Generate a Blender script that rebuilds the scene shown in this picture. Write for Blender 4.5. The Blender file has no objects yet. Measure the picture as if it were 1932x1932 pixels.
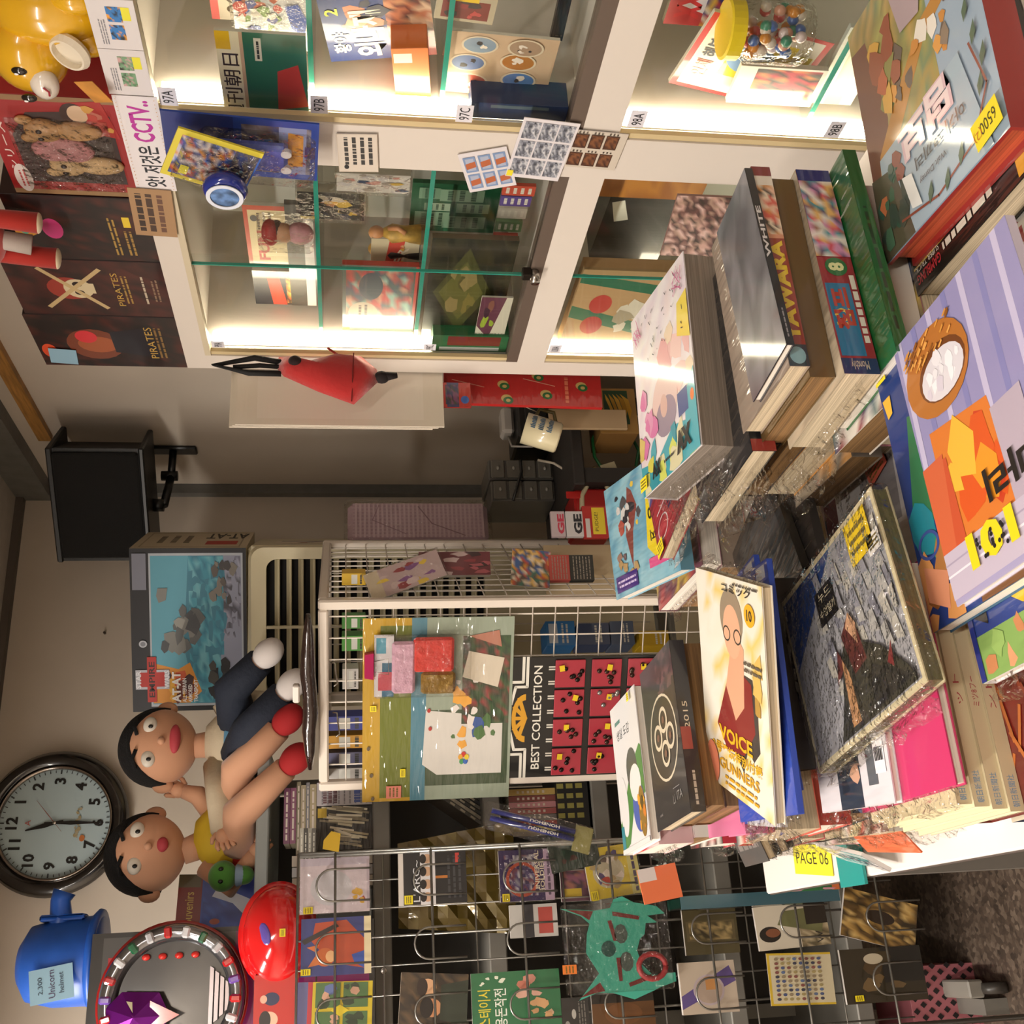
import bpy, math, random
from mathutils import Vector, Matrix
# ------------------------------------------------------------------ camera, light, exposure
sc = bpy.context.scene
COL = sc.collection
FPX = 2050.0                      # focal length in pixels of a 1932 px wide frame
PITCH, YAW = math.radians(8.71), math.radians(22.55)
EYE = Vector((0, 0, 1.55))
_fh = Vector((math.sin(YAW), math.cos(YAW), 0)); CR = Vector((math.cos(YAW), -math.sin(YAW), 0))
CF = _fh * math.cos(PITCH) - Vector((0, 0, 1)) * math.sin(PITCH)
CD = -(_fh * math.sin(PITCH) + Vector((0, 0, 1)) * math.cos(PITCH))
cam = bpy.data.objects.new('camera', bpy.data.cameras.new('camera')); COL.objects.link(cam)
cam.data.sensor_width = 36; cam.data.lens = 36 * FPX / 1932; cam.data.clip_start = .02
# the phone was held sideways: the picture's right is the room's down
cam.matrix_world = Matrix(((CD.x, CR.x, -CF.x, EYE.x), (CD.y, CR.y, -CF.y, EYE.y), (CD.z, CR.z, -CF.z, EYE.z), (0, 0, 0, 1)))
sc.camera = cam
sc.view_settings.view_transform = 'Standard'; sc.view_settings.look = 'None'
sc.view_settings.gamma = 1; sc.view_settings.use_curve_mapping = False
sc.view_settings.exposure = -0.35
cy = sc.cycles
cy.max_bounces = 5; cy.diffuse_bounces = 3; cy.glossy_bounces = 2; cy.transmission_bounces = 2; cy.transparent_max_bounces = 16
cy.caustics_reflective = False; cy.caustics_refractive = False; cy.use_adaptive_sampling = True; cy.adaptive_threshold = .04; cy.sample_clamp_indirect = 4; cy.use_light_tree = False
W = bpy.data.worlds.new('world'); sc.world = W; W.use_nodes = True
W.node_tree.nodes['Background'].inputs[0].default_value = (1, .93, .85, 1)
W.node_tree.nodes['Background'].inputs[1].default_value = .2
def area(name, loc, rot, sx, sy, power, col):
    l = bpy.data.lights.new(name, 'AREA'); l.shape = 'RECTANGLE'; l.size = sx; l.size_y = sy; l.energy = power; l.color = col
    o = bpy.data.objects.new(name, l); COL.objects.link(o); o.location = loc; o.rotation_euler = rot; return o
CEIL, YW, XW, XC = 2.653, 3.6, 1.587, 1.2
LAMPS = ((-1.0, 2.35, 105), (-.95, .75, 62), (-.2, -.95, 52))      # tube lamps on the ceiling: x, y, watts
for x_, y_, w_ in LAMPS: area('ceiling_tube_light', (x_, y_, CEIL - .07), (0, 0, 0), .12, 1.2, w_, (1, .92, .83))
# ------------------------------------------------------------------ measuring helpers (photo pixel -> point of a known plane)
def ray(X, Y): return CF + CD * ((X - 966) / FPX) + CR * ((966 - Y) / FPX)
def onZ(X, Y, z): d = ray(X, Y); return EYE + d * ((z - EYE.z) / d.z)
def onY(X, Y, y): d = ray(X, Y); return EYE + d * (y / d.y)
def onX(X, Y, x): d = ray(X, Y); return EYE + d * (x / d.x)
# ------------------------------------------------------------------ materials
def lin(c):
    if isinstance(c, str):
        c = c.lstrip('#'); c = tuple(int(c[i:i + 2], 16) / 255 for i in (0, 2, 4))
    return tuple(x / 12.92 if x <= .04045 else ((x + .055) / 1.055) ** 2.4 for x in c[:3]) + (1,)
MC = {}
def mat(c, rough=.5, metal=0, coat=0, noise=0, nscale=30, bump=0, bscale=60, emit=0, spec=.5, stretch=None, sheen=0, alpha=1):
    k = (c, rough, metal, coat, noise, nscale, bump, bscale, emit, spec, stretch, sheen, alpha)
    if k in MC: return MC[k]
    m = bpy.data.materials.new('paint'); m.use_nodes = True; nt = m.node_tree; b = nt.nodes['Principled BSDF']; MC[k] = m
    col = lin(c); b.inputs['Base Color'].default_value = col; b.inputs['Roughness'].default_value = rough
    b.inputs['Metallic'].default_value = metal; b.inputs['Specular IOR Level'].default_value = spec
    b.inputs['Coat Weight'].default_value = coat; b.inputs['Coat Roughness'].default_value = .08
    b.inputs['Sheen Weight'].default_value = sheen; b.inputs['Alpha'].default_value = alpha
    if emit: b.inputs['Emission Color'].default_value = col; b.inputs['Emission Strength'].default_value = emit
    if noise or bump:
        tc = nt.nodes.new('ShaderNodeTexCoord'); mp = nt.nodes.new('ShaderNodeMapping'); nt.links.new(tc.outputs['Object'], mp.inputs[0])
        if stretch: mp.inputs['Scale'].default_value = stretch
    if noise:
        n = nt.nodes.new('ShaderNodeTexNoise'); n.inputs['Scale'].default_value = nscale; n.inputs['Detail'].default_value = 4
        nt.links.new(mp.outputs[0], n.inputs[0])
        r = nt.nodes.new('ShaderNodeValToRGB'); nt.links.new(n.outputs[0], r.inputs[0])
        r.color_ramp.elements[0].position = .3; r.color_ramp.elements[1].position = .7
        r.color_ramp.elements[0].color = tuple(max(0, x * (1 - noise)) for x in col[:3]) + (1,)
        r.color_ramp.elements[1].color = tuple(min(1, x * (1 + noise)) for x in col[:3]) + (1,)
        nt.links.new(r.outputs[0], b.inputs['Base Color'])
    if bump:
        n = nt.nodes.new('ShaderNodeTexNoise'); n.inputs['Scale'].default_value = bscale; n.inputs['Detail'].default_value = 3
        nt.links.new(mp.outputs[0], n.inputs[0])
        bp = nt.nodes.new('ShaderNodeBump'); bp.inputs['Strength'].default_value = bump; bp.inputs['Distance'].default_value = .01
        nt.links.new(n.outputs[0], bp.inputs['Height'])
        nt.links.new(bp.outputs[0], b.inputs['Coat Normal' if coat else 'Normal'])
    return m
def print_mat(name, coat, rough, bump):
    m = bpy.data.materials.new(name); m.use_nodes = True; nt = m.node_tree; b = nt.nodes['Principled BSDF']
    a = nt.nodes.new('ShaderNodeVertexColor'); a.layer_name = 'Col'
    nt.links.new(a.outputs[0], b.inputs['Base Color']); b.inputs['Roughness'].default_value = rough
    b.inputs['Coat Weight'].default_value = coat; b.inputs['Coat Roughness'].default_value = .07
    if bump:
        tc = nt.nodes.new('ShaderNodeTexCoord'); mp = nt.nodes.new('ShaderNodeMapping'); mp.inputs['Scale'].default_value = (5, 30, 5)
        mp.inputs['Rotation'].default_value = (0, 0, .7)
        n = nt.nodes.new('ShaderNodeTexNoise'); n.inputs['Scale'].default_value = 1.6; n.inputs['Detail'].default_value = 2
        bp = nt.nodes.new('ShaderNodeBump'); bp.inputs['Strength'].default_value = bump; bp.inputs['Distance'].default_value = .02
        nt.links.new(tc.outputs['Object'], mp.inputs[0]); nt.links.new(mp.outputs[0], n.inputs[0])
        nt.links.new(n.outputs[0], bp.inputs['Height']); nt.links.new(bp.outputs[0], b.inputs['Coat Normal'])
    return m
PAPER = print_mat('printed_paper', 0, .55, 0)
GLOSSY = print_mat('printed_gloss', .6, .4, 0)
FILM = print_mat('printed_under_film', 1, .4, .6)
def clear(name, tint, k, rough=.03, bump=0, bs=40):
    """thin clear sheet: lets light straight through, reflects by fresnel"""
    m = bpy.data.materials.new(name); m.use_nodes = True; nt = m.node_tree; nt.nodes.remove(nt.nodes['Principled BSDF'])
    out = nt.nodes['Material Output']; t = nt.nodes.new('ShaderNodeBsdfTransparent'); t.inputs[0].default_value = tint
    g = nt.nodes.new('ShaderNodeBsdfGlossy'); g.inputs['Roughness'].default_value = rough
    fr = nt.nodes.new('ShaderNodeLayerWeight'); fr.inputs[0].default_value = .5
    pw = nt.nodes.new('ShaderNodeMath'); pw.operation = 'POWER'; pw.inputs[1].default_value = 5; nt.links.new(fr.outputs['Facing'], pw.inputs[0])
    mu = nt.nodes.new('ShaderNodeMath'); mu.operation = 'MULTIPLY_ADD'; mu.inputs[1].default_value = .7 * k; mu.inputs[2].default_value = .035 * k
    nt.links.new(pw.outputs[0], mu.inputs[0]); mx = nt.nodes.new('ShaderNodeMixShader')
    nt.links.new(mu.outputs[0], mx.inputs[0]); nt.links.new(t.outputs[0], mx.inputs[1]); nt.links.new(g.outputs[0], mx.inputs[2])
    nt.links.new(mx.outputs[0], out.inputs[0])
    if bump:
        tc = nt.nodes.new('ShaderNodeTexCoord'); n = nt.nodes.new('ShaderNodeTexNoise'); n.inputs['Scale'].default_value = bs; n.inputs['Detail'].default_value = 3
        bp = nt.nodes.new('ShaderNodeBump'); bp.inputs['Strength'].default_value = bump; bp.inputs['Distance'].default_value = .03
        nt.links.new(tc.outputs['Object'], n.inputs[0]); nt.links.new(n.outputs[0], bp.inputs['Height'])
        nt.links.new(bp.outputs[0], g.inputs['Normal']); nt.links.new(bp.outputs[0], fr.inputs['Normal'])
    return m
GLASS = clear('clear_glass', (.965, .98, .972, 1), .9)
GEDGE = mat('#2f9a86', .15, coat=1)
BAG = clear('clear_bag', (.93, .92, .90, 1), 1.3, .06, .8, 45)
PAGES = mat('#b9a88c', .8, noise=.35, nscale=2, stretch=(3, 3, 420))
PAGESW = mat('#d8d0c4', .8, noise=.2, nscale=2, stretch=(3, 3, 420))
PAGESB = mat('#7a5a34', .8, noise=.45, nscale=2, stretch=(3, 3, 300))
WHITE = mat('#e4dcd4', .4); CHROME = mat('#b8b4ae', .25, metal=1); STEEL = mat('#8f908c', .35, metal=.7)
# ------------------------------------------------------------------ meshes
class MB:
    def __init__(s): s.v = []; s.f = []
    def add(s, vs, fs):
        n = len(s.v); s.v += [tuple(v) for v in vs]; s.f += [tuple(i + n for i in f) for f in fs]; return s
    def box(s, x0, x1, y0, y1, z0, z1, ch=0):
        if ch:
            c = min(ch, abs(x1 - x0) * .49, abs(y1 - y0) * .49, abs(z1 - z0) * .49); vs = []; idx = {}
            for i, x in enumerate((x0, x1)):
                for j, y in enumerate((y0, y1)):
                    for k, z in enumerate((z0, z1)):
                        dx, dy, dz = (c if i == 0 else -c), (c if j == 0 else -c), (c if k == 0 else -c)
                        idx[i, j, k] = len(vs); vs += [(x, y + dy, z + dz), (x + dx, y, z + dz), (x + dx, y + dy, z)]
            F = []; g = lambda i, j, k, a: idx[i, j, k] + a
            for i in (0, 1): F.append([g(i, 0, 0, 0), g(i, 1, 0, 0), g(i, 1, 1, 0), g(i, 0, 1, 0)])
            for j in (0, 1): F.append([g(0, j, 0, 1), g(1, j, 0, 1), g(1, j, 1, 1), g(0, j, 1, 1)])
            for k in (0, 1): F.append([g(0, 0, k, 2), g(1, 0, k, 2), g(1, 1, k, 2), g(0, 1, k, 2)])
            for i in (0, 1):
                for j in (0, 1):
                    F.append([g(i, j, 0, 0), g(i, j, 0, 1), g(i, j, 1, 1), g(i, j, 1, 0)])
                for k in (0, 1): F.append([g(i, 0, k, 0), g(i, 0, k, 2), g(i, 1, k, 2), g(i, 1, k, 0)])
            for j in (0, 1):
                for k in (0, 1): F.append([g(0, j, k, 1), g(0, j, k, 2), g(1, j, k, 2), g(1, j, k, 1)])
            for i in (0, 1):
                for j in (0, 1):
                    for k in (0, 1): F.append([g(i, j, k, 0), g(i, j, k, 1), g(i, j, k, 2)])
            return s.add(vs, F)
        return s.add([(x0, y0, z0), (x1, y0, z0), (x1, y1, z0), (x0, y1, z0), (x0, y0, z1), (x1, y0, z1), (x1, y1, z1), (x0, y1, z1)],
                     [(0, 3, 2, 1), (4, 5, 6, 7), (0, 1, 5, 4), (1, 2, 6, 5), (2, 3, 7, 6), (3, 0, 4, 7)])
    def prism(s, pts, z0, z1):
        n = len(pts); return s.add([(x, y, z0) for x, y in pts] + [(x, y, z1) for x, y in pts],
            [tuple(range(n))[::-1], tuple(range(n, 2 * n))] + [(i, (i + 1) % n, n + (i + 1) % n, n + i) for i in range(n)])
    def tube(s, pts, r, n=8, cap=True):
        pts = [Vector(p) for p in pts]; rs = r if isinstance(r, (list, tuple)) else [r] * len(pts); vs = []; prev = None
        for i, p in enumerate(pts):
            a = pts[max(0, i - 1)]; b = pts[min(len(pts) - 1, i + 1)]; d = (b - a).normalized()
            if prev is None:
                u = d.orthogonal().normalized()
            else:
                u = prev - d * prev.dot(d); u = u.normalized() if u.length > 1e-6 else d.orthogonal().normalized()
            prev = u; w = d.cross(u)
            vs += [p + u * (rs[i] * math.cos(6.2832 * k / n)) + w * (rs[i] * math.sin(6.2832 * k / n)) for k in range(n)]
        fs = [(i * n + k, i * n + (k + 1) % n, (i + 1) * n + (k + 1) % n, (i + 1) * n + k) for i in range(len(pts) - 1) for k in range(n)]
        if cap: fs += [tuple(range(n))[::-1], tuple(range((len(pts) - 1) * n, len(pts) * n))]
        return s.add(vs, fs)
    def lathe(s, prof, n=32, M=None, cap=False):
        vs = [(r * math.cos(6.2832 * k / n), r * math.sin(6.2832 * k / n), z) for r, z in prof for k in range(n)]
        if M: vs = [M @ Vector(v) for v in vs]
        fs = [(i * n + k, i * n + (k + 1) % n, (i + 1) * n + (k + 1) % n, (i + 1) * n + k) for i in range(len(prof) - 1) for k in range(n)]
        if cap and prof[0][0] > 1e-5: fs.append(tuple(range(n))[::-1])
        if cap and prof[-1][0] > 1e-5: fs.append(tuple(range((len(prof) - 1) * n, len(prof) * n)))
        return s.add(vs, fs)
    def ell(s, c, r, n=16, m=10, M=None):
        vs = []
        for j in range(m + 1):
            t = math.pi * j / m
            for k in range(n):
                p = Vector((r[0] * math.sin(t) * math.cos(6.2832 * k / n), r[1] * math.sin(t) * math.sin(6.2832 * k / n), r[2] * math.cos(t)))
                vs.append((M @ p if M else p) + Vector(c))
        return s.add(vs, [(j * n + k, j * n + (k + 1) % n, (j + 1) * n + (k + 1) % n, (j + 1) * n + k) for j in range(m) for k in range(n)])
    def build(s, name, m, parent=None, smooth=False):
        me = bpy.data.meshes.new(name); me.from_pydata(s.v, [], s.f)
        me.materials.append(m)
        if smooth: me.polygons.foreach_set('use_smooth', [True] * len(me.polygons))
        me.validate(); me.update()
        o = bpy.data.objects.new(name, me); COL.objects.link(o)
        if parent: o.parent = parent
        return o
def recalc(o):
    import bmesh
    b = bmesh.new(); b.from_mesh(o.data); bmesh.ops.remove_doubles(b, verts=b.verts, dist=1e-6); bmesh.ops.recalc_face_normals(b, faces=b.faces); b.to_mesh(o.data); b.free(); return o
def subsurf(o, n=2):
    d = o.modifiers.new('smooth', 'SUBSURF'); d.levels = n; d.render_levels = n; return o
def tag(o, label, cat, group=None):
    o['label'] = label; o['category'] = cat
    if group: o['group'] = group
    return o
def thing(name, label, cat, M=None, group=None):
    o = bpy.data.objects.new(name, None); COL.objects.link(o); o.empty_display_size = .02
    if M is not None: o.matrix_world = M if isinstance(M, Matrix) else Matrix.Translation(M)
    return tag(o, label, cat, group)
def struct(o): o['kind'] = 'structure'; return o
def copy_tree(o, parent=None):
    c = o.copy(); COL.objects.link(c); c.parent = parent
    for ch in list(o.children): copy_tree(ch, c)
    return c
def frame(c, ex, ey):
    ex = Vector(ex).normalized(); n = ex.cross(Vector(ey)).normalized(); ey = n.cross(ex); c = Vector(c)
    return Matrix(((ex.x, ey.x, n.x, c.x), (ex.y, ey.y, n.y, c.y), (ex.z, ey.z, n.z, c.z), (0, 0, 0, 1)))
def FY(X0, Y0, X1, Y1, y, roll=0):
    """upright sheet facing the camera side (-Y) that spans the photo box; returns frame of its centre, width, height"""
    a = onY(X1, Y1, y); b = onY(X0, Y0, y); c = (onY(X0, Y1, y) + onY(X1, Y0, y) + a + b) / 4
    w = ((onY(X0, Y0, y) - onY(X0, Y1, y)).length + (onY(X1, Y0, y) - onY(X1, Y1, y)).length) / 2
    h = ((onY(X0, Y0, y) - onY(X1, Y0, y)).length + (onY(X0, Y1, y) - onY(X1, Y1, y)).length) / 2
    return frame(c, (1, 0, 0), (0, 0, 1)) @ Matrix.Rotation(math.radians(roll), 4, 'Z'), w, h
def FX(X0, Y0, X1, Y1, x, roll=0):
    """the same for a sheet facing -X"""
    p = [onX(X0, Y0, x), onX(X0, Y1, x), onX(X1, Y0, x), onX(X1, Y1, x)]; c = (p[0] + p[1] + p[2] + p[3]) / 4
    w = ((p[0] - p[1]).length + (p[2] - p[3]).length) / 2; h = ((p[0] - p[2]).length + (p[1] - p[3]).length) / 2
    return frame(c, (0, -1, 0), (0, 0, 1)) @ Matrix.Rotation(math.radians(roll), 4, 'Z'), w, abs(p[0].z - p[2].z + p[1].z - p[3].z) / 2
# ------------------------------------------------------------------ flat print
TC = {}; TS = bpy.data.scenes.new('lettering')
def text_mesh(s, bold=0):
    if (s, bold) in TC: return TC[s, bold]
    cu = bpy.data.curves.new('t', 'FONT'); cu.body = s; cu.resolution_u = 2; cu.offset = bold; cu.align_x = 'LEFT'
    o = bpy.data.objects.new('t', cu); TS.collection.objects.link(o)
    with bpy.context.temp_override(scene=TS, view_layer=TS.view_layers[0]): dg = bpy.context.evaluated_depsgraph_get()
    oe = o.evaluated_get(dg)
    me = oe.to_mesh(); v = [(p.co.x, p.co.y) for p in me.vertices]; f = [tuple(p.vertices) for p in me.polygons]; oe.to_mesh_clear()
    bpy.data.objects.remove(o); bpy.data.curves.remove(cu)
    if not v: v = [(0, 0), (1, 0), (1, 1)]; f = [(0, 1, 2)]
    x0 = min(p[0] for p in v); x1 = max(p[0] for p in v); y0 = min(p[1] for p in v); y1 = max(p[1] for p in v); hh = max(1e-6, y1 - y0)
    TC[s, bold] = ([((x - (x0 + x1) / 2) / hh, (y - (y0 + y1) / 2) / hh) for x, y in v], f, (x1 - x0) / hh); return TC[s, bold]
class P:
    """flat print on a w x h face; coordinates 0..1 from the lower left"""
    def __init__(s, base=None): s.e = []; s.base = base
    def rect(s, x0, y0, x1, y1, c): s.e.append(('p', [(x0, y0), (x1, y0), (x1, y1), (x0, y1)], c)); return s
    def poly(s, pts, c): s.e.append(('p', pts, c)); return s
    def ell(s, x, y, rx, ry, c, n=20, a0=0, a1=360): s.e.append(('p', [(x + rx * math.cos(math.radians(a0 + (a1 - a0) * k / n)), y + ry * math.sin(math.radians(a0 + (a1 - a0) * k / n))) for k in range(n + (a1 - a0 != 360))], c)); return s
    def ring(s, x, y, rx, ry, t, c, n=28):
        o = [(math.cos(6.2832 * k / n), math.sin(6.2832 * k / n)) for k in range(n)]
        s.e.append(('m', [[(x + rx * o[k][0], y + ry * o[k][1]), (x + rx * o[(k + 1) % n][0], y + ry * o[(k + 1) % n][1]),
            (x + rx * (1 - t) * o[(k + 1) % n][0], y + ry * (1 - t) * o[(k + 1) % n][1]), (x + rx * (1 - t) * o[k][0], y + ry * (1 - t) * o[k][1])] for k in range(n)], c)); return s
    def line(s, pts, wd, c): s.e.append(('l', pts, wd, c)); return s
    def text(s, t, x, y, h, c, w=None, rot=0, bold=0): s.e.append(('t', t, x, y, h, c, w, rot, bold)); return s
    def mosaic(s, x0, y0, x1, y1, nx, ny, pal, seed=1, p=1):
        s.e.append(('g', x0, y0, x1, y1, nx, ny, pal, seed, p)); return s
    def blobs(s, x0, y0, x1, y1, n, r0, r1, pal, seed=1):
        R = random.Random(seed)
        for i in range(n):
            cx, cy = R.uniform(x0, x1), R.uniform(y0, y1); r = R.uniform(r0, r1); k = R.randint(5, 9); a0 = R.random() * 6
            s.e.append(('p', [(min(1, max(0, cx + r * R.uniform(.5, 1.2) * math.cos(a0 + 6.2832 * j / k))), min(1, max(0, cy + r * R.uniform(.5, 1.2) * math.sin(a0 + 6.2832 * j / k)))) for j in range(k)], R.choice(pal)))
        return s
    def lines(s, x0, y0, x1, y1, n, c, seed=1, h=.45):
        """rows of tiny unreadable print"""
        R = random.Random(seed); dy = (y1 - y0) / n
        for i in range(n):
            x = x0; y = y1 - dy * (i + .5); q = []
            while x < x1 - .01:
                wd = R.uniform(.04, .16) * (x1 - x0) * 1.5; q.append([(x, y - dy * h / 2), (min(x1, x + wd), y - dy * h / 2), (min(x1, x + wd), y + dy * h / 2), (x, y + dy * h / 2)]); x += wd + (x1 - x0) * .03
            s.e.append(('m', q, c))
        return s
    def build(s, w, h, parent, name='print', m=None, M=None, lift=.00025, step=.00006):
        V = []; F = []; C = []
        def put(pts, faces, c, z):
            n = len(V); V.extend([((x - .5) * w, (y - .5) * h, z) for x, y in pts]); F.extend([tuple(i + n for i in f) for f in faces]); C.extend([lin(c)] * len(pts))
        z = lift; step = min(step, .0032 / (len(s.e) + 1))
        if s.base: put([(0, 0), (1, 0), (1, 1), (0, 1)], [(0, 1, 2, 3)], s.base, z)
        for e in s.e:
            z += step
            if e[0] == 'p': put(e[1], [tuple(range(len(e[1])))], e[2], z)
            elif e[0] == 'm':
                for q in e[1]: put(q, [tuple(range(len(q)))], e[2], z)
            elif e[0] == 'l':
                pts = [Vector((x * w, y * h)) for x, y in e[1]]; wd = e[2] * min(w, h) / 2
                for a, b in zip(pts, pts[1:]):
                    d = (b - a); d = d.normalized() if d.length > 0 else Vector((1, 0)); nn = Vector((-d.y, d.x)) * wd; d = d * wd * .5
                    put([((q.x) / w, (q.y) / h) for q in (a - d - nn, b + d - nn, b + d + nn, a - d + nn)], [(0, 1, 2, 3)], e[3], z)
            elif e[0] == 't':
                v, f, ar = text_mesh(e[1], e[8]); hh = e[4] * h; sx = (e[6] * w / (ar * hh)) if e[6] else 1; a = math.radians(e[7]); ca, sa = math.cos(a), math.sin(a)
                put([(e[2] + (x * hh * sx * ca - y * hh * sa) / w, e[3] + (x * hh * sx * sa + y * hh * ca) / h) for x, y in v], f, e[5], z)
            else:
                _, x0, y0, x1, y1, nx, ny, pal, seed, pr = e; R = random.Random(seed); nx = int(nx * 1.7) + 1; ny = int(ny * 1.7) + 1; n0 = len(V)
                for j in range(ny + 1):
                    for i in range(nx + 1):
                        x = x0 + (x1 - x0) * (i + (R.uniform(-.3, .3) if 0 < i < nx else 0)) / nx; y = y0 + (y1 - y0) * (j + (R.uniform(-.3, .3) if 0 < j < ny else 0)) / ny
                        V.append(((x - .5) * w, (y - .5) * h, z)); C.append(lin(R.choice(pal)))
                for j in range(ny):
                    for i in range(nx):
                        if R.random() <= pr: k = n0 + j * (nx + 1) + i; F.append((k, k + 1, k + nx + 2, k + nx + 1))
        me = bpy.data.meshes.new(name); me.from_pydata(V, [], F); me.materials.append(m or PAPER)
        ca = me.color_attributes.new('Col', 'FLOAT_COLOR', 'POINT'); ca.data.foreach_set('color', [x for c in C for x in c])
        # print faces outward
        for p in me.polygons:
            if p.normal.z < 0: p.flip()
        me.update()
        o = bpy.data.objects.new(name, me); COL.objects.link(o); o.parent = parent
        if M is not None: o.matrix_local = M
        return o
def sticker(parent, x, y, w, h, c='#e8d21e', rot=0, M=None, name='price_sticker', z=.0012, txt=True):
    m = MB().box(-w / 2, w / 2, -h / 2, h / 2, 0, .0003); o = m.build(name, mat(c, .5), parent)
    L = Matrix.Translation((x, y, z)) @ Matrix.Rotation(math.radians(rot), 4, 'Z'); o.matrix_local = (M @ L) if M is not None else L
    if txt: P().lines(.12, .15, .88, .85, 3, '#6a5a20', int(x * 9999)).build(w, h, o, 'lettering', lift=.0005)
    return o
def card(name, label, cat, fr, w, h, pr, t=.003, edge='#d8d2c8', m=None, group=None, stick=None, bag=0):
    """a flat printed thing (card, case, notebook, sheet) whose front is at the frame's plane"""
    o = thing(name, label, cat, fr, group)
    MB().box(-w / 2, w / 2, -h / 2, h / 2, -t, 0, .0006 if t > .004 else 0).build('body', mat(edge, .5), o)
    if pr: pr.build(w, h, o, 'print', m or GLOSSY)
    if stick:
        for s_ in stick: sticker(o, (s_[0] - .5) * w, (s_[1] - .5) * h, s_[2], s_[3], s_[4] if len(s_) > 4 else '#e8d21e', s_[5] if len(s_) > 5 else 0, z=.004)
    if bag:
        b = bag; MB().box(-w / 2 - b, w / 2 + b, -h / 2 - b, h / 2 + b, -t - .002, .006).build('clear_sleeve', BAG, o)
    return o
# faces of a solid box thing: body plus prints on named faces
def carton(name, label, cat, fr, w, h, d, col, front=None, right=None, left=None, top=None, m=None, group=None, ch=.0015, rough=.45):
    """fr = frame of the front face's centre (z towards the viewer)"""
    o = thing(name, label, cat, fr @ Matrix.Translation((0, -h / 2, 0)), group); T = Matrix.Translation((0, h / 2, 0))
    b = MB().box(-w / 2, w / 2, 0, h, -d, 0, ch).build('body', mat(col, rough), o)
    if front: front.build(w, h, o, 'front_print', m or GLOSSY, T)
    if right: right.build(d, h, o, 'side_print', m or GLOSSY, T @ Matrix.Translation((w / 2, 0, -d / 2)) @ Matrix.Rotation(math.pi / 2, 4, 'Y'))
    if left: left.build(d, h, o, 'side_print', m or GLOSSY, T @ Matrix.Translation((-w / 2, 0, -d / 2)) @ Matrix.Rotation(-math.pi / 2, 4, 'Y'))
    if top: top.build(w, d, o, 'top_print', m or GLOSSY, Matrix.Translation((0, h, -d / 2)) @ Matrix.Rotation(-math.pi / 2, 4, 'X'))
    return o
def book(name, label, fr, w, h, t, cover, pr=None, spine='L', pages=None, cat='book', group=None, hard=.0012, m=None, spr=None, stick=None, bag=0, inset=.002, edgepr=None):
    """fr = frame of the front cover's centre: x reading right, y reading up, z out of the cover"""
    o = thing(name, label, cat, fr @ Matrix.Translation((0, 0, -t)), group); cm = mat(cover, .4, coat=.5)
    a = inset; L = -w / 2 + (hard if spine == 'L' else a); Rr = w / 2 - (hard if spine == 'R' else a)
    Bt = -h / 2 + (hard if spine == 'B' else a); Tp = h / 2 - (hard if spine == 'T' else a)
    MB().box(L, Rr, Bt, Tp, hard, t - hard).build('page_block', pages or PAGES, o)
    c = MB().box(-w / 2, w / 2, -h / 2, h / 2, t - hard, t).box(-w / 2, w / 2, -h / 2, h / 2, 0, hard)
    if spine == 'L': c.box(-w / 2, -w / 2 + hard, -h / 2, h / 2, hard, t - hard)
    if spine == 'R': c.box(w / 2 - hard, w / 2, -h / 2, h / 2, hard, t - hard)
    if spine == 'T': c.box(-w / 2, w / 2, h / 2 - hard, h / 2, hard, t - hard)
    if spine == 'B': c.box(-w / 2, w / 2, -h / 2, -h / 2 + hard, hard, t - hard)
    c.build('cover', cm, o)
    T = Matrix.Translation((0, 0, t))
    if pr: pr.build(w, h, o, 'cover_print', m or GLOSSY, T)
    if spr:
        k = {'L': (Matrix.Translation((-w / 2, 0, t / 2)) @ Matrix.Rotation(-math.pi / 2, 4, 'Y') @ Matrix.Rotation(-math.pi / 2, 4, 'Z'), h, t),
             'R': (Matrix.Translation((w / 2, 0, t / 2)) @ Matrix.Rotation(math.pi / 2, 4, 'Y') @ Matrix.Rotation(math.pi / 2, 4, 'Z'), h, t)}
        MM, ww, hh = k[spine]; spr.build(ww, hh, o, 'spine_print', m or GLOSSY, MM)
    if stick:
        for s_ in stick: sticker(o, (s_[0] - .5) * w, (s_[1] - .5) * h, s_[2], s_[3], s_[4] if len(s_) > 4 else '#e8d21e', s_[5] if len(s_) > 5 else 0, M=T, z=.004)
    if bag:
        MB().box(-w / 2 - bag, w / 2 + bag, -h / 2 - bag, h / 2 + bag, -.0006, t + .005, .004).build('clear_sleeve', BAG, o)
    return o
# ================================================================== the room
def wall_mat(c, s=3):
    return mat(c, .75, noise=.05, nscale=s, bump=.15, bscale=9)
XL, Y0 = -2.2, -1.6
WALLP = wall_mat('#cfc3b4')
m_ = bpy.data.materials.new('terrazzo'); m_.use_nodes = True; nt = m_.node_tree
tc = nt.nodes.new('ShaderNodeTexCoord'); vo = nt.nodes.new('ShaderNodeTexVoronoi'); vo.inputs['Scale'].default_value = 90
cr = nt.nodes.new('ShaderNodeValToRGB'); cr.color_ramp.elements[0].color = lin('#3c342e'); cr.color_ramp.elements[1].color = lin('#77695c'); e_ = cr.color_ramp.elements.new(.5); e_.color = lin('#574a40')
nt.links.new(tc.outputs['Object'], vo.inputs[0]); nt.links.new(vo.outputs['Color'], cr.inputs[0]); nt.links.new(cr.outputs[0], nt.nodes['Principled BSDF'].inputs[0]); nt.nodes['Principled BSDF'].inputs['Roughness'].default_value = .35
TERR = m_
struct(MB().box(XL, XW, Y0, YW, -.1, 0).build('floor', TERR))
struct(MB().box(XL, XW, Y0, YW, CEIL, CEIL + .1).build('ceiling', mat('#b9b0a6', .8, noise=.05)))
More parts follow.
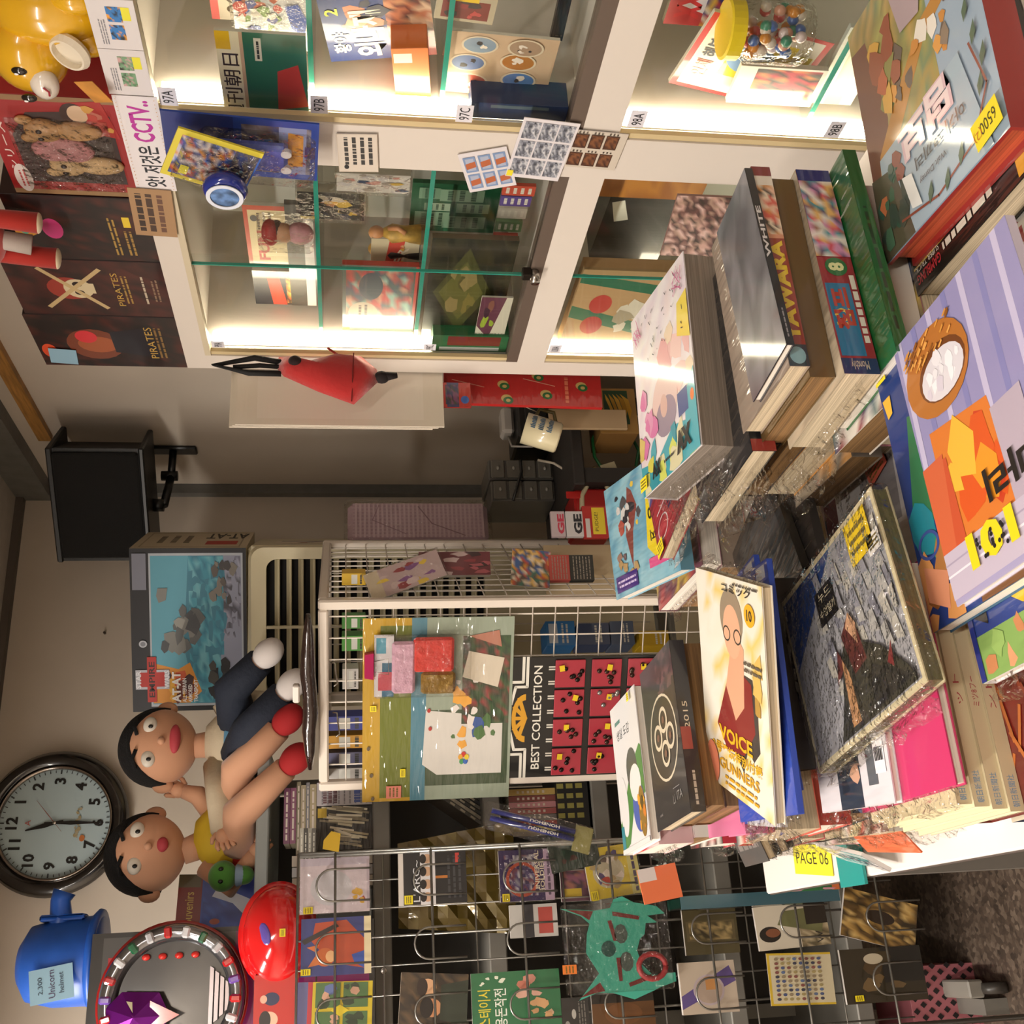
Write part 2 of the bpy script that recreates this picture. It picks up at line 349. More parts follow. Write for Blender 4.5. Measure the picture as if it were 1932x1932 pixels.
struct(MB().box(XL, XW, YW, YW + .12, 0, CEIL).build('wall_back', WALLP))
struct(MB().box(XW, XW + .12, Y0, YW, 0, CEIL).build('wall_right', WALLP))
struct(MB().box(XL - .12, XL, Y0, YW, 0, CEIL).build('wall_left', WALLP))
struct(MB().box(XL, XW, Y0 - .12, Y0, 0, CEIL).build('wall_front', WALLP))
GT = mat('#6d6c68', .5, noise=.1)
struct(MB().box(XW - .05, XW, Y0, YW, CEIL - .11, CEIL).build('trim_1', GT))                 # grey beam along the top of the right wall
struct(MB().box(XW - .035, XW, YW - .035, YW, 0, CEIL - .11).build('trim_2', GT))            # grey corner strip
struct(MB().box(XL, XW - .05, YW - .03, YW, CEIL - .025, CEIL).build('trim_3', mat('#5d554e', .6)))
struct(MB().box(XW - .02, XW, 1.2, 3.2, 2.452, 2.492).build('trim_4', mat('#a9793c', .5, noise=.3, nscale=12, stretch=(1, 1, 12))))
tag(MB().tube([onY(198, 1195, YW - .0) + Vector((0, -.012, 0)), onY(198, 1195, YW)], .004, 8).build('nail', mat('#3a3026', .5)), 'small dark nail in the bare back wall', 'nail')
# ceiling lamps (overhead, out of the picture)
for i, (x, y, w_) in enumerate(LAMPS):
    t = thing('ceiling_lamp', 'tube lamp on the ceiling ' + ('above the wire rack', 'left of the photographer', 'behind the photographer')[i], 'lamp', (x, y, CEIL))
    MB().box(-.1, .1, -.62, .62, -.05, 0, .01).build('housing', WHITE, t)
# ================================================================== glass display cabinets on the right
PANEL = mat('#d9cfc4', .45); INNER = mat('#d9d6cc', .55)
ZT, ZTI, ZA, ZB, ZR, ZR2, ZL = 1.882, 1.840, 1.605, 1.405, 1.204, 1.180, 1.120
LED = mat('#fff0d2', .5, emit=34)
def cabinet(label, y0, y1, p0, p1, tags):
    """y0 near end, y1 far end, p0/p1 panel thickness at each end"""
    o = thing('display_cabinet', label, 'cabinet', (XC, (y0 + y1) / 2, 0), 'glass display cabinets along the right wall'); yc = (y0 + y1) / 2
    a, b = y0 - yc, y1 - yc; D = XW - XC - .004; ia, ib = a + p0, b - p1
    MB().box(0, D, ib, b, 0, ZT).box(0, D, a, ia, 0, ZT).build('side_panel', PANEL, o)
    MB().box(0, D, ia, ib, ZTI, ZT).build('top_panel', PANEL, o)
    MB().box(0, D, ia, ib, ZL, ZR2).build('middle_panel', PANEL, o)
    MB().box(0, D, ia, ib, .05, .32).build('plinth', PANEL, o)
    MB().box(D - .012, D, ia, ib, .32, ZTI).build('back_panel', INNER, o)
    MB().box(.0, .03, ia, ib, ZR2, ZR).build('door_track', mat('#76675c', .4, metal=.4), o)
    MB().box(.0, .02, ia, ib, ZTI - .012, ZTI).build('door_track', mat('#cfc2a6', .4), o)
    for z in (ZA, ZB, .8, .55):
        g = MB().box(.05, D - .03, ia + .002, ib - .002, z - .008, z).build('glass_shelf', GLASS, o)
        MB().box(.048, .05, ia + .002, ib - .002, z - .008, z).build('shelf_edge', GEDGE, g)
    for (z0, z1) in ((ZR, ZTI - .012), (.34, ZL)):
        mid = (ia + ib) / 2 - .018
        for k, (u, v, x) in enumerate(((ia, mid + .006, .006), (mid - .006, ib, .016))):
            d = MB().box(x, x + .005, u, v, z0, z1).build('glass_door', GLASS, o)
            yy = v if k == 0 else u
            if k == 0: MB().box(x - .001, x + .005, yy - .0012, yy + .0012, z0, z1).build('door_edge', GEDGE, d)
        MB().box(.003, .012, ib - .012, ib - .001, z0, z1).build('front_bead', mat('#cdb88c', .5), o)
        l = MB().box(.030, .052, ib - .014, ib - .002, z0 + .01, z1 - .004).build('led_strip', LED, o)
        MB().box(.026, .056, ib - .002, ib, z0, z1).build('led_channel', WHITE, l)
    for t_, X, Y, ww in tags:
        p = onX(X, Y, XC - .002); s = MB().box(-.0006, 0, -ww / 2, ww / 2, -.013, .013).build('shelf_tag', mat('#dedae0', .5), o)
        s.location = (p.x - XC + .008 , p.y - yc, p.z)
        P().text(t_, .5, .5, .62, '#202024', w=.7).build(ww, .026, s, 'lettering', PAPER, frame((-.0007, 0, 0), (0, -1, 0), (0, 0, 1)))
    return o
cabinet('white glass fronted cabinet with shelf tags 97 and 98, nearest the camera', .55, 1.385, .04, .05,
        [('97A', 316, 190, .036), ('97B', 602, 205, .036), ('97C', 877, 222, .036), ('98A', 1204, 232, .036), ('98B', 1577, 252, .036)])
cabinet('white glass fronted cabinet with shelf tags 99 and 100 at the far end', 1.385, 2.09, .045, .053,
        [('99A', 411, 656, .024), ('99C', 811, 661, .024), ('100A', 1048, 664, .03)])
# lock on the far cabinet
t = thing('cabinet_lock', 'chrome lock cylinder on the sliding glass of the far cabinet', 'lock', onX(1008, 512, XC) + Vector((-.004, 0, -.012)))
MB().tube([(.01, 0, .012), (-.022, 0, .012)], .009, 14).build('cylinder', CHROME, t, True)
MB().box(-.012, .008, -.009, .009, .018, .036, .002).build('clasp', mat('#3a332e', .35, metal=.8), t)
# ================================================================== things on top of the cabinets
def base_frame(fr, w, h, z):
    """move an upright frame so that the sheet's lower edge rests at height z"""
    M = fr.copy(); M[2][3] = z + h / 2; return M
def stand_x(X0, Y0_, Y1_, x, zb, Xm=None, yaw=0):
    """frame, w, h of an upright thing at plane x that stands on height zb; X0 = photo x of its top"""
    Xm = Xm or X0; a = onX(Xm, Y0_, x); b = onX(Xm, Y1_, x); zt = onX(X0, (Y0_ + Y1_) / 2, x).z; w = abs(a.y - b.y); h = zt - zb
    fr = frame((x, (a.y + b.y) / 2, zb + h / 2), (math.sin(math.radians(yaw)), -math.cos(math.radians(yaw)), 0), (0, 0, 1)); return fr, w, h
ZT1 = ZT
DK = ['#2a0f0d', '#3c130e', '#170a09', '#4a1a10', '#260d0b', '#190c0e', '#120808']
# dark film boxes
fr, w, h = stand_x(66, 597, 690, 1.26, ZT1, 200)
pr = P('#2c1210').mosaic(0, 0, 1, 1, 7, 9, DK, 3).ell(.45, .62, .3, .18, '#7a3a22').ell(.45, .6, .16, .13, '#a8562f').poly([(.2, .2), (.8, .25), (.7, .5), (.3, .5)], '#1a1420').ell(.3, .93, .14, .05, '#e0502a').ell(.6, .66, .12, .07, '#d8303a')
pr.text('PIRATES', .5, .25, .05, '#c9a24a', w=.62).lines(.2, .16, .8, .22, 2, '#8c6a34', 2)
t = carton('film_box', 'dark red boxed film set with a pale blue note, at the cabinet top end', 'box', fr, w, h, .11, '#2a0f0e', pr, m=GLOSSY, group='dark film boxes on the cabinet top')
n = MB().box(-.03, .03, -.028, .028, 0, .0006).build('price_note', mat('#8fb6cc', .6), t); n.matrix_local = Matrix.Translation((-.07 + .012, h - .045, .003)) @ Matrix.Rotation(-.12, 4, 'Z')
P().lines(.1, .12, .9, .9, 4, '#2c3c50', 4).build(.06, .056, n, 'lettering', PAPER)
fr, w, h = stand_x(24, 492, 594, 1.26, ZT1, 170)
pr = P('#34120f').mosaic(0, 0, 1, 1, 6, 8, ['#34120f', '#431814', '#260e0d', '#4c1c16', '#3a1512'], 5)
pr.ell(.5, .66, .2, .13, '#9c3428').ell(.5, .6, .17, .09, '#d8c6a0').ell(.43, .6, .045, .03, '#24100e').ell(.58, .6, .045, .03, '#24100e').rect(.42, .5, .6, .54, '#d8c6a0').line([(.15, .82), (.85, .44)], .05, '#c9ae7e').line([(.15, .46), (.85, .8)], .05, '#c9ae7e')
pr.text('PIRATES', .5, .36, .04, '#c9a24a', w=.6).lines(.25, .28, .75, .33, 2, '#a88440', 2).lines(.25, .18, .75, .21, 1, '#c8b8a0', 6).lines(.3, .1, .7, .15, 2, '#8c7058', 3)
carton('film_box', 'maroon boxed film set with a skull and crossed bones', 'box', fr, w, h, .11, '#2a0f0e', pr, m=GLOSSY, group='dark film boxes on the cabinet top')
fr, w, h = stand_x(26, 372, 489, 1.26, ZT1, 150)
pr = P('#331310').mosaic(0, 0, 1, 1, 8, 8, DK, 8).poly([(.28, 1), (.72, 1), (.6, .86), (.4, .86)], '#e8a02a').ell(.52, .93, .12, .04, '#58c0a0').ell(.5, .74, .16, .07, '#e0408c').rect(.56, .2, .72, .25, '#e8c832').lines(.1, .3, .7, .36, 2, '#b08c40', 5).lines(.1, .2, .5, .27, 2, '#a88440', 2)
carton('film_box', 'dark boxed film set with a rainbow flash beside the red doll box', 'box', fr, w, h, .11, '#2a0f0e', pr, m=GLOSSY, group='dark film boxes on the cabinet top')
# red doll box with window
fr, w, h = stand_x(-6, 183, 366, 1.262, ZT1, 120)
pr = P('#a01a1c').rect(0, 0, 1, .06, '#b08a50').rect(0, .06, 1, .075, '#7c1214').rect(.0, 0, .05, 1, '#96724a').rect(.95, 0, 1, 1, '#96724a')
pr.poly([(.14, .16), (.84, .16), (.88, .3), (.84, .72), (.62, .86), (.14, .86)], '#3a2a2c')
pr.text('シリーズ', .5, .93, .06, '#f0dcd4', w=.5, bold=.01).ell(.17, .9, .15, .06, '#e8dcd8').lines(.08, .87, .26, .93, 2, '#c05050', 3).poly([(.62, .12), (.98, .2), (.95, .44), (.7, .42)], '#b02420').ell(.84, .4, .11, .09, '#3c201a').ell(.85, .37, .08, .07, '#e0c0a0').blobs(.66, .16, .94, .3, 7, .03, .06, ['#c87060', '#d8a04c', '#c84a40'], 5)
t = carton('doll_box', 'bright red doll box with a big clear window and two pale dolls', 'box', fr, w, h, .1, '#b41e1e', pr, m=GLOSSY)
T = Matrix.Translation((0, h / 2, 0))
for (cx, cy, k) in ((-.035, -.02, 0), (.045, .0, 1)):
    d = MB().ell((cx, h / 2 + cy + .03, .004), (.024, .03, .012)).ell((cx, h / 2 + cy - .02, .003), (.02, .04, .01)).ell((cx - .02, h / 2 + cy + .055, .003), (.009, .014, .006)).ell((cx + .02, h / 2 + cy + .055, .003), (.009, .014, .006)).build('doll', mat(('#d9b88a', '#c79a66')[k], .6, noise=.2, nscale=40), t, True)
    MB().ell((cx - .008, h / 2 + cy + .034, .015), (.004, .005, .003)).ell((cx + .008, h / 2 + cy + .034, .015), (.004, .005, .003)).build('eyes', mat('#2a1c18', .3), d)
MB().ell((.0, h / 2 + .01, .004), (.03, .05, .01)).build('pink_dress', mat('#c88a90', .6, noise=.3), t, True)
MB().box(-.36 * w, .36 * w, .17 * h, .85 * h, .016, .018).build('clear_window', BAG, t)
# a second red box behind the yellow animal
fr, w, h = stand_x(-30, 40, 176, 1.375, ZT1, 110)
pr = P('#7c1416').rect(.2, .2, .9, .62, '#c8b8a8').mosaic(.23, .23, .87, .59, 5, 4, ['#7a4a40', '#a06a58', '#503230', '#c09a88'], 4)
carton('doll_box', 'dark red box standing behind the yellow animal bank', 'box', fr, w, h, .1, '#7c1416', pr, m=GLOSSY)
# yellow animal coin bank
c = onX(52, 92, 1.235); zb = ZT1
YEL = mat('#e8b21c', .22, coat=1, noise=.08, nscale=8)
t = thing('animal_bank', 'glossy yellow plastic animal bank with a white muzzle', 'toy', (1.24, c.y - .03, zb))
b = MB(); hy, hz = .035, c.z - zb
b.ell((0.02, -.035, .075), (.06, .06, .085), 20, 14).ell((0, hy, hz), (.056, .062, .055), 24, 16)
b.ell((.01, hy + .045, hz + .05), (.018, .012, .03), 12, 8).ell((.01, hy - .05, hz + .045), (.018, .014, .03), 12, 8)
b.ell((-.01, -.07, .03), (.022, .022, .035), 12, 8).ell((-.01, 0.005, .03), (.022, .022, .035), 12, 8).ell((.03, -.09, .07), (.02, .03, .05), 12, 8)
o = b.build('body', YEL, t, True)
MB().ell((-.047, hy + .016, hz - .022), (.018, .026, .02), 16, 10).build('muzzle', mat('#efe6da', .3, coat=1), t, True)
mo = MB().tube([(-.0655, hy + .005, hz - .025), (-.0662, hy + .012, hz - .031), (-.0655, hy + .02, hz - .03)], .0015, 6).build('mouth', mat('#a83040', .4), t)
for s in (-1, 1):
    e = MB().ell((-.053, hy + .014 + s * .026, hz + .004), (.005, .007, .011), 12, 8).build('eye', mat('#16100c', .15, coat=1), t, True)
    MB().ell((-.0575, hy + .016 + s * .026, hz + .008), (.001, .002, .003), 8, 6).build('glint', mat('#ffffff', .3), e)
MB().lathe([(.0, .0), (.028, 0), (.03, .006), (.025, .014), (.022, .014), (.022, .004), (0, .004)], 24, Matrix.Translation((-.035, -.005, hz - .07)) @ Matrix.Rotation(-1.2, 4, 'Y')).build('collar', mat('#eadfca', .4), t)
tg = MB().box(-.001, 0, -.022, .022, -.035, .0).build('paper_tag', mat('#c98a3c', .7, noise=.2), t); tg.matrix_local = Matrix.Translation((-.05, .06, .04)) @ Matrix.Rotation(-.5, 4, 'X') @ Matrix.Rotation(.35, 4, 'Y')
# red plush legs hanging over the boxes
t = thing('plush_toy', 'plush toy with red legs and cream soles lying on the dark boxes', 'toy', onX(20, 470, 1.2) + Vector((0, 0, .02)))
LM = t.matrix_world.inverted()
RED = mat('#b8281c', .8, sheen=.4); CRM = mat('#e6d4b4', .8, sheen=.3); PW = mat('#c9beb6', .8)
for (xa, ya, xb, yb, r, mm, nm) in ((0, 412, 72, 421, .018, RED, 'leg'), (0, 478, 108, 488, .019, RED, 'leg'), (0, 448, 60, 462, .018, PW, 'arm')):
    a = LM @ onX(xa - 60, ya - 6, 1.2); bb = LM @ onX(xb, yb, 1.2); d = (bb - a).normalized()
    o = MB().tube([a, a.lerp(bb, .5), bb], [r * .75, r * .9, r], 16).build(nm, mm, t, True)
    if mm is RED: MB().ell(bb, (.007, r * 1.0, r * 1.0), 14, 8, d.to_track_quat('X', 'Z').to_matrix().to_4x4()).build('sole', CRM, o, True)
a = LM @ onX(-60, 445, 1.2); MB().ell(a, (.05, .08, .06)).build('torso', RED, t, True)
# paper strips on the cabinet's top edge
def fascia(name, label, cat, X0, Y0_, X1, Y1_, pr, edge='#d6d0ce', tilt=0, x=XC - .003, m=PAPER, rot=None):
    fr, w, h = FX(X0, Y0_, X1, Y1_, x, rot or 0); return card(name, label, cat, fr, w, h, pr, .0008, edge, m)
def strip(Ya, Yb, z0, z1):
    """frame of a sheet stuck on the fascia between photo rows Ya..Yb"""
    ya = onX(230, Ya, XC - .003).y; yb = onX(230, Yb, XC - .003).y
    return frame((XC - .003, (ya + yb) / 2, (z0 + z1) / 2), (0, -1, 0), (0, 0, 1)), abs(ya - yb), z1 - z0
for k, (Ya, Yb, lab, pics) in enumerate(((0, 93, 'white price sheet with two blue toy pictures on the cabinet edge', ['#2f7ac0', '#e8a030', '#2f7ac0', '#202830']), (94, 178, 'white price sheet with two green toy pictures on the cabinet edge', ['#7aa07c', '#c8a0a0', '#3c3c34', '#5c8a60']))):
    fr, w, h = strip(Ya, Yb, 1.828, 1.89); pr = P('#dcd6d6')
    for j in (0, 1): pr.rect(.2 + .36 * j, .3, .5 + .36 * j, .62, pics[0]).mosaic(.2 + .36 * j, .3, .5 + .36 * j, .62, 3, 3, pics, 3 + j + k * 5, .75)
    pr.rect(.6, .12, .86, .3, '#e8e030').lines(.1, .68, .6, .84, 3, '#8c8a90', 5 + k)
    card('price_sheet', lab, 'sheet', fr, w, h, pr, .0008, '#dcd6d6', PAPER)
fr, w, h = strip(180, 356, 1.824, 1.888)
pr = P('#e6e0e2').text('앗! 저것은', .27, .47, .5, '#20242c', w=.46, bold=.02).text('CCTV..', .75, .48, .5, '#b82c9a', w=.42, bold=.03)
for k in range(26): pr.ell(.02 + k * .0384, .93, .004, .015, '#d0a060', 6).ell(.02 + k * .0384, .07, .004, .015, '#d0a060', 6)
card('cctv_sign', 'white handwritten CCTV sign stuck on the cabinet edge', 'sign', fr, w, h, pr, .0008, '#e6e0e2', PAPER)
fr, w, h = strip(352, 440, 1.836, 1.905); fr = fr @ Matrix.Translation((0, .0, .003)) @ Matrix.Rotation(-.05, 4, 'Z')
pr = P('#a8845e').lines(.1, .7, .9, .88, 1, '#3c2c22', 3, .8).lines(.1, .46, .9, .64, 1, '#4a362a', 5, .8).lines(.1, .22, .9, .38, 1, '#6a4a3a', 7, .8)
card('handwritten_note', 'brown kraft note with handwriting on the cabinet edge', 'note', fr, w, h, pr, .0008, '#b08e68', PAPER)
# sheets on the cabinet posts
def post(name, label, X0, Y0_, X1, Y1_, pr, rot=0, x=XC - .004, edge='#d4ccca', t=.0008, cat='sheet', group=None):
    fr, w, h = FX(X0, Y0_, X1, Y1_, x, rot); return card(name, label, cat, fr, w, h, pr, t, edge, PAPER, group)
pr = P('#cdbfae').rect(.02, .02, .98, .98, '#d6cabb')
for k in range(4): pr.lines(.2, .72 - .2 * k, .92, .84 - .2 * k, 1, '#3c3a38', k + 3, .8)
pr.ell(.14, .8, .06, .06, '#2a2a2a')
post('handwritten_note', 'square cream note with four handwritten lines on the cabinet post', 637, 253, 713, 324, pr, 3)
pr = P('#dad4d6')
for i in range(2):
    for j in range(3): pr.rect(.08 + .44 * i, .06 + .31 * j, .46 + .44 * i, .31 + .31 * j, '#7c93b8').rect(.12 + .44 * i, .1 + .31 * j, .42 + .44 * i, .27 + .31 * j, '#a9b0c4').poly([(.2 + .44 * i, .08 + .31 * j), (.34 + .44 * i, .08 + .31 * j), (.3 + .44 * i, .29 + .31 * j), (.16 + .44 * i, .29 + .31 * j)], '#b4623c')
post('stamp_sheet', 'tilted stamp sheet of six blue and orange stamps on the cabinet post', 874, 283, 966, 357, pr, 18, XC - .0035, group='stamp sheets on the cabinet post')
pr = P('#dcd6d8')
for i in range(3):
    for j in range(3): pr.rect(.06 + .31 * i, .05 + .31 * j, .33 + .31 * i, .33 + .31 * j, '#8c8e98').mosaic(.06 + .31 * i, .05 + .31 * j, .33 + .31 * i, .33 + .31 * j, 4, 4, ['#3a3c44', '#a9acb4', '#6c6e78', '#c8c8cc'], 3, .8)
pr.rect(.02, .88, .12, .99, '#e8d830')
post('stamp_sheet', 'stamp sheet of nine grey stamps on the cabinet post', 969, 227, 1075, 337, pr, -5, XC - .0052, group='stamp sheets on the cabinet post')
pr = P('#ccc0b0')
for i in range(2):
    for j in range(3): pr.rect(.06 + .5 * i, .14 + .28 * j, .42 + .5 * i, .38 + .28 * j, '#4a2c1c').mosaic(.08 + .5 * i, .16 + .28 * j, .4 + .5 * i, .36 + .28 * j, 3, 2, ['#3a2014', '#6a4028', '#80502f', '#54301e'], 2).lines(.44 + .5 * i, .16 + .28 * j, .49 + .5 * i, .36 + .28 * j, 3, '#40342a', 2)
post('stamp_sheet', 'stamp sheet of six brown stamps on the cabinet post', 1070, 249, 1174, 317, pr, -3, XC - .004, group='stamp sheets on the cabinet post')
# blister packed toys hanging at the cabinet corner
fr, w, h = FX(312, 222, 600, 330, XC - .05, -3)
pr = P('#20409a').rect(0, .55, 1, 1, '#1c2f78').mosaic(.1, .05, .9, .5, 5, 6, ['#2a3468', '#5a4a48', '#7c7078', '#3c4478', '#8a8490'], 6).rect(.1, .08, .9, .26, '#8c96c4').poly([(.25, .1), (.78, .1), (.82, .2), (.22, .2)], '#d8962c').rect(.35, .3, .68, .4, '#2f78c8').rect(.4, .02, .6, .09, '#3a2870').ell(.4, .72, .18, .06, '#d8a42c').poly([(.3, .74), (.55, .7), (.62, .62), (.3, .64)], '#c8902c')
t = card('toy_blister', 'blue carded vehicle toy with a clear blister hanging at the cabinet corner', 'toy', fr, w, h, pr, .003, '#20409a', GLOSSY)
MB().box(-w * .42, w * .42, -h * .48, h * .28, .001, .034, .012).build('blister', BAG, t)
v = MB().box(-w * .22, w * .22, -h * .3, h * .16, .004, .022, .006).build('toy_vehicle', mat('#3a4a9c', .3, coat=1, noise=.5, nscale=40), t)
for s in (-1, 1): MB().lathe([(.0, -.003), (.008, -.003), (.008, .003), (0, .003)], 16, Matrix.Translation((s * w * .14, -h * .29, .02))).build('wheel', mat('#c8c4c8', .3), v)
fr, w, h = FX(318, 262, 480, 352, XC - .11, -22)
pr = P('#2a5cb4').rect(0, .93, 1, 1, '#d8c83a').rect(.9, 0, 1, 1, '#d8c83a').rect(0, 0, .08, 1, '#d8c83a').mosaic(.08, .3, .9, .93, 6, 7, ['#2f62c0', '#b0442c', '#d8d0d0', '#24408c', '#d08a2c', '#3c3c50', '#c8c0c8'], 12).rect(.12, .72, .3, .82, '#e8e02c').mosaic(.1, .02, .9, .3, 4, 3, ['#6a6460', '#4a4450', '#24408c'], 4)
t = card('toy_blister', 'blue and yellow carded spinning top toy hanging in front of the cabinet', 'toy', fr, w, h, pr, .003, '#d8c83a', GLOSSY)
Mt = Matrix.Translation((-w * .2, -h * .22, .012))
MB().lathe([(0, 0), (.03, 0), (.033, .01), (.028, .022), (.024, .022)], 28, Mt).build('round_case', mat('#1c2f8c', .2, coat=1), t, True)
MB().lathe([(.021, .024), (.027, .024), (.027, .0255), (.021, .0255)], 28, Mt).build('white_ring', mat('#d8dce8', .3), t)
MB().lathe([(0, .0235), (.021, .0235)], 28, Mt).build('picture_disc', mat('#5a7aa8', .3, noise=.7, nscale=60), t)
MB().box(-w * .46, w * .46, -h * .46, h * .4, .001, .012, .005).build('blister', BAG, t)
# ================================================================== things inside the cabinets
def inx(name, label, X0, Y0_, X1, Y1_, x, pr, t=.004, cat='book', rot=0, edge='#d8d0c0', m=GLOSSY, zb=None, **k):
    lim = 1.325 if Y1_ < 320 else 2.028; yf = onX((X0 + X1) / 2, Y1_, x).y
    if yf > lim: x = max(1.224, x * lim / yf)
    fr, w, h = FX(X0, Y0_, X1, Y1_, x, rot)
    if zb is not None: fr[2][3] = zb + h / 2 + .001
    return card(name, label, cat, fr, w, h, pr, t, edge, m, **k)
pr = P('#2c6650').rect(0, .7, 1, 1, '#eadcbc').text('週刊朝日', .42, .86, .2, '#3c2a26', w=.72, bold=.01).rect(0, .7, 1, .74, '#c8a488').rect(.82, .84, 1, 1, '#e8b820').poly([(.25, .0), (.7, .1), (.62, .34), (.2, .36)], '#b43a34').rect(.72, .5, .95, .58, '#d8d0c0').lines(.74, .51, .93, .57, 1, '#303030', 2)
inx('old_magazine', 'green cover weekly magazine with a cream title band on the top shelf', 335, 58, 500, 232, 1.40, pr, .006, zb=ZA)
pr = P('#e9e6ea').ell(.5, .6, .34, .3, '#c8ccd4').blobs(.3, .4, .85, .95, 26, .05, .11, ['#c0562c', '#6a8a3c', '#343c8c', '#c03a2c', '#8a8a90', '#e0d8d0', '#284a9c'], 4).poly([(.25, .05), (.55, .0), (.8, .12), (.75, .3), (.4, .22)], '#2a50b4').rect(.02, .46, .28, .66, '#e8ee30')
inx('toy_bag', 'clear bag of small coloured toys and a blue dolphin on the top shelf', 440, -20, 578, 92, 1.30, pr, .012, 'toy', zb=ZA, bag=.004)
pr = P('#d8ccb8').ell(.35, .4, .14, .2, '#5a4a3a').ell(.68, .4, .14, .2, '#5a4a3a').ell(.35, .4, .09, .13, '#cbbca4').ell(.68, .4, .09, .13, '#cbbca4').rect(0, .8, 1, 1, '#d86c6a')
inx('glasses_card', 'pale card with a printed pair of glasses and pink note hanging high', 352, -25, 428, 34, 1.42, pr, .003, 'card', zb=ZA + .09)
pr = P('#2c3c74').poly([(0, .0), (.6, 0), (.6, .36), (0, .4)], '#c0342c').mosaic(.3, 0, 1, .42, 6, 4, ['#c88a60', '#b86a48', '#403030', '#d8b090', '#6a3028'], 3).blobs(.5, .4, .95, .8, 12, .05, .12, ['#d8a080', '#c07858', '#2a2a3c', '#503434'], 5)
pr.text('황야', .3, .86, .16, '#f0e6cc', w=.32, bold=.03).text('외나재', .42, .6, .3, '#f0e6cc', w=.72, bold=.04).text('2', .78, .9, .12, '#d8d83c', bold=.02).text('불나비', .25, .2, .2, '#24100e', w=.4)
inx('comic_book', 'blue and red paperback with huge cream title on the middle shelf', 648, -8, 856, 112, 1.31, pr, .03, rot=10, zb=ZB + .012, edge='#efe8dc')
carton('orange_box', 'long orange slip box lying on the middle shelf', 'box', frame(Vector((1.262, onX(762, 138, 1.262).y, ZB + .045)), (0, -1, .12), (0, .12, 1)), .1, .055, .1, '#d8722c', P('#d8722c').rect(.72, .45, .9, .95, '#e8d8c0'))
pr = P('#c8a888')
for i, (x, y, c) in enumerate(((.2, .75, '#b4503c'), (.52, .8, '#6a7aa0'), (.82, .72, '#8a98a8'), (.3, .3, '#5a7ab0'), (.6, .34, '#b07030'), (.84, .3, '#a88a70'))): pr.ell(x, y, .14, .17, '#d8c4a8').ell(x, y, .12, .15, c).blobs(x - .06, y - .06, x + .06, y + .06, 5, .02, .05, ['#e8d8c8', '#403838', c], i)
inx('badge_board', 'tan board with six oval picture badges on the bottom shelf', 888, 70, 1090, 182, 1.29, pr, .006, 'board', zb=ZR + .028, rot=-2)
pr = P('#b8a88c').rect(.1, .1, .75, .9, '#7c3028').blobs(.15, .2, .7, .8, 7, .06, .14, ['#c04a44', '#90302c', '#40302c'], 2).rect(.72, .3, 1, .95, '#e8c020')
inx('picture_card', 'red picture card with a yellow price note on the bottom shelf', 872, -8, 985, 44, 1.27, pr, .004, 'card', rot=-4, zb=ZR + .13)
inx('blue_box', 'flat dark blue box lying under the badge board', 895, 198, 1078, 226, 1.285, P('#24365c').rect(.7, .2, .9, .8, '#5a6a74'), .05, 'box', edge='#24365c', zb=ZR)
for k, (X, c_) in enumerate(((975, '#4a3428'), (1003, '#6a4a34'), (1030, '#3a2c24'))):
    inx('framed_photo', ('leftmost', 'middle', 'rightmost')[k] + ' of three brown frames leaning at the near end of the bottom shelf', X, -20, X + 24, 72, 1.36 , P('#3a342e').mosaic(.1, .1, .9, .9, 2, 5, ['#5a4a3c', '#7c6850', '#2c2826', '#8a7a6a'], k), .012, 'frame', edge=c_, zb=ZR)
# lower near cabinet
pr = P('#d8cbb8').rect(0, 0, 1, .05, '#b42a2c').rect(0, .95, 1, 1, '#b42a2c').rect(0, 0, .045, 1, '#b42a2c').rect(.955, 0, 1, 1, '#b42a2c').rect(.27, .22, .83, .7, '#e0c03a')
pr.ell(.55, .52, .2, .19, '#7c9cc0').ell(.49, .36, .1, .1, '#6a8cb4').rect(.42, .28, .56, .36, '#8cacc8').ell(.47, .46, .05, .045, '#3c5474').ell(.62, .6, .1, .08, '#9ab6d0').rect(.27, .07, .75, .17, '#b8a83a')
pr.text('인체', .3, .84, .13, '#c8523c', w=.22, bold=.02).text('해부도', .64, .84, .13, '#30343c', w=.36, bold=.02)
inx('anatomy_book', 'red edged anatomy picture book with a blue skull on yellow', 1290, 52, 1540, 182, 1.30, pr, .008, rot=-12)
pr = P('#b43038').poly([(.2, .3), (.5, .9), (.8, .4)], '#d8d0d8').mosaic(0, 0, 1, .5, 5, 3, ['#2a3478', '#c8a040', '#b8303a', '#d8c8b8'], 2).text('XX', .45, .72, .34, '#c42c34', w=.6, bold=.05)
inx('comic_magazine', 'comic magazine with bold red lettering behind the candy jar', 1262, -30, 1402, 48, 1.37, pr, .01)
pr = P('#d8d0c4').mosaic(.05, .05, .95, .8, 6, 4, ['#302c30', '#c87c50', '#5a5450', '#a83040'], 6)
inx('comic_book', 'dark paperback lying below the anatomy book', 1382, 130, 1548, 196, 1.27, pr, .01)
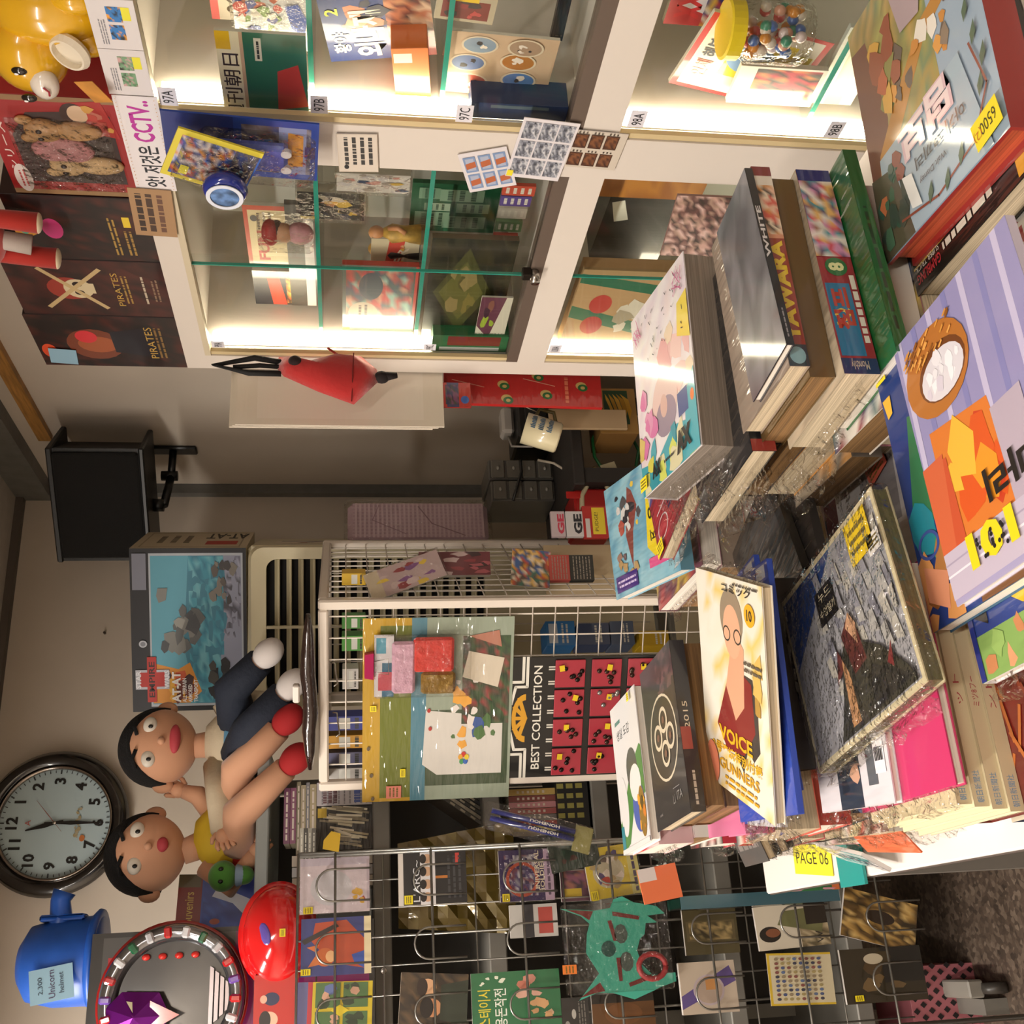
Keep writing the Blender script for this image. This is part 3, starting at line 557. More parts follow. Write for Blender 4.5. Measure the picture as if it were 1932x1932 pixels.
# jar of beads
pj = onX(1475, 66, 1.26); t = thing('bead_jar', 'clear plastic jar full of coloured bead toys', 'jar', (1.265, pj.y, .862))
MB().lathe([(0, 0), (.043, 0), (.047, .01), (.047, .09), (.04, .1), (.04, .112)], 28).build('jar', BAG, t, True)
MB().lathe([(0, .107), (.044, .107), (.044, .128), (.04, .13), (0, .13)], 28).build('lid', mat('#e8c82c', .3), t)
R = random.Random(4)
for k in range(60):
    a = R.random() * 6.28; r = .036 * math.sqrt(R.random()); z = R.uniform(.012, .085)
    o = MB().ell((r * math.cos(a), r * math.sin(a), z), (.009, .009, .009), 8, 6).build('bead', mat(R.choice(['#c03a38', '#e0a088', '#d8c8b8', '#3c62a8', '#d88a2c', '#3c8a70', '#e8d0d0']), .3, coat=1), t, True)
R = random.Random(9)
fr, w, h = FX(1570, 60, 1610, 240, 1.3)
card('paper_pack', 'white wrapped paper pack at the edge of the lower shelf', 'pack', fr, w, h * 2, P('#d8d4c8').rect(.2, .3, .8, .7, '#c8c0a8'), .01, '#d8d4c8', PAPER)
# far cabinet, top shelf
pr = P('#cdb98c').rect(0, .94, 1, 1, '#b4442c').rect(.93, 0, 1, 1, '#b4442c').rect(0, 0, .04, 1, '#b4442c').text('FUN', .35, .76, .16, '#b03028', w=.5, bold=.03).ell(.62, .36, .16, .14, '#2c2826').ell(.6, .36, .1, .11, '#dcae8c').ell(.75, .2, .1, .06, '#4a8a8c').ell(.8, .86, .05, .05, '#3c3a38').lines(.62, .6, .9, .84, 3, '#5a4c3c', 3).poly([(.1, .1), (.4, .05), (.5, .3), (.15, .4)], '#d8c890')
inx('old_magazine', 'tan old magazine with red title standing on the top shelf', 428, 388, 562, 500, 1.33, pr, .008, zb=ZA)
pr = P('#24242a').poly([(.0, .5), (1, .62), (1, .8), (0, .72)], '#b8402c').mosaic(.05, .02, .95, .5, 7, 5, ['#c89a3c', '#b86030', '#5a7a60', '#2c2a28', '#d8b060', '#403a30'], 7)
inx('comic_magazine', 'black comic magazine with a red title band on the top shelf', 470, 512, 592, 574, 1.36, pr, .008, zb=ZA)
inx('framed_photo', 'silver edged frame behind the tan old magazine', 414, 382, 470, 572, 1.40, P('#4a4640').rect(0, .1, 1, .42, '#c8c0bc'), .012, 'frame', zb=ZA, edge='#8a8680')
t = thing('doll_pack', 'small bagged doll with a red top hanging before the magazine', 'toy', (1.24, onX(548, 440, 1.24).y, ZA + .002))
MB().ell((0, 0, .078), (.02, .03, .016), 14, 8).build('red_cap', mat('#9c1c20', .8), t, True)
b_ = MB().ell((0, 0, .055), (.016, .022, .02), 14, 8).build('head', mat('#b88868', .6), t, True); MB().ell((.004, 0, .066), (.017, .024, .013), 14, 8).build('hair', mat('#241a18', .6), b_, True)
MB().ell((0, 0, .025), (.016, .026, .025), 14, 8).build('body', mat('#c08a90', .7, noise=.4), t, True)
MB().box(-.022, .022, -.038, .038, 0, .1, .008).build('clear_bag', BAG, t)
# far cabinet, middle shelf
pr = P('#cbbd9c').rect(.42, 0, .86, 1, '#c04034').text('CHOPPER', .64, .5, .34, '#e8d8c0', w=.86, rot=-90, bold=.03) if 0 else P('#cbbd9c').poly([(0, .55), (1, .3), (1, .62), (0, .9)], '#c84436').text('CHOPPER', .5, .59, .2, '#ecdcc4', w=.85, rot=-14, bold=.03).text('Custom', .45, .25, .16, '#3a342c', w=.6, rot=-14)
inx('magazine', 'cream magazine with a slanting red CHOPPER title', 602, 448, 690, 592, 1.41, pr, .006, zb=ZB)
pr = P('#3c4c44').rect(.0, 0, 1, .04, '#b8342c').rect(.0, 0, .16, 1, '#3a4840').mosaic(.05, .06, .95, .95, 7, 8, ['#b83a34', '#7c2c2c', '#90b0a0', '#3c4c48', '#284050', '#c88a70', '#a04038'], 9).ell(.3, .72, .16, .2, '#b8a890').lines(.18, .64, .42, .8, 2, '#3a2c28', 3).ell(.7, .62, .2, .16, '#243440').rect(.02, .9, .1, 1, '#e8d820')
inx('comic_book', 'red and green comic standing on the middle shelf', 658, 502, 797, 624, 1.30, pr, .012, zb=ZB, edge='#b8342c')
pr = P('#2a241f').blobs(.1, .1, .9, .9, 22, .07, .16, ['#b87038', '#241c18', '#c8b8a0', '#2a3048', '#d8b040', '#6a3c28', '#181410'], 8).rect(.02, .75, .12, .97, '#e8c828').rect(.6, .4, .7, .6, '#e8a828')
inx('figure_pack', 'bagged figure pack with gold and black figures high on the middle shelf', 664, 368, 788, 418, 1.29, pr, .02, 'toy', zb=ZB + .11, bag=.003)
pr = P('#d8d0c8').blobs(.05, .1, .95, .9, 24, .06, .14, ['#e8e0dc', '#c88a80', '#3a4a6c', '#d8b048', '#a89a90', '#c8c0c0'], 3)
inx('toy_pack', 'bright bagged toy pack at the near end of the middle shelf', 662, 330, 800, 364, 1.29, pr, .02, 'toy', zb=ZB + .03, bag=.003)
for k, (X, Y, c1, c2, lab) in enumerate(((735, 440, '#c88a5c', '#b89040', 'small boxed figure with a pale head and gold tunic'), (725, 470, '#c8963c', '#2a241f', 'small boxed figure with a gold cap and dark coat'))):
    p = onX(X, Y, 1.32); t = thing('figurine', lab, 'toy', (1.32, p.y, ZB))
    MB().ell((0, 0, .085), (.014, .015, .016), 12, 8).build('head', mat(c1, .5), t, True)
    MB().lathe([(0, 0), (.02, 0), (.016, .03), (.019, .055), (.01, .072), (0, .075)], 12).build('tunic', mat(c2, .5, noise=.4, nscale=50), t, True)
    for s in (-1, 1): MB().tube([(0, s * .014, .062), (-.006, s * .024, .045), (-.014, s * .02, .03)], .005, 8).build('arm', mat(c1, .5), t, True)
# far cabinet, bottom shelf
pr = P('#1f5c3c').rect(0, .0, .1, 1, '#2a6a48')
R = random.Random(2)
for (x, y, a, b) in ((.08, .12, .26, .5), (.12, .55, .3, .4), (.42, .1, .2, .38), (.45, .55, .16, .3), (.66, .18, .24, .5), (.7, .68, .22, .24)): pr.rect(x, y, x + a, y + b, R.choice(['#8fae90', '#a9bea0', '#7fa284'])).lines(x + .02, y + .05, x + a - .02, y + b - .05, 3, '#3c5c48', int(x * 99))
pr.rect(.0, .85, .08, 1, '#c86a6c')
inx('notice_board', 'green board covered in pale paper slips on the bottom shelf', 815, 350, 978, 438, 1.36, pr, .01, 'board', zb=ZR + .05, edge='#1f5c3c')
pr = P('#1c1c14').mosaic(0, 0, 1, 1, 6, 8, ['#1c1c14', '#2c2a1a', '#24241c', '#38341f'], 3).poly([(.5, .92), (.92, .55), (.5, .2), (.1, .55)], '#4a4a26').poly([(.5, .85), (.8, .56), (.5, .3), (.22, .56)], '#62602f').blobs(.3, .4, .7, .7, 8, .05, .1, ['#7a7038', '#54502a', '#8a7a4c'], 2).rect(.06, .08, .18, .3, '#e8c81c')
inx('framed_picture', 'dark olive framed picture with a yellow price note', 815, 452, 968, 640, 1.27, pr, .012, 'picture', zb=ZR + .02, edge='#5a4a34')
pr = P('#d8d0bc').text('NYC', .5, .8, .13, '#d83c34', w=.8, rot=180, bold=.04).text('CENTERFOLDS', .5, .9, .04, '#3c3430', w=.8, rot=180).poly([(0, .6), (.6, 1), (1, 1), (1, .5), (.5, .1)], '#6a3c4c') if 0 else P('#d8d0bc').poly([(.2, .55), (1, .2), (1, 1), (.45, 1)], '#6a3c4c').blobs(.5, .5, .9, .9, 6, .05, .12, ['#8a5a4c', '#4a2c3c', '#9ab03c'], 3).text('NYC', .14, .4, .16, '#d83c34', w=.24, rot=90, bold=.04).text('CENTERFOLDS', .3, .45, .06, '#3c3430', w=.5, rot=90)
inx('city_magazine', 'cream magazine lying on its side with red NYC lettering', 915, 562, 972, 656, 1.245, pr, .004, 'book', zb=ZR + .01)
inx('flat_box', 'green and red flat box at the far end of the bottom shelf', 826, 634, 968, 664, 1.26, P('#2a6a40').rect(.1, .1, .3, .9, '#c8ccc8').rect(.4, .1, .95, .8, '#7c2c24'), .05, 'box', edge='#2a6a40', zb=ZR)
for k, (Y, c_) in enumerate(((352, '#c8523c'), (372, '#5c4a8c'), (395, '#d8cfc0'), (420, '#6a8a5c'), (446, '#b84a3c'))):
    inx('thin_book', ('first', 'second', 'third', 'fourth', 'fifth')[k] + ' thin leaning book from the post on the bottom shelf', 968 , Y, 1030 - k * 4, Y + 18, 1.30 + .012 * k, P(c_).lines(.2, .05, .8, .95, 4, '#e8e0d0', k), .008, zb=ZR, edge=c_)
# lower far cabinet
carton('black_case', 'black instrument case with rivets and a white tag behind the lower glass', 'case', frame(onX(1200, 430, 1.36), (0, -1, -.02), (0, 0, 1)), .21, .15, .1, '#1c1a18', P('#26231f').rect(0, .0, 1, .1, '#1a1816').ell(.1, .04, .012, .02, '#d8d0b8', 8).ell(.6, .04, .012, .02, '#d8d0b8', 8).ell(.9, .04, .012, .02, '#d8d0b8', 8).poly([(.62, .66), (.9, .8), (.86, .96), (.58, .84)], '#f4f0dc'), rough=.25)
inx('wooden_rail', 'orange wooden rail leaning at the near end of the lower shelf', 1128, 338, 1330, 374, 1.33, P('#b8742c').mosaic(0, 0, 1, 1, 1, 9, ['#b8742c', '#a8662a', '#c88436'], 2), .02, 'rail', edge='#b8742c')
pr = P('#b89468').poly([(.15, 0), (.3, 0), (.55, 1), (.4, 1)], '#2c6a4c').poly([(.7, 0), (.82, 0), (.95, 1), (.84, 1)], '#2c6a4c').ell(.3, .72, .12, .12, '#b43c34').ell(.58, .7, .12, .12, '#b83c34').blobs(.1, .05, .6, .5, 8, .06, .14, ['#d8cdb8', '#a89a80', '#c8b890'], 4)
inx('gift_bag', 'tan patterned gift bag with green stripes behind the lower glass', 1062, 512, 1235, 652, 1.32, pr, .03, 'bag', zb=ZL - .23, edge='#b89468')
pr = P('#6a5448').mosaic(0, 0, 1, 1, 11, 13, ['#8a6a60', '#3c342e', '#c09a8c', '#6a4a44', '#a88a78', '#503c38', '#d0b0a4'], 5).lines(.5, .2, .95, .36, 2, '#b8743c', 4)
fr = frame(onX(1345, 430, 1.165), (.25, -1, 0), (0, 0, 1)); card('film_magazine', 'busy photo magazine standing against the cabinet behind the tall pile', 'book', fr, .13, .16, pr, .006, '#8a6a60', GLOSSY)
# ================================================================== back wall
def ratio(Ypx, Xpx=600): d = ray(Xpx, Ypx); return d.x / d.y
def turned(pxN, yN, pxL, pxR, ang):
    """plan of a box turned by ang: near corner on photo row pxN at distance yN; returns N, width of its front, depth, unit vectors"""
    a = math.radians(ang); N = Vector((ratio(pxN) * yN, yN, 0)); u = Vector((-math.cos(a), math.sin(a), 0)); v = Vector((math.sin(a), math.cos(a), 0))
    r = ratio(pxL); wf = (N.x - r * N.y) / (r * u.y - u.x)
    r = ratio(pxR); ws = (r * N.y - N.x) / (v.x - r * v.y); return N, wf, ws, u, v
# --- clock
c = onY(108, 1555, YW); R0 = .214
t = thing('wall_clock', 'large round black wall clock with a pale blue dial', 'clock', frame(Vector((c.x, YW, c.z)), (1, 0, 0), (0, 0, 1)) @ Matrix.Rotation(math.radians(-2), 4, 'Z'))
MB().lathe([(.0, 0), (.19, 0), (R0, .012), (R0 + .002, .03), (R0 - .012, .045), (.186, .05), (.172, .042), (.166, .03)], 64).build('case', mat('#15110f', .22, coat=1), t, True)
MB().lathe([(.166, .031), (.17, .044), (.163, .0445), (.16, .0315)], 64).build('bezel', mat('#9a9088', .15, metal=1), t, True)
MB().lathe([(0, .0285), (.167, .0285)], 64).build('dial', mat('#b9cdd2', .4), t)
pr = P()
for k in range(60):
    a = math.radians(6 * k); r1 = .463 if k % 5 else .455; pr.line([(.5 + .485 * math.sin(a), .5 + .485 * math.cos(a)), (.5 + r1 * math.sin(a), .5 + r1 * math.cos(a))], .008 if k % 5 else .014, '#3c4448')
pr.blobs(.36, .28, .64, .32, 16, .01, .025, ['#a89a74', '#b4a88a'], 3).text('A', .5, .74, .05, '#b85a50').ell(.36, .24, .03, .025, '#c8763c')
pr.build(.325, .325, t, 'minute_track', PAPER, Matrix.Translation((0, 0, .029)))
for k in range(1, 13):
    a = math.radians(30 * k); P().text(str(k), .5, .5, 1, '#14120f', bold=.035).build(.034, .034, t, 'numeral', PAPER, Matrix.Translation((.125 * math.sin(a), .125 * math.cos(a), .0296)))
def hand(ang, l, wd, z, c, tail, nm):
    h = MB().prism([(-wd * .3, -tail), (wd * .3, -tail), (wd, l * .35), (wd * .25, l), (-wd * .25, l), (-wd, l * .35)], 0, .0008).build(nm, mat(c, .4), t); h.matrix_local = Matrix.Translation((0, 0, z)) @ Matrix.Rotation(-math.radians(ang), 4, 'Z')
hand(345, .085, .007, .032, '#14120f', .025, 'hour_hand'); hand(180, .135, .006, .034, '#14120f', .03, 'minute_hand'); hand(48, .09, .0012, .036, '#9a5a50', .035, 'second_hand')
MB().lathe([(0, .029), (.005, .029), (.005, .039), (0, .04)], 16).build('hub', CHROME, t)
# --- loudspeaker on a wall bracket
B = mat('#0c0b0b', .45, bump=.2, bscale=300)
N = onY(180, 846, 3.0); L = onY(180, 1058, 3.26); u = Vector((L.x - N.x, L.y - N.y, 0)); wd = u.length; u.normalize(); z0, z1 = onY(272, 950, 3.1).z, onY(97, 930, 3.1).z
fr = frame((Vector((N.x + L.x, N.y + L.y, 0)) / 2) + Vector((0, 0, z0)), -u, (0, 0, 1))
t = thing('loudspeaker', 'black loudspeaker cabinet on a wall bracket in the corner', 'speaker', fr); H = z1 - z0
MB().prism([(-wd / 2, 0), (wd / 2, 0), (wd * .36, -.2), (-wd * .36, -.2)], 0, H).build('housing', B, t).matrix_local = Matrix(((1, 0, 0, 0), (0, 0, 1, 0), (0, 1, 0, 0), (0, 0, 0, 1)))
MB().box(-wd / 2 + .012, wd / 2 - .012, .012, H - .012, 0, .012, .006).build('grille', mat('#070707', .7, bump=.6, bscale=700), t)
MB().box(-wd / 2 - .003, wd / 2 + .003, H - .014, H + .004, -.19, .008, .004).build('top_cap', mat('#1a1918', .4), t)
MB().box(-wd / 2 - .003, wd / 2 + .003, -.006, .01, -.17, .006, .004).build('bottom_cap', mat('#141312', .4), t)
pl = onX(327, 846, XW); t = thing('speaker_bracket', 'black steel wall bracket holding the loudspeaker', 'bracket', pl); LM = t.matrix_world.inverted()
MB().box(-.012, 0, -.025, .025, -.075, .075, .004).build('wall_plate', mat('#121212', .35), t)
e1 = LM @ (fr @ Vector((-.04, -.035, -.1))); e2 = LM @ (fr @ Vector((-.04, .0, -.1)))
MB().tube([(-.01, 0, 0), (-.1, -.005, 0)], .012, 12).tube([(-.1, -.005, -.02), (-.1, -.005, .03)], .016, 12).tube([(-.1, -.005, .0), e1], .013, 12).build('arm', mat('#121212', .35), t, True)
MB().tube([e1, e2], .02, 12).build('mount', mat('#0e0e0e', .4), t, True)
# --- air conditioner
N, wf, ws, u, v = turned(1030, 2.92, 1335, 952, 24); zt = onY(464, 1030, 2.92).z; ws = min(ws, .42)
ACM = mat('#d6cba8', .35, coat=.3); fr = frame(N + u * (wf / 2), -u, (0, 0, 1))
t = thing('air_conditioner', 'cream floor standing air conditioner with a black louvred grille', 'air conditioner', fr)
MB().box(-wf / 2, wf / 2, 0, zt, -ws, -.03, .012).build('body', ACM, t)
# front panel with a rounded frame around the grille
def rr(w, h, r, n=6, cx=0, cy=0):
    return [(cx + sx * (w / 2 - r) + r * math.cos(a), cy + sy * (h / 2 - r) + r * math.sin(a)) for sx, sy, a0 in ((1, 1, 0), (-1, 1, 90), (-1, -1, 180), (1, -1, 270)) for k in range(n + 1) for a in (math.radians(a0 + 90 * k / n),)]
gh = .62; gy = zt - .055 - gh / 2; gw = wf * .84
out = rr(wf, zt - .01, .035, 6, 0, zt / 2); inn = rr(gw, gh, .03, 6, 0, gy); n = len(out)
f = MB(); f.add([(x, y, -.012) for x, y in out] + [(x * .985, (y - zt / 2) * .99 + zt / 2, .006) for x, y in out] + [(x, y, .002) for x, y in inn] + [(x, y, -.03) for x, y in inn],
    [(i, (i + 1) % n, n + (i + 1) % n, n + i) for i in range(n)] + [(n + i, n + (i + 1) % n, 2 * n + (i + 1) % n, 2 * n + i) for i in range(n)] + [(2 * n + i, 2 * n + (i + 1) % n, 3 * n + (i + 1) % n, 3 * n + i) for i in range(n)])
f.box(-wf / 2 + .002, wf / 2 - .002, 0, zt - .012, -.034, -.0301)
o = f.build('front_panel', ACM, t); recalc(o)
MB().box(-gw / 2, gw / 2, gy - gh / 2, gy + gh / 2, -.0299, -.028).build('grille_cavity', mat('#0c0b0a', .9), t)
for k in range(18):
    z = gy + gh / 2 - .03 - k * .033
    s = MB().box(-gw / 2, gw / 2, -.0035, .0035, -.012, .012, .002).build('louvre', mat('#c6bb98', .4), t); s.matrix_local = Matrix.Translation((0, z, -.016)) @ Matrix.Rotation(.5, 4, 'X')
MB().box(-.004, .004, gy - gh / 2, gy + gh / 2, -.02, -.002).build('divider', ACM, t)
S = Matrix.Translation((wf / 2, 0, -ws / 2 - .0)) @ Matrix.Rotation(math.pi / 2, 4, 'Y')
st = MB().box(-.07, .07, -.08, .08, 0, .0006).build('sticker', mat('#c8bca8', .5), t); st.matrix_local = S @ Matrix.Translation((-.02, zt - .15, .0005))
P('#c9bda4').ell(.4, .62, .2, .2, '#b8743c').ell(.4, .66, .26, .1, '#c89058').blobs(.2, .15, .6, .5, 9, .07, .14, ['#a83c30', '#d8b03c', '#2f6ab0', '#c8a080', '#8a7a6a'], 3).rect(.68, .1, .95, .9, '#b8b0a8').build(.14, .16, st, 'picture', GLOSSY)
# --- boxed toy on the air conditioner
N, wf2, ws2, u, v = turned(1033, 2.93, 1334, 987, 30); hb = onY(244, 1035, 2.93).z - zt; ws2 = min(ws2, .3)
pr = P('#15141a').rect(.03, .03, .97, .84, '#aab0b8').rect(.045, .045, .955, .825, '#3c7a90')
pr.poly([(.045, .825), (.4, .825), (.955, .825), (.955, .5), (.4, .55), (.045, .45)], '#5a9cb0').poly([(.045, .045), (.955, .045), (.955, .2), (.6, .16), (.3, .24), (.045, .2)], '#8c90a4')
pr.mosaic(.05, .2, .95, .5, 12, 5, ['#3c8aa0', '#4a98ac', '#2f7088', '#6aaab8'], 4, .7).mosaic(.45, .05, .95, .2, 9, 3, ['#6a6a7c', '#4a4a54', '#9a9cb0'], 5, .5)
pr.poly([(.05, .82), (.3, .82), (.26, .6), (.3, .5), (.12, .4), (.05, .5)], '#d08a30').blobs(.06, .5, .22, .8, 12, .03, .07, ['#6a2c1c', '#c8562c', '#3c1c18', '#e0a83c'], 2).blobs(.06, .1, .28, .32, 14, .03, .06, ['#2c2c30', '#44423e', '#1c1c20'], 6)
pr.blobs(.4, .42, .72, .74, 18, .04, .09, ['#7c7c78', '#5a5c5c', '#94948e', '#44464a'], 9).blobs(.66, .1, .92, .3, 12, .02, .05, ['#5a524c', '#3c3838', '#7a746c'], 12)
pr.rect(.14, .68, .26, .97, '#b4b4bc').rect(.155, .72, .245, .93, '#b0281f').rect(.06, .79, .34, .87, '#b0281f').text('EMPIRE', .2, .83, .05, '#30100c', w=.22, bold=.02).text('STAR', .2, .945, .045, '#e0e0e4', w=.11, bold=.03).text('WARS', .2, .7, .045, '#e0e0e4', w=.11, bold=.03)
pr.text('AT-AT', .15, .62, .075, '#f0ece8', w=.19, bold=.04).text('ALL TERRAIN', .13, .55, .035, '#f0ece8', w=.15, bold=.02).text('ARMORED', .11, .5, .035, '#f0ece8', w=.11, bold=.02).text('TRANSPORT', .125, .45, .035, '#f0ece8', w=.14, bold=.02)
pr.ell(.42, .9, .022, .035, '#b8bcc4').ell(.42, .9, .014, .022, '#7c8088').rect(.75, .86, .97, .98, '#787a88')
sd = P('#b8aa90').rect(.06, .06, .94, .94, '#9a8c74').rect(.08, .075, .92, .925, '#b8aa90').text('AT-AT', .5, .28, .1, '#2a241e', w=.5, rot=-90, bold=.03) if 0 else P('#b8aa90').rect(.06, .06, .94, .94, '#94866e').rect(.09, .075, .91, .925, '#b8aa90').text('AT-AT', .72, .22, .3, '#2a241e', w=.4, rot=90, bold=.03).rect(.2, .1, .42, .38, '#a83428').lines(.3, .5, .75, .85, 3, '#6a5e4c', 3)
carton('toy_carton', 'black boxed toy with a teal snow scene on the air conditioner', 'box', frame(N + u * (wf2 / 2) + Vector((0, 0, zt + .001 + hb / 2)), -u, (0, 0, 1)), wf2, hb, ws2, '#b8aa90', pr, sd, m=PAPER)
# --- grey steel shelf unit
SG = mat('#7d7a73', .45, metal=.2, noise=.08, nscale=8); YF, YB = 2.72, 3.16
zs = [onY(483, 1550, YF).z, onY(703, 1550, YF).z, onY(912, 1550, YF).z, onY(1120, 1550, YF).z, onY(1335, 1550, YF).z, onY(1560, 1550, YF).z]
XSL, XSR = -.62, .5
t = thing('steel_shelf', 'grey steel shelf unit against the back wall under the clock', 'shelf', ((XSL + XSR) / 2, YF, 0)); hx = (XSR - XSL) / 2
for k, z in enumerate(zs):
    th = .03 if k == 0 else .042
    xa = hx - .44
    MB().box(xa if k == 0 else -hx, hx, 0, YB - YF, z - th, z, .003).build('shelf_board', mat('#9aa09e', .5) if k == 0 else SG, t)
for x in (-hx + .01, -.13, hx - .045):
    MB().box(x, x + .035, YB - YF - .04, YB - YF, 0, zs[0] - .03 if x > -.2 else zs[1]).build('post', SG, t)
    f_ = MB().box(x, x + .035, -.09, YB - YF, 0, .06).build('foot', SG, t)
MB().box(-hx + .05, hx - .05, YB - YF - .012, YB - YF - .006, .1, zs[0] - .03).build('back_sheet', mat('#3f3c38', .7), t)
for x in (-.45, -.2, .05): MB().lathe([(.008, 0), (.007, .003), (0, .004)], 12, Matrix.Translation((x, 0, zs[1] - .022)) @ Matrix.Rotation(math.pi / 2, 4, 'X')).build('bolt', CHROME, t)
# --- books standing on the shelf boards
def spine(X0, Y0_, X1, Y1_, c, lab, k, y=YF + .03, zb=None, txt='#e8e0d0', d=.14, group='small books on the grey shelf', zt=None, word=None):
    fr, w, h = FY(X0, Y0_, X1, Y1_, y); fr[2][3] = zb + h / 2 + .0005
    pr = P(c).rect(0, .9, 1, .92, '#d8d0c0')
    if word: pr.text(word, .5, .5, .45, txt, w=.7)
    else: pr.lines(.25, .2, .75, .8, 7, txt, k, .5)
    return carton('small_book', lab, 'book', fr, w, h, d, '#cfc4ae', pr, group=group)
for k, (X0, Y0_, X1, Y1_, c_, lab) in enumerate(((535, 1487, 701, 1585, 0, 0),)): pass
sh = zs[1]
rows = [('#7a4a68', 'plum paperback spine with a yellow sticker, leftmost of the flat pile'), ('#8a5270', 'second plum paperback of the flat pile'), ('#8c8670', 'grey green paperback in the flat pile'), ('#b0a488', 'tan paperback in the flat pile'), ('#8c8c90', 'grey paperback in the flat pile'), ('#b8aa88', 'thick beige paperback at the right of the flat pile')]
# in the photo these lie flat, one above the other, spines to the front
zz = None; Xs = [(535, 548), (548, 553 + 6), (559, 567), (567, 577), (577, 584), (584, 597)]
def flat_pile(spec, y, x0, x1, d=.13, name='small_book', cat='book', group=None, base=None):
    """spec from the lowest up: (thickness, colour, label, shift, print)"""
    z = base
    for k, (th, c_, lab, sh_, pr) in enumerate(spec):
        fr = frame(((x0 + x1) / 2 + sh_, y, z + th / 2), (1, 0, 0), (0, 0, 1))
        carton(name, lab, cat, fr, x1 - x0, th - .0006, d, '#cabfa8', pr or P(c_).lines(.05, .25, .95, .75, 1, '#e8e0d4', k + 2, .5), group=group); z += th
    return z
xa, xb = onY(620, 1606, YF + .02).x, onY(620, 1475, YF + .02).x
spec = []
for k, (c_, lab) in enumerate((('#3c3a34', 'dark pack of wrapped cards at the bottom of the flat pile'),)): pass
yy = YF + .02; zt_ = lambda X: onY(X, 1540, yy).z
# wrapped packs then the flat paperbacks
pw = xb - xa
pr = P('#1c1a17'); R = random.Random(3)
for k in range(26): x = R.uniform(.05, .95); pr.line([(x, R.uniform(.05, .4)), (min(1, x + R.uniform(.02, .16)), R.uniform(.5, .97))], .05, R.choice(['#d8cfb0', '#b8ab88', '#8a8068', '#f0e8d0']))
pr.rect(.75, .82, .97, .98, '#c8a828')
zb1 = sh; z1_ = zt_(597)
carton('card_pack', 'pack of black cards in shiny film on the grey shelf', 'pack', frame((xa + pw * .32, yy, zb1 + (z1_ - zb1) / 2), (1, 0, 0), (0, 0, 1)), pw * .62, z1_ - zb1 - .001, .12, '#1c1a17', pr, m=FILM)
pr = P('#c9c4c8').lines(.06, .05, .94, .95, 9, '#8a868c', 3, .25).lines(.1, .2, .9, .34, 1, '#4a5ca0', 9, .8).lines(.1, .62, .9, .9, 3, '#6a4a50', 4, .7)
carton('card_pack', 'pack of white booklets in shiny film beside the black pack', 'pack', frame((xa + pw * .82, yy, zb1 + (z1_ - zb1) / 2), (1, 0, 0), (0, 0, 1)), pw * .34, z1_ - zb1 - .001, .12, '#c9c4c8', pr, m=FILM)
z = z1_
for k, (X, c_, lab, wd_) in enumerate(((584, '#b8aa88', 'thick beige paperback lowest on the wrapped packs', .92), (577, '#8c8c90', 'grey paperback lying second above the wrapped packs', 1.0), (567, '#b0a488', 'tan paperback lying third above the wrapped packs', .9), (559, '#8c8670', 'grey green paperback lying fourth above the wrapped packs', 1.05), (547, '#8a5270', 'plum paperback lying fifth above the wrapped packs', .8), (535, '#7a4a68', 'plum paperback topmost above the wrapped packs', .8))):
    zn = zt_(X); w_ = pw * wd_
    carton('small_book', lab, 'book', frame((xa + pw * .5 + (.5 - wd_ / 2) * pw * .3, yy, (z + zn) / 2), (1, 0, 0), (0, 0, 1)), w_, zn - z - .0008, .12, '#cabfa8', P(c_).lines(.06, .25, .94, .75, 1, '#e6dcd0', k + 2, .6), group='paperbacks lying flat on the grey shelf'); z = zn
# comics standing at the left of the pile
for k, (Ya, Yb, c_, w_) in enumerate(((1612, 1632, '#d8d2c4', 'SANTA'), (1634, 1652, '#c8ccd0', '사랑'), (1654, 1674, '#d0c8b8', '명랑'))):
    fr, w, h = FY(548, Ya, 700, Yb, yy); fr[2][3] = sh + h / 2 + .0005
    carton('comic_volume', ('first', 'second', 'third')[k] + ' pale comic volume left of the flat pile', 'book', fr, w, h, .11, '#d0c8b8', P(c_).blobs(.2, .3, .8, .9, 6, .06, .14, ['#b03a3c', '#4a6aa0', '#8a4a60'], k), group='pale comics on the grey shelf')
# records leaning on the next board
for k in range(7):
    a = onY(905 - 3, 1500 + 9 * k, YF + .06); rc = thing('record_sleeve', ('dark record sleeve leaning on the grey shelf, number %s from the right' % ('one', 'two', 'three', 'four', 'five', 'six', 'seven')[k]), 'record', frame((a.x, YF + .05, zs[2]), (1, 0, 0), (0, 0, 1)) @ Matrix.Rotation(-.62, 4, 'Z'), 'record sleeves leaning on the grey shelf')
    cc = ('#24211d', '#3c3a34', '#1c1c1c', '#5a5448', '#2c2a26', '#8a8070', '#4a443c')[k]
    MB().box(-.004, .004, .0, .17, -.17, 0, .001).build('sleeve', mat(cc, .4, coat=.4), rc); P(cc).lines(.2, .05, .8, .95, 5, '#a89c84', k).build(.008, .17, rc, 'print', GLOSSY, Matrix.Translation((0, .085, 0)))
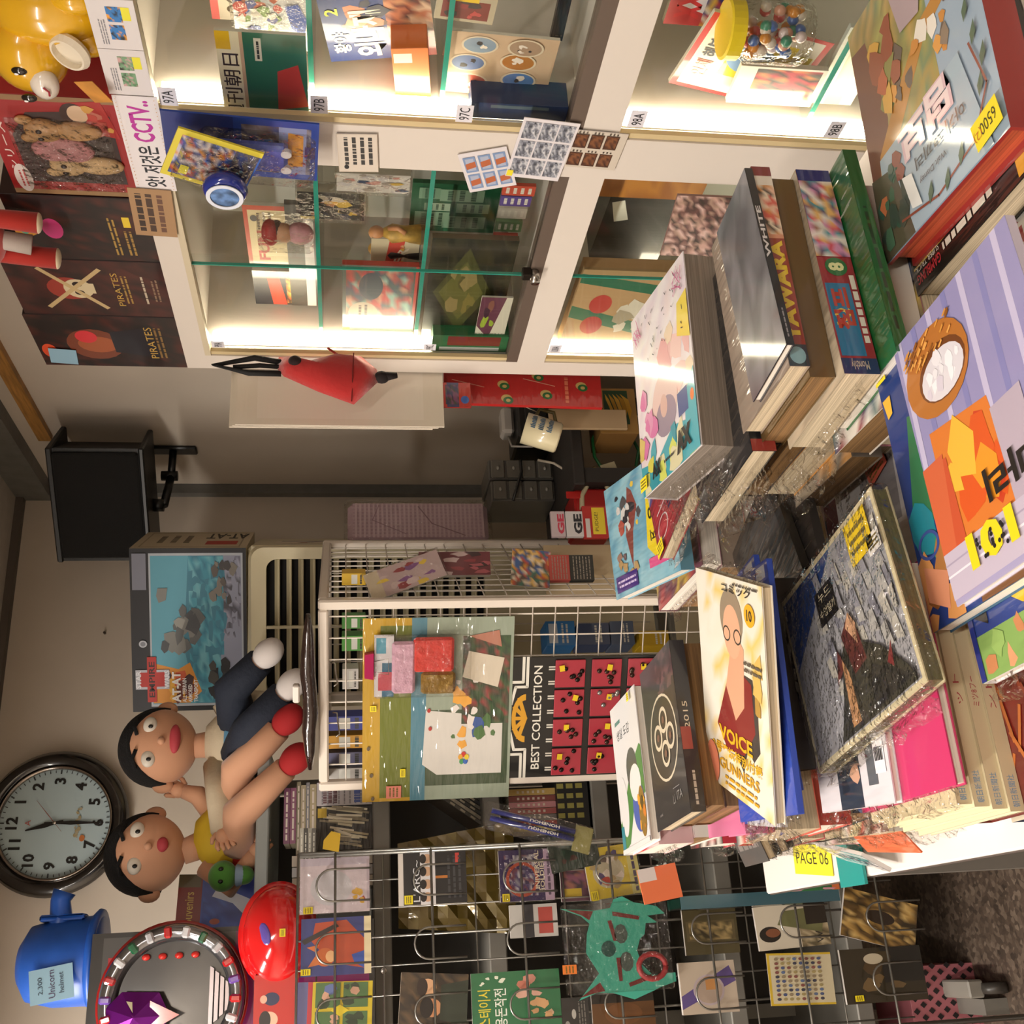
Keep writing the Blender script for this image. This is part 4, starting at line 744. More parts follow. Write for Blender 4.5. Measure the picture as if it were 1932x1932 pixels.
# pink and red spines on the board below, and a black crate
for k, (Ya, Yb, c_) in enumerate(((1488, 1500, '#c8a860'), (1501, 1512, '#8a4a44'), (1513, 1524, '#c8888c'), (1525, 1536, '#a85c58'), (1537, 1548, '#7c7470'), (1549, 1558, '#9c3430'), (1559, 1568, '#b8a868'))):
    fr, w, h = FY(960, Ya, 1050, Yb, yy + .02); fr[2][3] = zs[3] + h / 2 + .035
    zc_ = onY(1052, 1520, yy).z; h = onY(962, 1520, yy).z - zc_ - .001; fr[2][3] = zc_ + h / 2 + .0005
    carton('paperback', ('tan', 'brown', 'pink', 'brick', 'grey', 'dark red', 'straw')[k] + ' spine among the paperbacks right of the blue pens', 'book', fr, w, h, .12, '#c8bca4', P(c_).lines(.3, .2, .7, .85, 6, '#e0d4c4', k), group='paperbacks on the third board')
ca = onY(1075, 1540, YF + .03); t = thing('plastic_crate', 'black slotted plastic crate on the grey shelf', 'crate', (onY(1075, 1545, YF + .03).x, YF + .012, zs[3]))
HC = onY(1052, 1520, YF + .02).z - zs[3]
MB().box(-.12, .12, 0, .006, 0, HC).box(-.12, .12, .2, .206, 0, HC).box(-.12, -.114, 0, .206, 0, HC).box(.114, .12, 0, .206, 0, HC).box(-.12, .12, 0, .206, 0, .006).box(-.114, .114, .006, .2, HC - .006, HC).build('shell', mat('#121211', .5), t)
for i in range(4):
    for j in range(3): MB().box(.0 + .024 * i, .012 + .024 * i, -.001, 0, .02 + .024 * j, .037 + .024 * j).build('slot', mat('#8a8340', .6), t)
# --- top of the shelf: two dolls
SK = mat('#d8a280', .75, sheen=.2); SK2 = mat('#d09a78', .75, sheen=.2); HAIR = mat('#0d0c0d', .95, bump=.4, bscale=200)
def ball(c, r, n=24, m=16, M=None): return MB().ell(c, r, n, m, M)
def doll(label, px, py, y, yaw, shirt, shirt2, trousers, mouthw, arm_l, arm_r, legs, skin, feet, lean=0):
    hc = onY(px, py, y); z0 = zs[0]
    t = thing('plush_doll', label, 'doll', Matrix.Translation((hc.x + lean, y, z0)) @ Matrix.Rotation(math.radians(yaw), 4, 'Z'), 'plush dolls sitting on the grey shelf')
    H = hc.z - z0; n0 = len(bpy.data.objects)
    hd = ball((0, 0, H), (.096, .084, .094), 32, 22).ell((-.095, -.0, H - .015), (.02, .014, .026), 12, 8).ell((.095, 0, H - .015), (.02, .014, .026), 12, 8).build('head', skin, t, True)
    hr = MB(); n, m = 32, 12; vs = []
    for j in range(m + 1):
        for k in range(n):
            a = 6.2832 * k / n; front = max(0, -math.sin(a)); tm = 1.95 - 1.05 * front ** 1.3; th = tm * j / m
            vs.append((.1 * math.sin(th) * math.cos(a), .09 * math.sin(th) * math.sin(a) + .003, H + .099 * math.cos(th)))
    hr.add(vs, [(j * n + k, j * n + (k + 1) % n, (j + 1) * n + (k + 1) % n, (j + 1) * n + k) for j in range(m) for k in range(n)])
    h_ = hr.build('hair', HAIR, t, True); so = h_.modifiers.new('thick', 'SOLIDIFY'); so.thickness = .008; so.offset = 1
    for s in (-1, 1):
        e = ball((s * .04, -.073, H + .012), (.022, .012, .017), 14, 10).build('eye', mat('#ded6c8', .5), hd, True)
        ball((s * .04 - .004, -.085, H + .009), (.005, .003, .006), 10, 8).build('pupil', mat('#1a1614', .4), hd, True)
        MB().tube([(s * .018, -.077, H + .042), (s * .04, -.073, H + .05), (s * .062, -.062, H + .043)], .0045, 8).build('eyebrow', HAIR, hd, True)
    ball((.0, -.086, H - .018), (.01, .01, .009), 10, 8).build('nose', skin, hd, True)
    ball((.006, -.071, H - .048), (mouthw, .012, .014), 14, 8).build('mouth', mat('#b8404a', .7), hd, True)
    for o_ in t.children: o_.location.x = -lean
    MB().tube([(-lean, 0, H - .085), (-lean * .5, .005, H - .13)], [.03, .034], 14).build('neck', skin, t, True)
    tz = H - .115
    MB().lathe([(0, tz + .006), (.04, tz), (.078, tz - .035), (.086, tz - .09), (.09, .03), (.07, .01), (0, .008)], 24, Matrix.Diagonal((1, .8, 1, 1))).build('shirt', shirt, t, True)
    if shirt2:
        MB().lathe([(.084, tz - .05), (.091, tz - .055), (.093, tz - .085), (.087, tz - .09)], 24, Matrix.Diagonal((1, .82, 1, 1))).build('stripe', shirt2, t, True)
    MB().lathe([(0, .062), (.088, .06), (.1, .03), (.09, .0), (0, 0)], 24, Matrix.Diagonal((1, .85, 1, 1))).build('shorts', trousers, t, True)
    for pts, rs, sleeve in (arm_l, arm_r):
        pts = [Vector(p) for p in pts]; pts = [p + Vector((0, 0, tz)) for p in pts]
        a = MB().tube(pts, rs, 14).build('arm', sleeve or skin, t, True)
        d = (pts[-1] - pts[-2]).normalized(); h0 = pts[-1]; sd = d.cross(Vector((0, -1, 0.2))).normalized(); hn = MB().ell(h0 + d * .012, (.02, .02, .02), 12, 8)
        for q in range(4): hn.tube([h0 + d * .015 + sd * (.007 * (q - 1.5) * 1.4), h0 + d * .036 + sd * (.009 * (q - 1.5) * 1.4), h0 + d * (.05 - .004 * abs(q - 1.5)) + sd * (.009 * (q - 1.5) * 1.4) + Vector((0, -.003, -.004))], [.0062, .0058, .004], 8)
        hn.tube([h0 + sd * .016, h0 + sd * .028 + d * .012, h0 + sd * .031 + d * .024], [.0065, .006, .004], 8)
        hn.build('hand', skin, a, True)
    for (pts, rs, mm), (fm, fr_) in zip(legs, feet):
        l = MB().tube(pts, rs, 16).build('leg', mm, t, True)
        e = Vector(pts[-1]); d = (e - Vector(pts[-2])).normalized()
        if mm is not skin: MB().tube([e - d * .005, e + d * .03], [.024, .022], 12).build('ankle', skin, l, True)
        MB().ell(e + d * .035, (.034, .034, .045), 16, 12, d.to_track_quat('Z', 'Y').to_matrix().to_4x4()).build('shoe', fm, l, True)
    return t
YSH = mat('#d8b52c', .7, bump=.2, bscale=30); RSH = mat('#b8241a', .75); NAVY = mat('#1e2534', .85, bump=.2, bscale=60); CRE = mat('#d2c2a6', .8, bump=.25, bscale=40); BLU = mat('#5c8fae', .8)
REDSH = mat('#9a1216', .85); WSH = mat('#c8c0bc', .8)
doll('plush doll with black hair, yellow shirt and red shorts under the clock', 276, 1612, 2.87, 6, YSH, None, RSH, .018,
     ([(-.07, 0, -.03), (-.125, -.02, -.09), (-.06, -.07, -.15)], [.03, .026, .018], None), ([(.07, .0, -.03), (.1, -.02, .0), (.11, -.02, .035)], [.028, .024, .017], None),
     [([(-.03, -.04, .045), (.02, -.14, .04), (.1, -.23, -.07)], [.045, .042, .03], SK), ([(.05, -.04, .05), (.13, -.13, .05), (.2, -.22, -.05)], [.045, .042, .032], SK)], SK, [(REDSH, 0), (REDSH, 0)], .035)
doll('plush doll with black hair, cream and blue sweater and navy trousers', 300, 1410, 2.85, 0, CRE, BLU, NAVY, .036,
     ([(-.06, -.01, -.03), (-.14, -.05, -.045), (-.23, -.08, -.06)], [.034, .034, .03], CRE), ([(.065, 0, -.03), (.11, .01, -.09), (.1, -.03, -.15)], [.03, .027, .02], CRE),
     [([(-.04, -.04, .05), (-.0, -.13, .02), (.07, -.2, -.06)], [.05, .046, .036], NAVY), ([(.04, -.04, .06), (.11, -.1, .07), (.16, -.17, -.0)], [.05, .046, .036], NAVY)], SK2, [(WSH, 0), (WSH, 0)], .01)
# green frog plush
p = onY(440, 1652, 2.78); t = thing('plush_frog', 'small green plush toy leaning at the yellow shirted doll', 'toy', (p.x, 2.78, zs[0]))
GR = mat('#4c8a34', .9, sheen=.4); hz = p.z - zs[0] + .02
hd = ball((0, 0, hz + .004), (.036, .03, .034)).build('head', GR, t, True); ball((0, 0, max(.022, hz - .045)), (.022, .02, .024)).build('body', GR, t, True)
for s in (-1, 1): ball((s * .014, -.028, hz + .006), (.005, .004, .006), 10, 8).build('eye', mat('#16160f', .4), hd, True)
MB().lathe([(.018, max(.0, hz - .05)), (.026, max(.02, hz - .03)), (.024, max(.02, hz - .026))], 16).build('scarf', mat('#8fa8c0', .8), t, True)
# books on the shelf top behind the dolls
fr, w, h = FY(318, 1650, 480, 1762, 3.02, -2); fr[2][3] = zs[0] + h / 2
pr = P('#7a241c').rect(0, 0, 1, .72, '#2448a0').mosaic(0, 0, 1, .7, 7, 6, ['#2448a0', '#1c3c8c', '#2c54b0', '#203f96'], 4).poly([(.15, .1), (.5, .35), (.62, .6), (.75, .55), (.66, .3), (.55, .12), (.3, .03)], '#c8ccd8').ell(.2, .55, .05, .06, '#a04a3c').text('souvenirs', .4, .86, .1, '#c8a24a', w=.6, bold=.01).rect(.78, .74, 1, 1, '#5a5034')
card('picture_book', 'blue picture book with a white bird and dark red band under the clock', 'book', fr, w, h, pr, .02, '#d0c8bc', GLOSSY)
# --- the big toy box at the far left with the helmet on it
fr, w, h = FY(172, 1752, 560, 1990, 2.66); zbx = onY(560, 1850, 2.66).z; zl = zs[1]
x0_, x1_ = fr[0][3] - w / 2, fr[0][3] + w / 2; ztp = onY(172, 1800, 2.66).z; hh = ztp - zl
pr = P('#2a2826').rect(.04, .04, .96, .96, '#4a4846').rect(.04, .02, .96, .5, '#7c1c5c').rect(.75, .12, .97, .3, '#d8d4d8').lines(.8, .14, .93, .28, 4, '#303034', 4).lines(.78, .33, .95, .37, 1, '#c8c8cc', 3).rect(.6, .86, .8, .94, '#a82028').ell(.35, .75, .03, .03, '#b03030')
tb = carton('toy_set_box', 'large black framed toy box with a purple front at the left edge', 'box', frame((fr[0][3], 2.66, zl + hh / 2), (1, 0, 0), (0, 0, 1)), w, hh, .26, '#3a3834', pr, m=GLOSSY)
# silver and purple toy helmet in front of the box
p = onY(325, 1885, 2.58); t = thing('toy_helmet', 'silver toy helmet ring with red gems and a purple mask', 'toy', frame(Vector((p.x, 2.6, p.z)), (1, 0, 0), (0, 0, 1)))
SV = mat('#b4b4b6', .18, metal=1); rr_ = .148
MB().lathe([(rr_ - .035, .0), (rr_ - .03, .035), (rr_ - .012, .045), (rr_, .03), (rr_ + .002, 0)], 48).build('ring', mat('#96969a', .2, metal=.9), t, True)
MB().lathe([(0, .004), (rr_ - .034, .004)], 40).build('visor', mat('#3a3838', .3, coat=1), t)
MB().lathe([(rr_ + .002, 0), (rr_ + .008, .006), (rr_ + .008, .012), (rr_ + .002, .012)], 48).build('red_rim', mat('#9c1c1c', .25, coat=1), t, True)
for k in range(22):
    a = 6.2832 * k / 22 + .1; c_ = ('#b01c20', '#b8b8bc', '#1c5c3c', '#d0d0d4', '#b01c20', '#6a4aa0')[k % 6]
    g = MB().box(-.012, .012, -.008, .008, 0, .012, .004).build('gem', mat(c_, .12, coat=1), t); g.matrix_local = Matrix.Translation(((rr_ - .016) * math.cos(a), (rr_ - .016) * math.sin(a), .036)) @ Matrix.Rotation(a, 4, 'Z')
for k in range(4): MB().ell((.085 - .0 * k, .06 - .034 * k, .012), (.007, .009, .005), 10, 6).build('red_light', mat('#e0342c', .3), t, True)
mk = MB(); mk.add([(0, .0, .05), (-.05, .03, .02), (-.045, -.045, .02), (.0, -.07, .028), (.045, -.045, .02), (.05, .03, .02), (.02, .06, .025), (-.02, .06, .025)], [(0, 1, 2), (0, 2, 3), (0, 3, 4), (0, 4, 5), (0, 5, 6), (0, 6, 7), (0, 7, 1), (1, 7, 6, 5, 4, 3, 2)])
k_ = mk.build('mask', mat('#7c2090', .2, metal=.6), t); recalc(k_); k_.matrix_local = Matrix.Translation((-.03, .07, .016))
for s in (-1, 1): MB().prism([(s * .01, .0), (s * .032, .014), (s * .03, .002)], .052, .056).build('mask_eye', mat('#a89c7c', .4), k_)
MB().prism([(-.03, -.03), (.03, -.03), (.0, -.09)], .03, .034).build('lip_gem', mat('#b01c18', .15, coat=1), k_)
for k in range(5): MB().prism([(-.06 + .01 * k, -.075 - .011 * k), (.06 - .01 * k, -.075 - .011 * k), (.055 - .01 * k, -.083 - .011 * k), (-.055 + .01 * k, -.083 - .011 * k)], .012, .02).build('vent_bar', mat('#a8a0a4', .2, metal=.9), t)
# blue helmet on the box
p = onY(100, 1815, 2.7); t = thing('toy_helmet', 'blue plastic toy helmet with a raised crest and paper note', 'toy', (p.x, 2.77, ztp))
BL = mat('#2458b4', .38, noise=.1, nscale=20); hb_ = onY(20, 1815, 2.7).z - ztp
MB().lathe([(.0, .0), (.093, 0), (.098, .012), (.095, .03), (.094, hb_ * .55), (.08, hb_ * .86), (.045, hb_ * .98), (0, hb_)], 32).build('dome', BL, t, True)
MB().lathe([(.093, .0), (.108, .0), (.11, .008), (.1, .018), (.094, .018)], 32).build('brim', BL, t, True)
cx = MB().tube([(.07, -.02, hb_ * .5), (.1, -.02, hb_ * .52), (.13, -.02, hb_ * .54), (.15, -.02, hb_ * .5)], [.03, .024, .022, .026], 14).box(.085, .1, -.045, .005, hb_ * .2, hb_ * .75, .004).build('crest', BL, t, True)
nt_ = MB().box(-.035, .035, 0, .0008, -.045, .045).build('paper_note', mat('#8fb4c8', .6), t); nt_.matrix_local = Matrix.Translation((-.045, -.1, hb_ * .45)) @ Matrix.Rotation(-.15, 4, 'Y')
P().text('2,300', .5, .75, .12, '#2c3c4c', w=.5).text('Unicorn', .5, .5, .15, '#4a3c5c', w=.8).text('helmet', .5, .28, .12, '#3c4c5c', w=.6).build(.07, .09, nt_, 'lettering', PAPER, frame((0, -.0005, 0), (1, 0, 0), (0, 0, 1)))
# red cap and red tray
p = onY(525, 1762, 2.56); t = thing('plastic_helmet', 'shiny red plastic cap with a small blue logo', 'toy', frame(Vector((p.x, 2.56, p.z)), (1, 0, 0), (0, 0, 1)))
RC = mat('#c8181a', .12, coat=1)
MB().ell((0, 0, 0), (.1, .075, .06), 32, 20).build('shell', RC, t, True)
MB().lathe([(.085, -.006), (.106, -.004), (.108, .006), (.09, .012)], 40, Matrix.Diagonal((1, .78, 1, 1))).build('rim', RC, t, True)
P().ring(.5, .5, .48, .48, .14, '#c8b4c8').ell(.5, .5, .4, .4, '#3c4488').text('LOGO', .5, .5, .4, '#c8c0d8', w=.6) if 0 else None
lg = MB().ell((0, 0, 0), (.024, .012, .003), 18, 6).build('logo', mat('#5a4a98', .3), t); lg.matrix_local = Matrix.Translation((.0, .025, .055)) @ Matrix.Rotation(-.4, 4, 'X') @ Matrix.Rotation(.35, 4, 'Z')
sticker(t, .0, -.012, .016, .012, z=.061)
fr, w, h = FY(478, 1838, 562, 1995, 2.54); pr = P('#b8241c').ell(.2, .7, .08, .16, '#20242c').ell(.45, .65, .1, .2, '#e0b89c').ell(.45, .74, .11, .13, '#1c1618').ell(.7, .6, .08, .18, '#20284c').ell(.2, .78, .05, .08, '#e0b89c').ell(.7, .78, .05, .08, '#d8a890')
card('red_tray', 'red tray with small printed children at the left edge', 'tray', fr, w, h, pr, .02, '#b8241c', GLOSSY)
# ================================================================== right wall, beyond the cabinets
# white boards leaning at the cabinet end
for k in range(3):
    a = onX(440, 705 + 4 * k, 1.43)
    zt2, zb2 = onY(446 + 3 * k, 770, 2.11).z, onY(836 - 2 * k, 770, 2.11).z; xl, xr = onY(640, 808 - 3 * k, 2.11).x - .0, onY(640, 690, 2.11).x
    fr = frame(((xl + xr) / 2 - .004 * k, 2.097 + .0055 * k, (zt2 + zb2) / 2 + .01 * k), (1, 0, 0), (0, 0, 1))
    card('foam_board', ('front', 'middle', 'rear')[k] + ' white foam board in a sleeve leaning between wall and cabinet', 'board', fr, xr - xl, zt2 - zb2, P('#d8cdbb').rect(.1, .1, .9, .9, '#ddd3c3'), .004, '#d8cdbb', FILM if k == 0 else PAPER, 'white foam boards beside the cabinet')
# red felt bag hanging at the cabinet end
p = onY(625, 725, 2.02); t = thing('felt_bag', 'red felt pouch with black straps hanging at the cabinet end', 'bag', frame(Vector((p.x, 2.0, p.z)), (1, 0, 0), (0, 0, 1)))
FEL = mat('#b01e1c', .9, sheen=.5, bump=.15, bscale=80); q = lambda X, Y: ((1932 - Y - 1207) / 2050 * 2.2, -(X - 625) / 2050 * 2.2)
out_ = [q(X, Y) for X, Y in ((525, 678), (575, 690), (640, 668), (682, 672), (712, 700), (718, 725), (668, 779), (600, 752), (535, 720), (520, 700))]
b_ = MB(); n = len(out_); cx_ = sum(a for a, _ in out_) / n; cy_ = sum(b for _, b in out_) / n
b_.add([(x, y, 0) for x, y in out_] + [(cx_ + (x - cx_) * .72, cy_ + (y - cy_) * .72, .022) for x, y in out_] + [(cx_ + (x - cx_) * .8, cy_ + (y - cy_) * .8, -.02) for x, y in out_] + [(cx_, cy_, .03), (cx_, cy_, -.022)],
       [(i, (i + 1) % n, n + (i + 1) % n, n + i) for i in range(n)] + [(n + i, n + (i + 1) % n, 3 * n) for i in range(n)] + [((i + 1) % n, i, 2 * n + i, 2 * n + (i + 1) % n) for i in range(n)] + [(2 * n + (i + 1) % n, 2 * n + i, 3 * n + 1) for i in range(n)])
o = b_.build('pouch', FEL, t, True); recalc(o)
a1, a2 = q(668, 676), q(664, 776); MB().tube([a1 + (.02,), ((a1[0] + a2[0]) / 2, (a1[1] + a2[1]) / 2, .028), a2 + (.008,)], .0012, 6).build('seam', mat('#6a1210', .9), t)
MB().ell(q(557, 697) + (.02,), (.012, .014, .012), 14, 10).build('pompom', mat('#241414', .95), t, True)
MB().ell(q(722, 718) + (.0,), (.014, .016, .012), 14, 10).tube([q(718, 718) + (0,), q(752, 713) + (0,)], [.012, .006], 12).build('tip', mat('#1c1414', .9), t, True)
MB().tube([q(535, 690) + (0,), q(480, 683) + (.004,), q(405, 701) + (.004,), q(470, 714) + (0,), q(530, 712) + (-.004,)], .0062, 10).tube([q(535, 700) + (0,), q(490, 697) + (0,), q(440, 702) + (.0,)], .005, 8).build('strap', mat('#0f0d0d', .8), t, True)
MB().tube([q(640, 672) + (0,), q(618, 655) + (.0,)], .0025, 8).build('hanger', mat('#8a2a20', .8), t)
# red christmas wrapping pack
fr, w, h = FY(838, 703, 1134, 764, 2.14); fr = fr @ Matrix.Rotation(-.02, 4, 'Z')
pr = P('#a81c1a')
for (x, y) in ((.32, .88), (.55, .62), (.3, .35), (.58, .12), (.12, .6), (.85, .4)): pr.ell(x + .06, y + .01, .12, .035, '#b89c5c').ring(x, y, .11, .032, .55, '#1c5c2c')
pr.lines(.1, .2, .9, .25, 1, '#c86a4c', 3).line([(.7, .95), (.5, .75)], .02, '#c8907c').line([(.8, .5), (.6, .3)], .02, '#c8907c')
card('gift_wrap', 'red christmas wrapping paper with green wreaths below the foam boards', 'wrap', fr, w, h, pr, .012, '#a81c1a', FILM)
fr, w, h = FY(832, 722, 888, 768, 2.1); card('small_pack', 'small red packet with a blue seal beside the wrapping paper', 'pack', fr, w, h, P('#a83028').rect(0, .4, 1, .8, '#3c3a5c').ell(.3, .2, .16, .14, '#3a5ca0').mosaic(.1, .4, .9, .85, 4, 3, ['#2a2c50', '#6a3c5c', '#3c3a34'], 2), .006, '#8a241e', FILM)
# mug hung on its side
p = onY(1030, 795, 2.2); t = thing('mug', 'cream printed mug hanging below the red wrapping paper', 'mug', Matrix.Translation((p.x, 2.26, p.z)) @ Matrix.Rotation(math.radians(18), 4, 'Y'))
MB().lathe([(0, -.043), (.034, -.043), (.037, -.038), (.038, .043), (.035, .043), (.034, -.035), (0, -.036)], 28).build('cup', mat('#d8cda8', .25, coat=1), t, True)
MB().tube([(.036, 0, .025), (.06, 0, .02), (.062, 0, -.015), (.037, 0, -.026)], .005, 10).build('handle', mat('#5c5024', .4), t, True)
pr_ = MB()
for k in range(9):
    a = -1.9 + .11 * k; R = random.Random(k)
    for z in (-.02, 0, .02): pr_.add([(.0385 * math.cos(b), .0385 * math.sin(b), z + dz) for b, dz in ((a, 0), (a + .08, 0), (a + .08, R.uniform(.006, .016)), (a, .01))], [(0, 1, 2, 3)])
pr_.build('print', mat('#4a6a80', .4, noise=.6, nscale=60), t)
MB().tube([(.05, 0, .02), (.045, -.02, .06), (.03, -.06, .1)], .0012, 6).build('string', mat('#b8ae9c', .7), t, True)
# fruit crate with bananas
fr, w, h = FY(1128, 760, 1192, 800, 2.5)
fr = frame(onY(1165, 775, 2.42), (1, 0, 0), (0, 0, 1)); pr = P('#a07840').rect(.2, .2, .95, .85, '#24462c')
for k in range(5): pr.poly([(.3, .2 + .1 * k), (.5, .12 + .12 * k), (.75, .18 + .13 * k), (.88, .4 + .1 * k), (.74, .3 + .12 * k), (.5, .24 + .11 * k)], ('#c8962c', '#b8861f', '#d8a63c', '#c08e28', '#d0a034')[k])
carton('fruit_carton', 'brown fruit carton with printed bananas behind the tall magazine pile', 'box', fr, .13, .1, .12, '#8a6434', pr)
fr = frame(onY(1100, 745, 2.42), (1, 0, 0), (0, 0, 1)); carton('plywood_sheet', 'pale plywood panel standing behind the mug', 'panel', frame(onY(1110, 790, 2.38), (1, 0, 0), (0, 0, 1)), .055, .2, .01, '#b89c78', None)
# desk of equipment in the corner: cabinet, drawer boxes, cables, tools
ZD = onY(1045, 900, 2.66).z
t = thing('corner_desk', 'dark side table in the corner holding drawer boxes and cables', 'table', (1.29, 2.62, 0))
MB().box(-.21, .24, -.2, .2, ZD - .03, ZD, .004).build('top', mat('#2a2623', .6), t)
for sx in (-.18, .21):
    for sy in (-.17, .17): MB().box(sx - .02, sx + .02, sy - .02, sy + .02, 0, ZD - .03).build('leg', mat('#2a2623', .6), t)
DB = mat('#4a4742', .45, coat=.3)
for k, (Ya, Yb, lab) in enumerate(((868, 905, 'right hand grey plastic drawer tower on the corner desk'), (907, 945, 'left hand grey plastic drawer tower on the corner desk'))):
    a, b = onY(980, Yb, 2.66), onY(980, Ya, 2.66); wd_ = b.x - a.x - .001; ht = onY(922 + 3 * k, 900, 2.66).z - ZD
    t = thing('drawer_tower', lab, 'drawers', ((a.x + b.x) / 2, 2.66, ZD), 'grey drawer towers')
    MB().box(-wd_ / 2, wd_ / 2, 0, .16, 0, ht, .003).build('case', DB, t)
    for j in range(4):
        z0_, z1_2 = ht * (.04 + .24 * j), ht * (.24 + .24 * j); d = MB().box(-wd_ / 2 + .003, wd_ / 2 - .003, -.008, 0, z0_, z1_2, .002).build('drawer', mat('#5c5850', .4), t); MB().ell((0, -.011, (z0_ + z1_2) / 2), (.006, .004, .004), 10, 6).build('knob', mat('#8a867c', .3), d, True)
t = thing('black_equipment', 'black box shaped device behind the cables on the corner desk', 'device', (1.36, 2.6, ZD)); MB().box(-.06, .13, 0, .18, 0, .1, .006).build('housing', mat('#0c0c0c', .4), t); MB().box(-.03, .1, -.003, 0, .02, .08, .002).build('panel', mat('#181818', .3), t)
t = thing('white_adapter', 'white power adapter lying on the black device', 'adapter', (1.38, 2.68, ZD + .101)); MB().box(-.04, .04, -.03, .03, 0, .035, .008).build('brick', mat('#a8a29a', .4), t); MB().tube([(-.04, 0, .015), (-.08, -.02, .01), (-.1, -.06, -.04)], .003, 8).build('cord', mat('#a8a29a', .4), t, True)
def cable(lab, pts, r, c_, nm='cable'):
    o = MB().tube([onY(*p) for p in pts], r, 8).build(nm, mat(c_, .4), None, True); return tag(o, lab, 'cable')
cable('green cable hanging behind the tall magazine pile', [(1130, 800, 2.5), (1118, 830, 2.5), (1122, 862, 2.5), (1135, 882, 2.5), (1150, 905, 2.52)], .0045, '#1c6a34')
cable('second green cable curling towards the grey crate', [(1165, 800, 2.55), (1190, 820, 2.55), (1205, 850, 2.55), (1200, 880, 2.56)], .0045, '#1c5a30')
cable('thin cream cable crossing the corner desk', [(1015, 868, 2.58), (1045, 874, 2.56), (1075, 892, 2.54), (1110, 908, 2.52), (1140, 935, 2.5)], .0035, '#b8ae9c')
cable('black cable running down between the drawer towers', [(982, 868, 2.63), (984, 890, 2.63), (975, 920, 2.63), (968, 945, 2.63)], .004, '#141414')
t = thing('wire_stripper', 'cream handled pliers with a paper tag standing in the red tool box', 'tool', onY(1122, 905, 2.46)); LM = t.matrix_world.inverted()
for pts in ([(1126, 900), (1108, 915), (1098, 935), (1098, 962)], [(1130, 898), (1143, 915), (1152, 930), (1160, 945)]): MB().tube([LM @ onY(X, Y, 2.46) for X, Y in pts], .0065, 10).build('handle', mat('#cbbf9c', .4), t, True)
MB().tube([LM @ onY(1126, 900, 2.46), LM @ onY(1120, 882, 2.46)], [.01, .006], 10).build('jaw', mat('#a8905c', .35, metal=.5), t, True)
tg = MB().box(-.024, .024, -.001, 0, -.02, .02).build('paper_tag', mat('#b8ae8c', .7), t); tg.matrix_local = Matrix.Translation(LM @ onY(1152, 890, 2.45)) @ Matrix.Rotation(-.3, 4, 'Y')
# ================================================================== wire rack with card pockets, left
def onP(X, Y, p0, n):
    d = ray(X, Y); return EYE + d * ((p0 - EYE).dot(n) / d.dot(n))
YR = 2.47; WIRE = mat('#8c8a84', .3, metal=.8)
xr0, xr1 = -.62, onY(563, 1611, YR).x
t = thing('wire_rack', 'silver wire display rack with rows of arched card pockets', 'rack', ((xr0 + xr1) / 2, YR, 0)); cx0 = (xr0 + xr1) / 2
rows = [onY(X, 1800, YR).z for X in (560, 632, 818, 992, 1166, 1345, 1513, 1675)]
zbot = rows[-1] - .06
for z in rows: MB().tube([(xr0 - cx0, 0, z), (xr1 - cx0, 0, z)], .0028, 8).build('cross_wire', WIRE, t, True)
for z in [(a + b) / 2 for a, b in zip(rows, rows[1:])]: MB().tube([(xr0 - cx0, .045, z), (xr1 - cx0, .045, z)], .002, 8).build('back_wire', WIRE, t, True)
k = 0; x = xr1
while x > xr0:
    MB().tube([(x - cx0, .045 if k else 0, zbot), (x - cx0, .045 if k else 0, rows[0] + .0)], .0026 if k % 3 == 0 else .0018, 8).build('upright_wire', WIRE, t, True); x -= .058; k += 1
for x in (xr1 - .002, xr1 - .42):
    MB().tube([(x - cx0, .02, 0), (x - cx0, .02, rows[0])], .006, 10).build('leg', WIRE, t, True)
    MB().tube([(x - cx0, .0, rows[3]), (x - cx0, .045, rows[3])], .0025, 8).build('link', WIRE, t, True)
def loop(X0, Y0_, Y1_, X1):
    a, b = onY(X1, Y1_, YR), onY(X1, Y0_, YR); zt = onY(X0, (Y0_ + Y1_) / 2, YR).z; w = b.x - a.x; r = w / 2; xm = (a.x + b.x) / 2 - cx0; zb = a.z
    pts = [(xm - r, .0, zb)] + [(xm - r * math.cos(math.pi * k / 10), -.006, zt - r + r * math.sin(math.pi * k / 10)) for k in range(11)] + [(xm + r, .0, zb)]
    MB().tube(pts, .0022, 8).build('pocket_loop', WIRE, t, True)
for a in ((597, 1637, 1697, 700), (596, 1757, 1815, 702), (597, 1880, 1938, 702), (780, 1628, 1685, 880), (782, 1745, 1805, 882), (783, 1872, 1930, 884), (949, 1622, 1680, 1052), (956, 1738, 1797, 1056), (962, 1862, 1918, 1060), (1123, 1612, 1665, 1200), (1140, 1860, 1916, 1240), (1303, 1720, 1776, 1408), (1312, 1840, 1900, 1412), (1470, 1705, 1765, 1570), (1632, 1697, 1752, 1745), (1645, 1812, 1872, 1748)): loop(*a)
YC = YR + .022
def rc(name, label, X0, Y0_, X1, Y1_, pr, cat='card', t_=.008, rot=0, edge='#cfc8c0', m=GLOSSY, y=YC, stick=None, bag=0, **k):
    fr, w, h = FY(X0, Y0_, X1, Y1_, y, rot); return card(name, label, cat, fr, w, h, pr, t_, edge, m, 'cards in the wire rack', stick, bag)
S1 = [(.06, .88, .014, .02)]
pr = P('#d3c4cd').ell(.45, .55, .32, .3, '#c8c4cc').rect(.86, 0, 1, 1, '#c4b8c8').blobs(.18, .08, .4, .24, 6, .04, .07, ['#d8a83c', '#d08a30', '#b03a30'], 4).rect(.05, .0, .95, .04, '#b8a8b4')
rc('jewel_case', 'pale lilac plastic case in the top pocket row', 566, 1618, 697, 1722, pr, stick=S1, bag=.002)
